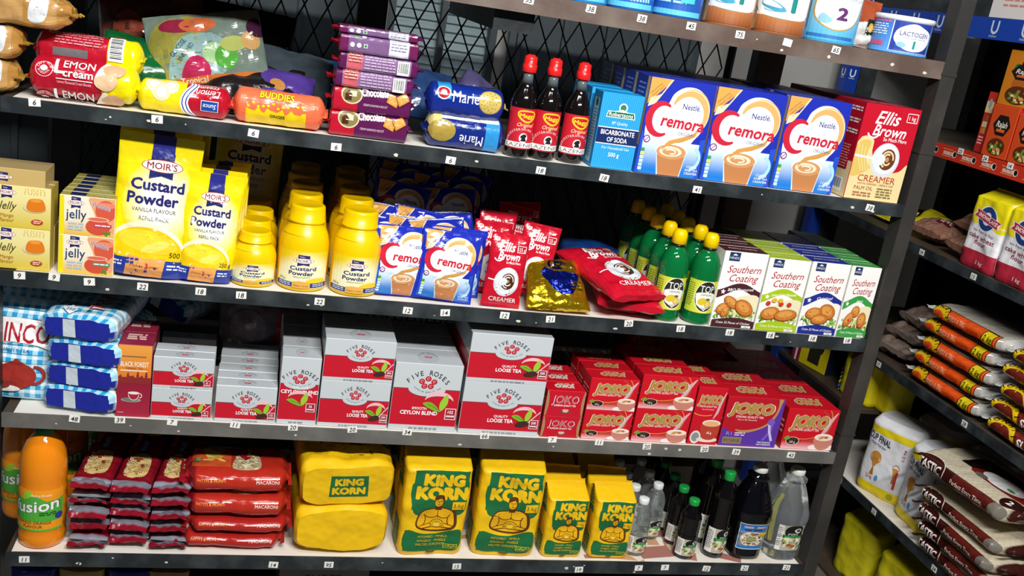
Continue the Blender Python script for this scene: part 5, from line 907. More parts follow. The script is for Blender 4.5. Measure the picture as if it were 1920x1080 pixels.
# ---------------------------------------------------------------- turned things
def turned(name, label, cat, grp, parts):
    """parts: (part name, mesh)"""
    r = empty(name, label, cat, grp)
    for n, me in parts: link(n, me, r)
    return r
def lm(prof, mats, smooth=True, **k):
    mb = MB(); lathe(mb, prof, **k); nf = len(mb.f)
    me = mb.mesh('body', mats if isinstance(mats, (list, tuple)) else [mats], True)
    for p in list(me.polygons)[-2:]: p.use_smooth = False
    return me
def spin(H, R, pts, **k): return [(r * R, z * H) + ((c,) if c else ()) for r, z, c in [(p + (None,))[:3] for p in pts]]
def cyl_cap(r, z0, z1, c, ridges=True, n=32):
    pr = [(r * .96, z0, c), (r, z0 + .001, c), (r, z1 - .003, c), (r * .94, z1 - .0008, c), (r * .8, z1, c), (.0005, z1, c)]
    return lm(pr, 'plastic', n=n)
def row_of(root, spots, labels):
    for i, (loc, lab) in enumerate(zip(spots, labels)):
        if i == 0: root.location = loc; root['label'] = lab
        else: dup(root, loc, None, lab)
YL = '#f2c500'
def jar(H, R, art, lz, name='custard_jar'):
    body = spin(H, R, [(.88, 0), (.97, .015), (1, .05), (1, .12), (1, .48), (.985, .56), (.93, .64), (.84, .705), (.74, .75), (.70, .77), (.70, .80)])
    lid = [(R * .72, H * .795, YL), (R * .745, H * .80, YL), (R * .745, H * .825, YL), (R * .705, H * .83, YL), (R * .70, H * .965, YL), (R * .68, H * .985, YL), (R * .62, H, YL), (R * .58, H * .997, YL), (.0005, H * .997, YL)]
    r = empty(name, '', 'jar', 'yellow custard powder jars')
    link('body', lm(body, 'plastic', col=YL, n=40), r); link('lid', lm(lid, 'plastic', n=40), r)
    ln = MB()   # moulded wavy line
    for k in range(40):
        a0, a1 = 2 * PI * k / 40, 2 * PI * (k + 1) / 40; f = lambda a: (R * .90 * math.cos(a), R * .90 * math.sin(a), H * (.655 + .012 * math.sin(2 * a)))
        ln.bar(f(a0), f(a1), R * .012, '#b89400')
    link('moulding', ln.mesh('moulding', ['plastic']), r)
    link('label', label_mesh('label', body, art, H * lz[0], H * lz[1], 66, base=None), r); return r
aj = art_jar()
def zfit(pb, y, z, pt): x = xat(pb, y, z); return x, zat(pt, x, y) - z
def jars(px0, px1, pt, rows, yc, art, lz, nm):
    xl, xr = xat(px0, yc, ZC), xat(px1, yc, ZC); R = (xr - xl) / 2 - .001; x = (xl + xr) / 2; H = zat(pt, x, yc) - ZC
    j = jar(H, R, art, lz); row_of(j, [(x + .001 * k * (-1) ** k, yc + k * (2 * R + .002), ZC + .0005) for k in range(rows)], [nm] + [nm.split(',')[0] + ', ' + ORD[k] + ' back in its row' for k in range(1, rows)])
jars(429, 515, 431, 4, .058, aj, (.07, .46), 'small yellow custard powder jar, at the front beside the pouches')
jars(516, 610, 382, 5, .060, aj, (.05, .49), 'large yellow custard jar in the left row, at the front')
jars(614, 707, 392, 5, .056, aj, (.05, .49), 'large yellow custard jar in the right row, at the front')
# dark sauce bottles with red caps
def sauce(H, R):
    pr = spin(H, R, [(.9, 0), (1, .02), (1, .5), (.96, .56), (.8, .62), (.58, .67), (.42, .72), (.38, .78), (.37, .84)]); r = empty('sauce_bottle', '', 'bottle', 'dark sauce bottles with red caps')
    link('bottle', lm([(p[0], p[1], '#100a0a' if p[1] < H * .74 else '#5a6468') for p in pr], 'liquid', n=32), r)
    link('cap', lm(spin(H, R, [(.5, .83, '#e02020'), (.54, .835, '#e02020'), (.54, .905, '#e02020'), (.49, .91, '#d01a1a'), (.49, .96, '#e02020'), (.44, .985, '#e02020'), (.3, .99, '#e02020'), (.28, 1, '#e02020'), (.02, 1, '#e02020')]), 'plastic'), r)
    link('label', label_mesh('label', pr, art_maggi(), H * .09, H * .49, 78), r); return r
x0 = xat(974, .035, ZB); H0 = zat(104, x0, .035) - ZB
so = sauce(H0, .0265)
row_of(so, [(xat(p, .035 + k * .004, ZB), .035 + k * .004, ZB + .0005) for k, p in enumerate((967, 1013, 1066))], ['dark sauce bottle with a red cap, left of the three', 'dark sauce bottle with a red cap, middle of the three', 'dark sauce bottle with a red cap, beside the light blue soda carton'])
# green lemon juice bottles
def lemon(H, R):
    pr = spin(H, R, [(.86, 0), (.97, .02), (1, .05), (.95, .075), (.95, .09), (1, .11), (1, .5), (1, .6), (.95, .67), (.82, .73), (.6, .785), (.44, .81), (.42, .84)])
    r = empty('juice_bottle', '', 'bottle', 'green lemon juice bottles with yellow caps'); link('bottle', lm(pr, 'green_pet', n=32), r)
    link('collar', lm(spin(H, R, [(.44, .815, '#101412'), (.46, .82, '#101412'), (.46, .845, '#101412'), (.3, .846, '#101412')]), 'plastic'), r)
    link('cap', lm(spin(H, R, [(.45, .845, '#f0c800'), (.52, .85, '#f0c800'), (.5, .94, '#f0c800'), (.44, .975, '#f0c800'), (.3, 1, '#f0c800'), (.01, 1, '#f0c800')]), 'plastic'), r)
    link('label', label_mesh('label', pr, art_top_lemon(), H * .14, H * .5, 80), r); return r
xl_ = xat(1243, .045, ZC); Hl = zat(430, xl_, .045) - ZC; le = lemon(Hl, .0325)
sp, lb_ = [], []
for c, (pb, y0, n) in enumerate(((1243, .045, 5), (1301, .04, 5))):
    for k in range(n):
        y = y0 + k * .068; sp.append((xat(pb, y0, ZC) + .003 * (k % 2), y, ZC + .0005)); lb_.append('green lemon juice bottle with a yellow cap, %s in the %s row' % (ORD[k], ('left', 'right')[c]))
row_of(le, sp, lb_)
# orange dairy fruit drinks
def fusion(H, R):
    O = '#f08a12'; pr = spin(H, R, [(.8, 0), (.95, .012), (1, .04), (1, .1), (.96, .13), (1, .16), (1, .3), (1, .5), (.97, .54), (1, .58), (.98, .7), (.9, .79), (.72, .87), (.5, .92), (.4, .945), (.38, .955)])
    r = empty('drink_bottle', '', 'bottle', 'orange fruit drink bottles'); link('bottle', lm([(p[0], p[1], O) for p in pr], 'liquid', n=36), r)
    link('cap', cyl_cap(R * .44, H * .935, H, '#0f6a30'), r); link('label', label_mesh('label', pr, art_fusion(), H * .17, H * .52, 70, yaw=-7), r); return r
fu = fusion(.262, .0455)
row_of(fu, [(xat(79, .055, ZE), .055, ZE + .0005), (xat(28, .055, ZE) - .005, .165, ZE + .0005), (xat(79, .055, ZE) + .075, .352, ZE + .0005), (xat(79, .055, ZE) + .005, .262, ZE + .0005)], ['big orange drink bottle in front at the left end of the bottom shelf', 'orange drink bottle behind the front one, by the left post', 'orange drink bottle behind the front one, by the spaghetti packs', 'orange drink bottle furthest back at the left end'])
# vinegar
def ribbed(H, R, z0, z1, n, tail, d=.07):
    out = []
    for k in range(n * 2 + 1): out.append((1 - (d if k % 2 else 0), z0 + (z1 - z0) * k / (2 * n)))
    return spin(H, R, [(.86, 0), (.97, .012), (1, .05), (1, .4)] + out + tail)
def vinegar(H, R, dark, cap):
    pr = ribbed(H, R, .42, .68, 6, [(.93, .73), (.74, .81), (.5, .875), (.42, .9), (.4, .92)])
    r = empty('vinegar_bottle', '', 'bottle', ('dark' if dark else 'clear') + ' vinegar bottles'); link('bottle', lm([(p[0], p[1], '#0a0708') for p in pr], 'liquid', n=28) if dark else lm(pr, 'pet', n=28), r)
    link('cap', cyl_cap(R * .50, H * .905, H, cap), r); link('label', label_mesh('label', pr, art_vinegar(), H * .07, H * .36, 72), r); return r
wv = vinegar(.145, .0255, False, '#e9edee'); gv = vinegar(.152, .0265, True, '#1e9a44')
WS = [(1188, .065), (1196, .135), (1158, .185), (1225, .19), (1196, .25), (1152, .275), (1220, .30)]
def place_px(px, y, z): return (xat(px, y, z), y, z + .0005)
WX, WX2 = xat(1187, .05, ZE), xat(1187, .05, ZE) + .062
WL = ('front one beside the yellow bags', 'second behind the front one', 'third behind the front one', 'fourth behind the front one', 'second column, nearest', 'second column, middle', 'second column, furthest')
row_of(wv, [(WX, .05 + .062 * k, ZE + .0005) for k in range(4)] + [(WX2 + .003, .125 + .062 * k, ZE + .0005) for k in range(3)], ['clear vinegar bottle with a white cap, ' + q for q in WL])
GX = xat(1279, .04, ZE)
row_of(gv, [(GX - .002 * (k % 2), .04 + .062 * k, ZE + .0005) for k in range(5)], ['small dark vinegar bottle with a green cap, ' + q for q in ('at the front', 'second back', 'third back', 'fourth back', 'furthest back')])
g2 = vinegar(.225, .0275, True, '#1e9a44'); TX = xat(1334, .045, ZE)
row_of(g2, [(TX - .002 * (k % 2), .048 + .065 * k, ZE + .0005) for k in range(3)], ['tall dark vinegar bottle with a green cap, ' + q for q in ('at the front', 'second back', 'furthest back')])
def jug(H, R, dark):
    pr = spin(H, R, [(.78, 0), (.85, .015), (.88, .05), (.85, .1), (.89, .14), (.86, .19), (.91, .23), (.88, .28), (.93, .32), (.9, .37), (.96, .41), (1, .49), (.97, .55), (.72, .72), (.48, .845), (.42, .86), (.52, .875), (.52, .905), (.34, .925), (.30, .955)])
    if dark: pr = [(p[0], p[1], '#07070c') for p in pr]
    r = empty('sauce_jug' if dark else 'vinegar_jug', '', 'jug'); link('jug', lm(pr, 'liquid' if dark else 'pet', n=40, e=3), r); link('cap', cyl_cap(R * .38, H * .94, H, '#ebe9e2'), r)
    link('label', label_mesh('label', [(p[0], p[1]) for p in pr], art_sauce_jug() if dark else art_vinegar(), H * .13, H * .43, 44 if dark else 40, e=3, yaw=-4), r); return r
jg = jug(.238, .0485, True); JX = xat(1387, .06, ZE); jg.location = (JX, .06, ZE + .0005); jg['label'] = 'large black sauce jug with a blue picture label'
cj = jug(.236, .0475, False); cj.location = (1.325, .058, ZE + .0005); cj['label'] = 'large clear vinegar jug at the right end of the bottom shelf'
dup(cj, (1.32, .165, ZE + .0005), None, 'large clear vinegar jug further back behind the right end one')
# tins on the top shelf
def tin(H, R, art, col, lid, name, label, grp=None, z0=.03, z1=.97):
    pr = [(R * .98, 0), (R, .002), (R, .006), (R * .985, .007), (R * .985, H - .012), (R, H - .01)]
    r = empty(name, label, 'tin', grp); link('body', lm([(p[0], p[1], col) for p in pr], 'plastic', n=44), r); link('lid', lm([(R * 1.02, H - .011, lid), (R * 1.03, H - .004, lid), (R * 1.0, H, lid), (R * .92, H, lid), (R * .9, H - .002, lid), (.0005, H - .002, lid)], 'plastic', n=44), r)
    link('label', label_mesh('label', pr, art, H * z0, H * z1, 88, yaw=-46), r); return r
for p0, p1, H, art, col, lid, lab in ((1634, 1727, .079, art_lacto('1', 0), '#4f86d4', '#eef2f6', 'small blue infant formula tin with number one, near the post'), (1503, 1594, .15, art_lacto('2', 0), '#4fa9dc', '#3fa0dc', 'blue follow-up formula tin with a purple number two'),
    (1408, 1500, .16, art_pelargon(), '#a8683c', '#e8e4da', 'white and brown formula tin with a large green one, right of the pair'), (1318, 1405, .16, art_pelargon(), '#a8683c', '#e8e4da', 'white and brown formula tin with a large green one, left of the pair'),
    (1222, 1310, .16, art_bluetin(2), '#1c58b0', '#e8e8e8', 'blue tin with a barcode beside the brown and white tins'), (1138, 1222, .16, art_bluetin(1), '#1a5fb4', '#e8e8e8', 'deep blue tin with a pale skyline print'), (1056, 1136, .16, art_bluetin(0), '#1f7fc8', '#e8e8e8', 'bright blue tin, leftmost on the top shelf')):
    yy = .064; xl, xr = xat(p0, yy, ZA), xat(p1, yy, ZA); R = (xr - xl) / 2 - .001
    t = tin(H, R, art, col, lid, 'formula_tin', lab); t.location = ((xl + xr) / 2, yy + .002, ZA + .0005)
# ---------------------------------------------------------------- bags and pouches
def put(name, me, loc, rot, label, cat, grp=None, **k):
    o = link(name, me); o.location = loc; o.rotation_euler = tuple(R_(a) for a in rot); o.rotation_mode = 'XYZ'; return tag(o, label, cat, grp)
# stand-up custard pouches
def prof_pouch(v):
    if v < .06: t = .80 + .2 * v / .06
    else: t = max(.015, 1 - ((v - .06) / .86) ** 1.5) if v < .92 else .015
    wd = .93 + .07 * min(1, v / .25) if v < .25 else 1 - .03 * math.sin(PI * (v - .25) / .75)
    return wd, t, 0, v
def colp(base, band):
    return lambda u, v, bk: band if v < .125 else base
m5 = shell_mesh('custard_pouch', .152, .27, .062, prof_pouch, colp('#f4dc10', '#2b3f9c'), art_custard_pouch('500 g'), n=2.6, amp=.004, freq=20, seed=4)
m2 = shell_mesh('custard_pouch', .108, .21, .05, prof_pouch, colp('#f4dc10', '#2b3f9c'), art_custard_pouch('250 g'), n=2.6, amp=.003, freq=24, seed=9)
xp = xat(276, .035, ZC); xq = xat(381, .035, ZC)
put('custard_pouch', m5, (xp, .04, ZC + .002), (-3, 3, 3), 'big yellow custard powder pouch at the front beside the jelly cartons', 'pouch', 'yellow custard pouches')
put('custard_pouch', m5, (xp + .004, .112, ZC + .002), (-3, 0, 0), 'big yellow custard pouch directly behind the front big one', 'pouch', 'yellow custard pouches')
put('custard_pouch', m5, (xp + .012, .184, ZC + .002), (-3, 1, 0), 'big yellow custard pouch third back in its row', 'pouch', 'yellow custard pouches')
put('custard_pouch', m5, (xq + .055, .42, ZC + .002), (-4, 2, 0), 'big dim custard pouch furthest back behind the small jars', 'pouch', 'yellow custard pouches')
for k in range(4): put('custard_pouch', m2, (xq + .006 * k, .035 + .045 * k, ZC + .002), (-4, 3 - k, 3), 'smaller yellow custard pouch, ' + ORD[k] + ' in its row beside the small jars', 'pouch', 'yellow custard pouches')
# sachets
def prof_sach(v, e=.012):
    s_ = math.sin(PI * min(1, max(0, (v - .03) / .94))); return 1 - .04 * s_, max(.03, s_ ** .6), 0, v
cr2 = art_cremora(); bl = lambda u, v, bk: '#2030b4'
ms = shell_mesh('creamer_sachet', .125, .145, .034, prof_sach, bl, cr2, n=2.2, amp=.003, freq=26, seed=2, fr=(.06, .96, .02, .98))
rdl = lambda u, v, bk: '#c3122a'
me_ = shell_mesh('creamer_sachet', .085, .155, .032, prof_sach, rdl, art_ellis_sachet(), n=2.2, amp=.003, freq=28, seed=5, fr=(.05, .97, .02, .98))
put('creamer_sachet', ms, (xat(748, .02, ZC), .034, ZC + .003), (-9, 2, 4), 'blue creamer sachet at the front left, beside the large custard jar', 'sachet', 'blue creamer sachets')
put('creamer_sachet', ms, (xat(828, .01, ZC), .022, ZC + .003), (-9, 4, -2), 'blue creamer sachet at the front, overlapping its left neighbour', 'sachet', 'blue creamer sachets')
put('creamer_sachet', ms, (xat(840, .08, ZC), .064, ZC + .003), (-7, 3, 5), 'blue creamer sachet right behind the two front ones', 'sachet', 'blue creamer sachets')
rr = random.Random(21); wherez = ['left part of the heap', 'middle of the heap', 'right part of the heap']
for j in range(5):
    for i in range(3):
        z = ZC + .003 + (.012 * j if j < 2 else .03 + .012 * j); y = .10 + j * .055
        put('creamer_sachet', ms, (.25 + i * .065 + rr.uniform(-.015, .015) + .015 * j, y, z), (-16 - rr.uniform(0, 8), rr.uniform(-9, 9), rr.uniform(-10, 10)), 'dim blue creamer sachet, %s, %s layer back' % (wherez[i], ORD[j]), 'sachet', 'heaped blue creamer sachets')
for k, (px, y, rx, ry, rz, dz, lab) in enumerate(((936, .018, -8, 3, 2, 0, 'red creamer sachet standing at the front'), (985, .09, -6, 6, -3, .012, 'red creamer sachet leaning behind the front one to the right'), (905, .10, -8, 3, 3, .005, 'red creamer sachet half hidden behind the front one'), (915, .16, -10, 2, 0, .014, 'red creamer sachet third back with white lettering showing'), (940, .22, -16, 8, 0, .02, 'dim red creamer sachet further back'), (975, .26, -16, -4, 0, .02, 'dim red creamer sachet furthest back to the right'))):
    put('creamer_sachet', me_, (xat(px, y, ZC), y, ZC + .002 + dz), (rx, ry, rz), lab, 'sachet', 'red creamer sachets')
# gold coffee bag
ag = Art(14, 12); ag.b([(3, 7), (6, 10), (11, 10.4), (12.6, 8), (10.4, 3.2), (8.6, 2.6), (6.6, 3.2)], '#1c2aa0'); ag.e(7.4, 9.4, 4, 1.8, '#c89a28'); ag.arc(7.4, 9.4, 2.4, 1, 20, 330, .7, '#1c2060'); ag.arc(7.4, 9.4, 1, .4, 60, 400, .4, '#1c2060'); ag.b([(8, 9), (11.4, 9.2), (13, 7.4), (9.6, 7.6)], '#c89a28'); ag.lines(9.8, 12.6, (5.2, 4.5, 3.8), .35, '#8a6a14')
mg = shell_mesh('coffee_bag', .145, .13, .05, lambda v: (.78 + .22 * (1 - v), max(.05, math.sin(PI * min(1, v * .96 + .02)) ** .6), 0, v), lambda u, v, bk: '#d8b21c', ag, mats=('foil',), n=2.2, amp=.006, freq=34, seed=3)
put('coffee_bag', mg, (xat(1046, .0, ZC) + .001, .004, ZC + .012), (-52, 0, 2), 'shiny gold and blue bag leaning at the shelf edge', 'bag')
# red creamer bags lying down
ar = art_ellis_sachet()
mr = shell_mesh('creamer_bag', .15, .22, .06, lambda v: (1 - .1 * math.sin(PI * v), max(.06, math.sin(PI * (v * .96 + .02)) ** .45), 0, v), rdl, ar, n=2.3, amp=.005, freq=18, seed=6, fr=(.08, .95, .05, .95))
put('creamer_bag', mr, (xat(1176, .01, ZC), .0, ZC + .030), (-90, 0, -8), 'red creamer bag lying flat at the shelf edge, lower of two', 'bag', 'lying red creamer bags')
put('creamer_bag', mr, (xat(1176, .01, ZC) + .01, -.016, ZC + .058), (-80, 0, 22), 'red creamer bag lying tilted on top of another', 'bag', 'lying red creamer bags')
mb_ = shell_mesh('dark_bag', .15, .16, .06, lambda v: (1, max(.06, math.sin(PI * (v * .96 + .02)) ** .5), 0, v), lambda u, v, bk: '#123a7a', None, n=2.3, amp=.006, freq=20, seed=16)
put('blue_bag', mb_, (xat(1110, .15, ZC), .17, ZC + .05), (-78, 4, -10), 'dark blue bag lying behind the red bags beside the green bottles', 'bag')
# tea bags with a checked print
gc = lambda u, v, bk: ('#2f9ed6' if (int(u * 14) + int(v * 20)) % 2 else '#d8eef8')
mt = shell_mesh('tea_bag', .15, .20, .07, lambda v: (1 - .05 * math.sin(PI * v), max(.05, math.sin(PI * (v * .95 + .025)) ** .5), 0, v), lambda u, v, bk: '#bfe4f4', art_trinco(), n=2.3, amp=.004, freq=22, seed=8, fr=(.03, .97, .02, .98))
put('tea_bag', mt, (-.448, .068, ZD + .004), (-14, 3, 0), 'light blue checked tea bag standing upright at the left end with a teapot print', 'bag', 'standing checked tea bags')
put('tea_bag', mt, (-.435, .15, ZD + .012), (-18, 3, 2), 'light blue checked tea bag standing behind the upright front one', 'bag', 'standing checked tea bags')
put('tea_bag', mt, (-.42, .235, ZD + .02), (-18, 3, -2), 'light blue checked tea bag third back at the left end', 'bag', 'standing checked tea bags')
ae = Art(16, 7); ae.r(0, 0, 16, 7, '#1f2a98'); ae.p([(4.4, 0), (7.6, 0), (7.2, 7), (4.2, 7)], '#c9d4dc')
def blockp(v): return (.86 + .14 * min(1, v / .05) if v < .05 else 1), ((.72 + .28 * min(1, v / .06)) if v < .9 else max(.1, 1 - (v - .9) / .1)), 0, v
mk = shell_mesh('tea_bag', .142, .24, .052, blockp, lambda u, v, bk: '#1f2a98' if v < .05 else '#bfe4f4', art_trinco_block(), n=4, amp=.005, freq=20, seed=11, cap=ae)
lay = ['bottom', 'second', 'third', 'top']
for k, (px, dz, rx, rz) in enumerate(((146, .0, 0, 1), (150, .050, 0, -1), (156, .1, 0, 2), (146, .152, 1, 3))):
    put('tea_bag', mk, (xat(px, .02, ZD + dz), .012 + .004 * (k == 1), ZD + .0275 + dz), (-90 + rx, 0, rz - 12), 'checked tea bag lying with its dark blue end forward, %s of the stack' % lay[k], 'bag', 'stacked checked tea bags')
put('tea_bag', mk, (-.20, .34, ZD + .13), (-90, 20, -30), 'dim checked tea bag lying further back behind the stack', 'bag'); 
mcl = shell_mesh('wrapped_packs', .2, .16, .1, lambda v: (1, max(.1, math.sin(PI * (v * .94 + .03)) ** .5), 0, v), lambda u, v, bk: mix('#5a4a50', '#8a7f88', u), None, mats=('film',), n=2.2, amp=.012, freq=16, seed=30)
aw_ = Art(10, 10); aw_.b([(6, 3), (7, 9), (9, 9.4), (8.6, 3)], '#a02a28'); gingham(aw_, 6.6, .4, 9.8, 3.2, .4); aw_.e(3, 5, 2, 2.6, '#7a6a70')
mcl = shell_mesh('wrapped_bundle', .2, .16, .1, lambda v: (1, max(.1, math.sin(PI * (v * .94 + .03)) ** .5), 0, v), lambda u, v, bk: '#6a5c62', aw_, n=2.2, amp=.012, freq=16, seed=30)
put('wrapped_bundle', mcl, (.03, .30, ZD + .022), (-12, 0, 6), 'plastic wrapped bundle of tea packs at the back behind the silver cartons', 'bundle')
# spaghetti
asg = art_spag(); rr = random.Random(4)
def prof_sp(v): return (1, max(.08, min(1, math.sin(PI * min(1, max(0, v))) ** .35 * 1.02)), 0, v)
mp = shell_mesh('spaghetti_pack', .077, .27, .030, prof_sp, lambda u, v, bk: '#8f8f9c' if v < .035 else '#7c1020', asg, n=2.6, amp=.003, freq=30, seed=13, fr=(.03, .97, .03, .97), rows=44)
fm = shell_mesh('seal', .074, .03, .003, lambda v: (1 + .04 * v, 1, 0, v), lambda u, v, bk: '#7c7a86' if v > .35 else '#8c1426', None, n=6, amp=.006, freq=40, seed=44, rows=6)
for lv in range(5):
    for c in range(3):
        x = -.301 + c * .0795 + rr.uniform(-.001, .001); z = ZE + .018 + lv * .0315
        o = put('spaghetti_pack', mp, (x + .012, .03 + rr.uniform(-.006, .01), z), (-90, rr.uniform(-.8, .8), -5), 'dark red spaghetti pack, %s column, %s layer up' % (('left', 'middle', 'right')[c], ('bottom', 'second', 'third', 'fourth', 'fifth', 'top')[lv]), 'pack', 'stacked spaghetti packs')
        s_ = link('seal', fm, o); s_.location = (0, 0, -.022); s_.rotation_euler = (R_(rr.uniform(-28, 28)), 0, R_(rr.uniform(-4, 4)))
# macaroni
mm = roll_mesh('macaroni_bag', .215, .145, .055, 2.6, lambda u, v: '#b62c1e' if u > .1 else '#9c1a24', art_maca(), amp=.005, freq=20, seed=5, ends=(.12, .1), fin=(.012, .008), es=.12)
mm2 = roll_mesh('macaroni_bag', .215, .145, .037, 2.6, lambda u, v: '#ab241f', art_maca(), amp=.005, freq=20, seed=6, ends=(.12, .1), fin=(.012, .008), es=.12)
zz = ZE + .001
for k, (me, h, dx) in enumerate(((mm2, .0385, -.002), (mm2, .0385, .010), (mm, .0565, .004), (mm, .06, .0))):
    px = (432, 448, 440, 428)[k]
    put('macaroni_bag', me, (xat(434, .05, ZE) + dx, .088, zz), (0, 0, (-1, 1, -1, 1)[k]), 'red macaroni bag with pasta showing, %s of the stack of four' % lay[k], 'bag', 'stacked macaroni bags'); zz += h
# paper sacks
YB, YG = '#f0c010', '#1c6a3c'
def sackp(v):
    # body, then the folded roof up to the seal
    if v < .05: return .94 + 1.2 * v, .9 + 2 * v, 0, v
    if v < .80: return 1 - .02 * math.sin(v * 9), 1, 0, v
    k = (v - .80) / .20; return 1 - .03 * k, max(.03, 1 - k), .42 * k, .80 + .13 * k
def sack(name, W, H, T, kg, seed):
    sd = Art(10, 25); sd.r(1.6, 1, 8.4, 7, YG); sd.r(1.6, 15, 8.4, 24, YG); sd.lines(2.2, 7.6, (22, 21, 20, 19, 18, 17), .4, '#c9b030', 2); sd.lines(2.2, 7.6, (5.6, 4.6, 3.6, 2.6), .4, '#c9b030', 3)
    for p in (((2, 8), (8, 8)), ((8, 8), (8, 14)), ((8, 14), (2, 14)), ((2, 14), (2, 8))): sd.s(p, .15, '#5a3a10')
    return shell_mesh(name, W, H, T, sackp, lambda u, v, bk: YB, art_korn(kg), mats=('paper',), n=7, amp=.0045, freq=14, seed=seed, fr=(.02, .98, .01, .815), side=sd, fin=.006, rows=40)
sa = sack('grain_sack', .150, .262, .095, '3 kg', 1); sb2 = sack('grain_sack', .150, .262, .095, '3 kg', 8); sc = sack('grain_sack', .098, .183, .062, '1 kg', 3)
xa, xb, xc_, xd = (xat(p, .06, ZE) for p in (798, 935, 1047, 1131))
put('grain_sack', sa, (xa, .062, ZE + .002), (0, 0, 2), 'yellow and green 3 kg paper sack, left of the two large ones standing', 'sack', 'large grain sacks')
put('grain_sack', sb2, (xb, .062, ZE + .002), (0, 0, -3), 'yellow and green 3 kg paper sack, right of the two large ones standing', 'sack', 'large grain sacks')
put('grain_sack', sa, (xa + .004, .165, ZE + .002), (0, 0, -1), 'large yellow paper sack behind the left standing one', 'sack', 'large grain sacks')
xc_ = (xat(1005, .05, ZE) + xat(1085, .05, ZE)) / 2; xd = (xat(1090, .05, ZE) + xat(1169, .05, ZE)) / 2
for i, x in enumerate((xc_, xd)):
    for k in range(4): put('grain_sack', sc, (x + .003 * ((k * 7 + i) % 3 - 1), .045 + k * .068, ZE + .002), (0, 0, (2, -3, 1, 0)[k] - 3 * i), 'small yellow and green 1 kg paper sack, %s column, %s from the front' % (('left', 'right')[i], ORD[k]), 'sack', 'small grain sacks')
ce = art_korn_end()
sl_ = lambda seed, cap: shell_mesh('grain_sack', .204, .30, .106, lambda v: ((.93 + 1.4 * v) if v < .05 else 1 - .02 * math.sin(v * 7), (.86 + 2.2 * v) if v < .06 else (1 if v < .9 else max(.2, 1 - (v - .9) * 8)), 0, v), lambda u, v, bk: YB, art_korn_lying() if cap else None, mats=('paper',), n=4.6, amp=.010, freq=13, seed=seed, cap=ce if cap else None, rows=40)
xk = (xat(540, .03, ZE) + xat(722, .03, ZE)) / 2
put('grain_sack', sl_(2, False), (xk + .002, .01, ZE + .0545), (-90, 0, 2), 'plain yellow paper sack lying flat under another', 'sack', 'lying grain sacks')
put('grain_sack', sl_(5, True), (xk + .004, .012, ZE + .174), (-83, -2, 3), 'yellow paper sack lying on top, green KING KORN panel on its end', 'sack', 'lying grain sacks')
# ---------------------------------------------------------------- biscuits and sweets on the upper shelf
def lay_roll(kind, L, D, T, n, px0, px1, py, y, z, seed, col, label, rz=0, ry=0, mats=('film',), ends=(.09, .09), fin=(.008, .008), es=.3, grp=None, name='biscuit_roll', spin_=0, amp=.0015, dx=0):
    me = roll_mesh(name, L, D, T, n, col, roll_art(kind), mats=mats, amp=amp, freq=40, seed=seed, ends=ends, fin=fin, es=es)
    if spin_: me.transform(Matrix.Translation((0, 0, T / 2)) @ Matrix.Rotation(R_(spin_), 4, 'X') @ Matrix.Translation((0, 0, -T / 2)))
    x = (xat(px0, y - D / 2, z) + xat(px1, y - D / 2, z)) / 2 + dx
    return put(name, me, (x, y, z), (0, ry, rz), label, 'biscuits', grp)
RD = lambda u, v: '#b5142b' if u < .66 else '#efdf0c'
lay_roll('lemoncream', .185, .066, .066, 2.2, 52, 252, 0, .045, ZB + .0025, 3, RD, 'red and yellow lemon cream biscuit roll lying at the front left', rz=-2, fin=(.003, .004), spin_=10)
lay_roll('lemonback', .185, .064, .064, 2.2, 62, 262, 0, .082, ZB + .052, 4, RD, 'red and yellow biscuit roll with a barcode, behind and above the front roll', rz=-2, fin=(.003, .004), spin_=4)
lay_roll('lemoncreams', .165, .062, .055, 2.4, 257, 425, 0, .045, ZB + .002, 7, lambda u, v: '#f4dc1c' if u < .5 else '#b5142b', 'yellow and red lemon creams pack, left of the orange roll', rz=-2, spin_=8, fin=(.004, .012))
lay_roll('buddies', .17, .062, .062, 2.1, 432, 608, 0, .042, ZB + .002, 8, lambda u, v: '#f0704a' if .03 < v < .52 else '#c01a34', 'orange biscuit roll with yellow splash, left of the purple stack', rz=-3, spin_=12, fin=(.006, .008))
ch = lambda u, v: '#b8182f' if u < .12 else '#5b1a4e'
zz = ZB + .001
for k, (kind, T, D, dx, lab) in enumerate((('choc', .046, .062, 0, 'bottom'), ('choc', .045, .062, .001, 'second'), ('chocback', .031, .06, 0, 'third'), ('chocback', .031, .06, .006, 'fourth'), ('chocplain', .033, .06, .002, 'fifth'), ('chocplain', .014, .058, 0, 'top'))):
    x = xat(617, 0, ZB) + .074 + dx
    me = roll_mesh('biscuit_pack', .150, D, T, 6, ch, roll_art(kind), amp=.001, freq=50, seed=20 + k, ends=(.02, .02), fin=(.014, .012), es=.7)
    put('biscuit_pack', me, (x, .042 + .002 * (k % 2), zz), (0, 0, (-1, 0, 1, -1, 0, -3)[k]), 'purple and red chocolate biscuit pack, %s of the stack of six' % lab, 'biscuits', 'stacked chocolate biscuit packs'); zz += T + .001
mc = lambda u, v: '#142a86' if u < .92 else '#c9b060'
lay_roll('marieback', .158, .062, .062, 2.6, 790, 948, 0, .042, ZB + .001, 12, lambda u, v: '#15297c', 'blue round biscuit roll printed upside down, lower of two', fin=(.008, .003), spin_=6)
lay_roll('marie', .158, .062, .060, 2.6, 790, 948, 0, .044, ZB + .063, 13, mc, 'blue round biscuit roll with white lettering, upper of two', fin=(.003, .008), spin_=10, dx=.002)
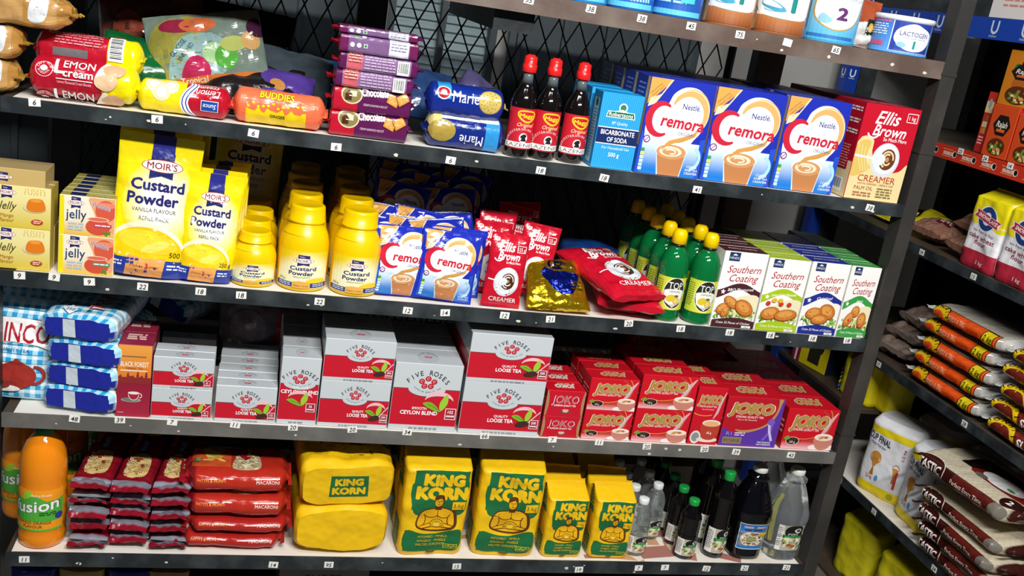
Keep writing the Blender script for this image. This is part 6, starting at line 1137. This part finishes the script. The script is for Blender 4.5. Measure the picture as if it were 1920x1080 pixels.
# gold wrapped crackers at the far left
for k, (x, z, L, lab) in enumerate(((-.502, ZB + .001, .13, 'bottom'), (-.498, ZB + .062, .135, 'middle'), (-.462, ZB + .122, .225, 'top'))):
    ga = Art(17, 20); ga.r(0, 2, 17, 12, '#b08040')
    for q in range(4): ga.r(.6 + q * 4, 3.4, 3.4 + q * 4, 9.4, '#bd925a'); ga.r(.6 + q * 4, 8, 3.4 + q * 4, 9.4, '#ad9a48')
    ga.b([(12, 4), (12.8, 8), (14.4, 7), (14, 4)], '#d9dce0')
    me = roll_mesh('cracker_pack', L, .075, .058, 4.5, lambda u, v: '#b98f3a', ga, mats=('film',), amp=.004, freq=30, seed=50 + k, ends=(.2, .22), fin=(0, .014), es=.4)
    put('cracker_pack', me, (x, .048, z), (0, 0, -2), 'gold film wrapped cracker pack at the far left, %s of three' % lab, 'biscuits', 'gold cracker packs')
# sweets bags behind
def sweets(W, H, T, base, art, seed, amp=.008):
    return shell_mesh('sweets_bag', W, H, T, lambda v: (1, max(.06, math.sin(PI * (v * .94 + .03)) ** .6), 0, v), lambda u, v, bk: base, art, n=2.2, amp=amp, freq=18, seed=seed)
at_ = Art(20, 14); at_.r(0, 0, 20, 14, '#6b7a70'); at_.b([(0, 6), (2, 12), (9, 13), (8, 4), (2, 1)], '#8f8a3c'); at_.b([(3, 3), (6, 9), (12, 9), (14, 4), (10, 0), (4, 0)], '#86a6a4'); at_.e(5.6, 11.4, 3.2, 1.5, '#8a2440'); at_.e(9, 11.4, 3.2, 1.6, '#c0643a')  # print colours taken down, part of the bag's shade is in them
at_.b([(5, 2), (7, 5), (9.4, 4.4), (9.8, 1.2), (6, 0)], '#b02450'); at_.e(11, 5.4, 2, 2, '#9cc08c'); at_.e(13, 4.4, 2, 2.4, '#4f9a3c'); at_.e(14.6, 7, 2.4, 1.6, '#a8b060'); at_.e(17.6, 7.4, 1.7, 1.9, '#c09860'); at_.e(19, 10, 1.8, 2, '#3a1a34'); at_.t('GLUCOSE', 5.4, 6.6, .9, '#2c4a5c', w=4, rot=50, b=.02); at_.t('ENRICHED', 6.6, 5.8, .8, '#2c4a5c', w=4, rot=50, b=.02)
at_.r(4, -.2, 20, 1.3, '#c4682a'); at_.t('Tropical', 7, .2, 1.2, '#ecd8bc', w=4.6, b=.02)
dx = Art(20, 14); dx.b([(2, 2), (5, 12), (16, 12), (18, 3)], '#3c2420'); dx.e(6, 8, 3, 3, '#7c3828')
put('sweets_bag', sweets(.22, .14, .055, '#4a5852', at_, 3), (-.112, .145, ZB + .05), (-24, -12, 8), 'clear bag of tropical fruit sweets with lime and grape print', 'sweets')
put('sweets_bag', sweets(.2, .18, .09, '#5a2a22', dx, 4), (-.235, .27, ZB + .02), (-10, -6, 0), 'dim reddish brown bag behind the red biscuit rolls', 'sweets')
put('sweets_bag', sweets(.26, .17, .08, '#2c2220', None, 5), (-.10, .38, ZB + .025), (-14, 4, 0), 'dark brown bag at the back behind the fruit sweets', 'sweets')
put('sweets_bag', sweets(.17, .12, .06, '#0f5a2c', None, 6), (-.235, .125, ZB + .003), (-30, 6, 10), 'dark green bag behind the yellow biscuit packs', 'sweets')
put('sweets_bag', sweets(.2, .12, .05, '#1c1718', None, 7), (-.045, .105, ZB + .003), (-44, 0, -6), 'black glossy bag under the fruit sweets bag', 'sweets')
ap = Art(12, 8); ap.r(0, 0, 12, 8, '#4a3482'); ap.e(5, 4.6, 1.6, 1, '#b07a3a', rot=-20); ap.t('sweets', 6, 2, 1.4, '#c9a04a', w=4, sh=.2)
put('sweets_bag', sweets(.12, .1, .04, '#5a3f98', ap, 8), (.015, .105, ZB + .01), (-40, 4, -4), 'purple sweets bag between the orange roll and the purple stack', 'sweets')
put('sweets_bag', sweets(.15, .12, .06, '#3a444b', None, 9), (.035, .17, ZB + .02), (-30, 6, 0), 'clear grey bag of sweets behind the purple bag', 'sweets')
put('sweets_bag', sweets(.13, .1, .06, '#123060', None, 10), (.10, .24, ZB + .02), (-20, 6, 0), 'dark blue bag behind the purple biscuit stack', 'sweets')
put('sweets_bag', sweets(.12, .11, .05, '#27406c', None, 12), (.325, .17, ZB + .03), (-30, 6, 20), 'dark blue bag behind the blue biscuit rolls', 'sweets')
put('sweets_bag', sweets(.09, .12, .04, '#4a4468', None, 14), (.37, .12, ZB + .03), (-20, 30, 0), 'crumpled clear purple bag beside the red capped bottles', 'sweets')
bs = Art(10, 12); bs.r(0, 6, 10, 12, '#a04a2c'); bs.b([(1, 1), (2, 5), (8, 6), (8, 1)], '#d8d8d4'); bs.r(6, 3, 9, 7, '#1c2418'); bs.e(7.5, 5, .8, 1.2, '#c9a050')
put('snack_bag', shell_mesh('snack_bag', .075, .10, .04, prof_sach, lambda u, v, bk: '#a08a7c', bs, n=2.2, amp=.006, freq=30, seed=61), (xat(1606, .09, ZA), .10, ZA + .003), (-8, 4, -10), 'brown and white snack bag between the blue tins', 'bag')
# packs on the floor level under the lowest rail
for k, (px, c, lab) in enumerate(((60, '#20308c', 'blue'), (150, '#c8a860', 'tan'), (240, '#22308c', 'second blue'), (310, '#b8965a', 'second tan'))):
    z = .09; x = xat(px, .06, z); me = shell_mesh('sugar_bag', .09, .13, .07, lambda v: (1, max(.2, math.sin(PI * (v * .9 + .05)) ** .4), 0, v), lambda u, v, bk, c=c: c, None, mats=('film',), n=3, amp=.004, freq=20, seed=70 + k)
    put('sugar_bag', me, (x, .075, z), (0, 0, 0), lab + ' bag just showing under the lowest rail at the left', 'bag')
kb = Art(20, 14); kb.r(0, 0, 20, 14, '#6a6660'); kb.t('SUPER', 10, 9.6, 2.4, '#3a1c1c', w=9, b=.02)
o = link('cardboard_box', carton_mesh('cardboard_box', .2, .25, .16, ('#6e6a66', '#6e6a66', '#5c5854', '#6e6a66'), kb)); o.location = (xat(610, .05, .2), .05, .0525); tag(o, 'grey cardboard box under the lowest shelf below the yellow sacks', 'box')
b = MB(); b.box(-.44, 1.36, .01, .58, .04, .052); part(b, 'bottom_board', 'board')
for o in SC.objects:
    if o.name.startswith('sugar_bag'): o.location.z = .0525
# ---------------------------------------------------------------- the second unit, at right angles, on the right
X2 = 1.70
u2 = empty('shelving_unit', 'second steel shelving unit at right angles, blue and red strips on its shelves', 'shelves', None, (1.95, 0, 0)); ul = Vector((1.95, 0, 0))
def part2(mb, name, m): mb.v = [tuple(Vector(v) - ul) for v in mb.v]; return mb.build(name, m, u2)
RZ = {'blue': (1.62, .052), 'red': (1.296, .036), 'flour': (1.025, .026), 'monati': (.685, .026), 'rice': (.31, .026)}
def strip(z0, z1, col, art, w_):
    mb = MB(); mb.box(X2 - .002, X2, -.7, .92, z0, z1, col); n = int(1.62 / w_)
    for k in range(n):
        y = .90 - k * w_; art.emit(mb, lambda u, v, o: (X2 - .002 - o, y - w_ * u, z0 + (z1 - z0) * v))
    return mb
ub = Art(11, 5.2); 
def ulogo(a, cx, cy, k, c='#c9d6e6'):
    a.s([(cx - 1 * k, cy + 1.4 * k), (cx - 1 * k, cy - .2 * k)], .55 * k, c); a.s([(cx + 1 * k, cy + 1.4 * k), (cx + 1 * k, cy - .2 * k)], .55 * k, c); a.arc(cx, cy - .2 * k, 1 * k, 1.1 * k, 180, 360, .55 * k, c); a.t('Unilever', cx, cy - 2.2 * k, .5 * k, c, w=2.6 * k, sh=.3)
ulogo(ub, 5.5, 3, 1.1)
kr = Art(7.6, 3.6); kr.t('KNORROX', 3.3, 1.2, .9, '#f4ece4', w=3.6, b=.06); kr.r(1, .8, 5, .95, '#e8b060'); kr.r(1, 2.5, 5, 2.65, '#e8b060'); kr.e(5.9, 1.7, .85, .85, '#f0e6da'); kr.e(6, 1.75, .62, .7, '#1c1410')
for key, (z, h) in RZ.items():
    if key == 'blue': part2(strip(z - .052, z, '#1440a4', ub, .11), 'brand_strip', 'card')
    elif key == 'red': part2(strip(z - .036, z, '#c8321e', kr, .076), 'brand_strip', 'card')
    else:
        b = MB(); b.box(X2 - .003, X2, -.7, .92, z - h, z); part2(b, 'front_rail', 'rail')
    b = MB(); b.box(X2, 2.2, -.7, .92, z - .012, z - .001); part2(b, 'shelf_board', 'board')
    if key in ('rice',): b = MB(); b.box(X2 + .002, 2.15, -.6, .85, z - .001, z - .0002); part2(b, 'shelf_liner', 'liner')
b = MB(); b.box(X2 - .002, X2 + .04, .90, .94, 0, 2.1, '#12348c')
for k in range(8): ulogo(a_ := Art(4, 9), 2, 5, .8); a_.emit(b, lambda u, v, o: (X2 - .002 + .04 * u, .90 - o, 1.15 + k * .11 + .09 * v)); a_.emit(b, lambda u, v, o: (X2 - .002 - o, .94 - .04 * u, 1.15 + k * .11 + .09 * v))
part2(b, 'post', 'card'); b = MB(); b.box(2.16, 2.2, .90, .94, 0, 2.1); part2(b, 'post', 'black'); b = MB(); b.box(2.2, 2.21, -.7, .92, 0, 2.1); part2(b, 'back_panel', 'wire')
b = MB(); b.box(1.742, 1.80, .90, .94, 0, 2.1); part2(b, 'post', 'black')
for px, py, s, key in ((1804, 270, '23', 'red'), (1850, 283, '24', 'red'), (1897, 294, '14', 'red'), (1731, 471, '14', 'flour'), (1828, 518, '13', 'flour'), (1811, 750, '28', 'monati'), (1650, 647, '17', 'monati'), (1641, 966, '22', 'rice'), (1577, 902, '21', 'rice'), (1754, 1070, '24', 'rice')):
    z = RZ[key][0] - (.006 if key == 'red' else .013); y = yat(px, X2, z); t = MB(); t.box(-.010, .010, 0, .0006, -.0075, .0075, '#f1efe9'); digits(t, s, 0, 0)
    o = t.build('price_tag', 'attr', u2); o.rotation_euler.z = R_(-90); o.location = Vector((X2 - .0045, y, z)) - ul
def face(p0, p1, key, dx=.004):
    z = RZ[key][0]; y0, y1 = yat(p0, X2 + dx, z), yat(p1, X2 + dx, z); return (y0 + y1) / 2, abs(y1 - y0), z
# flour
y, w_, z = face(1795, 1866, 'flour')
def flourp(v):
    if v < .04: return .95 + v, .9 + 2.5 * v, 0, v
    if v < .86: return 1, 1, 0, v
    k = (v - .86) / .14; return 1 - .02 * k, max(.05, 1 - .9 * k), .3 * k, .86 + .1 * k
fl = shell_mesh('flour_bag', .128, .20, .07, flourp, lambda u, v, bk: '#eedd14' if v > .7 else ('#eceaee' if v > .24 else '#b3283c'), art_flour(), mats=('paper',), n=6, amp=.004, freq=16, seed=3, fr=(.01, .99, .0, .9), fin=.005)
put('flour_bag', fl, (X2 + .042, y + .018, z + .001), (0, 0, -90), 'yellow, white and red flour bag, nearer the steel post', 'bag', 'flour bags')
put('flour_bag', fl, (X2 + .042, y - .114, z + .001), (0, 0, -88), 'yellow, white and red flour bag, cut by the right edge of the picture', 'bag', 'flour bags')
put('flour_bag', fl, (X2 + .125, y - .114, z + .001), (0, 0, -90), 'flour bag behind the one at the right edge', 'bag', 'flour bags')
yb = shell_mesh('yellow_bag', .13, .08, .05, prof_sach, lambda u, v, bk: '#dcd020', None, n=2.4, amp=.006, freq=22, seed=90)
put('yellow_bag', yb, (X2 + .06, .62, z + .002), (-60, 0, -90), 'yellow bag at the back end of the flour shelf, behind the post', 'bag'); put('yellow_bag', yb, (X2 + .12, .50, z + .01), (-60, 10, -80), 'yellow bag lying near the brown bean bags', 'bag')
bn = Art(12, 10); bn.r(5, 3, 10, 6, '#5a1824'); bn.t('BEANS', 7.5, 3.8, 1.3, '#e0d0c8', w=4, b=.03)
bb = shell_mesh('bean_bag', .15, .13, .06, lambda v: (1, max(.08, math.sin(PI * (v * .94 + .03)) ** .5), 0, v), lambda u, v, bk: mix('#a87c68', '#7c5444', (math.sin(u * 60) * math.sin(v * 50) + 1) / 2), bn, n=2.3, amp=.006, freq=30, seed=91)
for k, (dx, dy, dz, rx, lab) in enumerate(((.02, .10, .028, -86, 'front bottom'), (.04, .28, .03, -86, 'rear bottom'), (.09, .15, .075, -80, 'middle'), (.10, .03, .03, -86, 'hidden edge'), (.13, .10, .12, -80, 'top'))):
    put('bean_bag', bb, (X2 + dx, y + dy, z + dz), (rx, 0, -90 + 8 * (k % 3 - 1)), 'brown transparent bag of beans beside the flour, ' + lab + ' of the pile', 'bag', 'bags of beans')
# spice boxes on the red shelf
z = RZ['red'][0]
def rbox(p0, p1, zz, h, d, art, side, cols, lab, dx=.006, name='spice_carton'):
    y0, y1 = yat(p0, X2 + dx, zz), yat(p1, X2 + dx, zz); me = carton_mesh(name, abs(y1 - y0) - .001, d, h, cols, art, None, side); o = link(name, me); o.location = (X2 + dx, (y0 + y1) / 2, zz + .0005); o.rotation_euler.z = R_(-90); return tag(o, lab, 'carton')
rs = art_rajah_side(); oc = ('#d24a1c', '#c8601c', '#b82424', '#d24a1c')
rbox(1838, 1884, z, .125, .06, art_rajah(False), rs, oc, 'orange spice carton with a black hexagon, red side showing')
rbox(1886, 1935, z, .115, .06, art_rajah(False), rs, oc, 'orange spice carton with a black hexagon at the right edge')
rbox(1868, 1935, z + .1255, .13, .07, art_rajah(True), None, ('#cf7c18', '#d8962c', '#cf7c18', '#cf7c18'), 'tall ochre spice carton standing on the orange ones', dx=.012)
rbox(1824, 1838, z, .15, .03, rs, rs, ('#b82424', '#c22a24', '#b82424', '#b82424'), 'narrow red and cream spice box leaning beside the cartons', dx=.02)
# things on the blue shelf
wb = Art(12, 5); wb.r(0, 0, 12, 5, '#e4dcd8'); wb.lines(2, 10, (3.4, 2.6, 1.8), .3, '#d88a7c')
rbox(1853, 1990, RZ['blue'][0] , .08, .2, wb, None, ('#e8dedc', '#e8e2e0', '#ddd4d0', '#e8dedc'), 'white carton with pink lines on the blue strip shelf')
bbx = MB(); bbx.box(-.14, .14, 0, .3, 0, .09); o = bbx.build('black_case', 'black'); o.location = (X2 + .02, yat(1690, X2 + .02, RZ['blue'][0]), RZ['blue'][0] + .001); o.rotation_euler.z = R_(-90); tag(o, 'black case on the blue strip shelf behind the small formula tin', 'case')
# grain bags, two stacks
z = RZ['monati'][0]; yo = (yat(1712, X2, z) + yat(1858, X2, z)) / 2
mot = dict(amp=.003, freq=24, ends=(.10, .10), fin=(.012, .012), es=.14, nv=80, nu=50)
mats_g = lambda u, v: mix('#b9b2a8', '#8f887e', .5 + .5 * math.sin(u * 170) * math.sin(v * 140)) if .05 < u < .95 else '#c4c2be'
gm = roll_mesh('grain_bag', .29, .19, .0435, 2.8, mats_g, art_monati(False), seed=5, **mot); gm2 = roll_mesh('grain_bag', .29, .19, .0435, 2.8, mats_g, art_monati(True), seed=6, **mot)
y1_ = yat(1700, X2, z + .02) - .14
for k in range(5):
    put('grain_bag', gm, (X2 + .095 + .004 * (k % 2), y1_ + (.0, .012, -.008, .01, -.012)[k] , z + .001 + k * .0445), (0, 0, -90), 'clear grain bag with an orange 2 kg band, %s of the orange banded stack' % ('bottom', 'second', 'middle', 'fourth', 'top')[k], 'bag', 'orange banded grain bags')
    put('grain_bag', gm2, (X2 + .095 + .004 * (k % 2), y1_ - .305 + (.0, .012, -.008, .01, -.012)[k], z + .001 + k * .0445), (0, 0, -90), 'clear grain bag with a dark brown band, %s of the brown banded stack' % ('bottom', 'second', 'middle', 'fourth', 'top')[k], 'bag', 'brown banded grain bags')
pb = shell_mesh('clear_bag', .16, .13, .05, lambda v: (1, max(.08, math.sin(PI * (v * .94 + .03)) ** .5), 0, v), lambda u, v, bk: '#7c6c62', None, n=2.3, amp=.009, freq=26, seed=95)
for k in range(3): put('clear_bag', pb, (X2 + .03 + .02 * k, y1_ + .26, z + .03 + k * .045), (-86, 0, -80 - 8 * k), 'crumpled brownish clear bag by the steel post, %s of three' % ('bottom', 'middle', 'top')[k], 'bag', 'crumpled clear bags')
# flour meal bags and rice
z = RZ['rice'][0]
def cupp(v):
    if v < .05: return .95 + v, .88 + 2.4 * v, 0, v
    if v < .88: return 1, 1, 0, v
    k = (v - .88) / .12; return 1 - .12 * k, 1 - .3 * k, 0, .88 + .07 * k
cf = shell_mesh('meal_bag', .152, .235, .125, cupp, lambda u, v, bk: '#ecd41a' if v < .12 or .79 < v < .86 else '#e6e6ea', art_cup(), mats=('paper',), n=5, amp=.005, freq=13, seed=7, fr=(.01, .99, 0, .97))
yc = (yat(1600, X2 + .03, z) + yat(1700, X2 + .03, z)) / 2
for k, (dx, dy, lab) in enumerate(((.088, .05, 'at the front corner'), (.24, .06, 'right behind the front one'), (.095, -.128, 'in the front row beside the rice'), (.26, -.14, 'in the second row beside the rice'), (.285, -.32, 'in the second row behind the rice'))):
    put('meal_bag', cf, (X2 + dx, yc + dy, z + .001), (0, 0, -62 if k == 0 else -88 + k), 'white and yellow maize meal bag ' + lab, 'bag', 'maize meal bags')
y2_ = yat(1712, X2, z + .02) - .17
tmat = lambda u, v: mix('#d8cdb6', '#b3a68c', .5 + .5 * math.sin(u * 190) * math.sin(v * 150)) if .04 < u < .96 else '#3a1814'
gt = roll_mesh('rice_bag', .31, .20, .0415, 2.8, tmat, art_tastic(), seed=15, **mot); gtt = roll_mesh('rice_bag', .31, .22, .062, 2.6, tmat, art_tastic_top(), seed=16, **mot)
for k in range(5):
    o = put('rice_bag', gtt if k == 4 else gt, (X2 + (.085, .08, .07, .078, .07)[k], -.105 + (-.012, .0, .008, .02, .035)[k], z + .001 + k * .0425), (0, 0, -90 + (0, 1, -1, 2, 5)[k]), 'cream rice bag with a dark band, %s of the stack of five' % ('bottom', 'second', 'middle', 'fourth', 'top')[k], 'bag', 'stacked rice bags')
for k in range(3): put('rice_bag', gt, (X2 + .075, -.43, z + .001 + k * .0425), (0, 0, -88 + 2 * k), 'cream rice bag of the next stack at the lower right corner, %s' % ('bottom', 'middle', 'top')[k], 'bag', 'rice bags at the corner')
# carton and bags seen through the end of the tea shelf
z = RZ['rice'][0]
def atpx(px, x, zz): return yat(px, x, zz)
zz = .50; b = MB(); b.box(X2 + .0, 2.15, .42, .895, .498, .51); part2(b, 'half_shelf', 'board')
o = link('flour_carton', carton_mesh('flour_carton', .15, .09, .158, ('#dcc818', '#e0cc1c', '#1c2236', '#dcc818'), art_snowbox(), None, art_snowside())); o.location = (X2 + .02, yat(1520, X2 + .02, .56), .5115); o.rotation_euler.z = R_(-75); tag(o, 'yellow flour carton with a round blue badge seen past the red tea', 'carton')
st = Art(10, 16)
for k, c in enumerate(('#1c3a8c', '#e8e0d0', '#2a6ab0', '#e8b81c', '#3a9a5c', '#8c2a3c', '#1c2a5c')): st.p([(0, 2 + k * 1.4), (10, -2 + k * 1.4), (10, -1.1 + k * 1.4), (0, 2.9 + k * 1.4)], c)
fy = shell_mesh('flour_bag', .13, .155, .09, flourp, lambda u, v, bk: '#e2d018', None, mats=('paper',), n=5, amp=.005, freq=15, seed=33, side=st)
put('flour_bag', fy, (X2 + .07, yat(1600, X2 + .03, .56), .5115), (0, 0, -80), 'yellow bag with rainbow stripes on its side, behind the steel post', 'bag'); put('flour_bag', fy, (X2 + .12, yat(1650, X2 + .08, .56), .5115), (0, 0, -100), 'yellow bag with a blue badge just right of the steel post', 'bag')
for k, (px, x, h) in enumerate(((1637, 1.80, .14), (1712, 1.80, .13), (1800, 1.78, .12))):
    put('yellow_bag', shell_mesh('yellow_bag', .15, .20, .10, flourp, lambda u, v, bk: '#cfc41a', None, mats=('paper',), n=4, amp=.006, freq=14, seed=40 + k), (x, yat(px, x, .2), .0105), (0, 0, -80), 'dull yellow bag under the lowest shelf at the right, ' + ('nearest the post', 'middle', 'at the corner')[k], 'bag', 'yellow bags under the rice shelf')
b = MB(); b.box(X2 + .01, 2.15, -.6, .85, 0, .01); part2(b, 'bottom_board', 'board')

# ---------------------------------------------------------------- nothing dips into the shelf it stands on
bpy.context.view_layer.update()
for o in list(SC.objects):
    if o.parent or not o.get('label') or o.name.startswith(('shelving', 'mesh_', 'metal_')): continue
    ms_ = [o] if o.type == 'MESH' else [c for c in o.children_recursive if c.type == 'MESH']
    lo = min((c.matrix_world @ v.co).z for c in ms_ for v in c.data.vertices)
    tops = (.052, ZE, ZD, ZC, ZB, ZA) if o.location.x < 1.5 else (.01, .31, .51, .685, 1.025, 1.296, 1.62)
    for t_ in tops:
        if t_ - .045 < lo < t_ + .0003: o.location.z += t_ + .0006 - lo
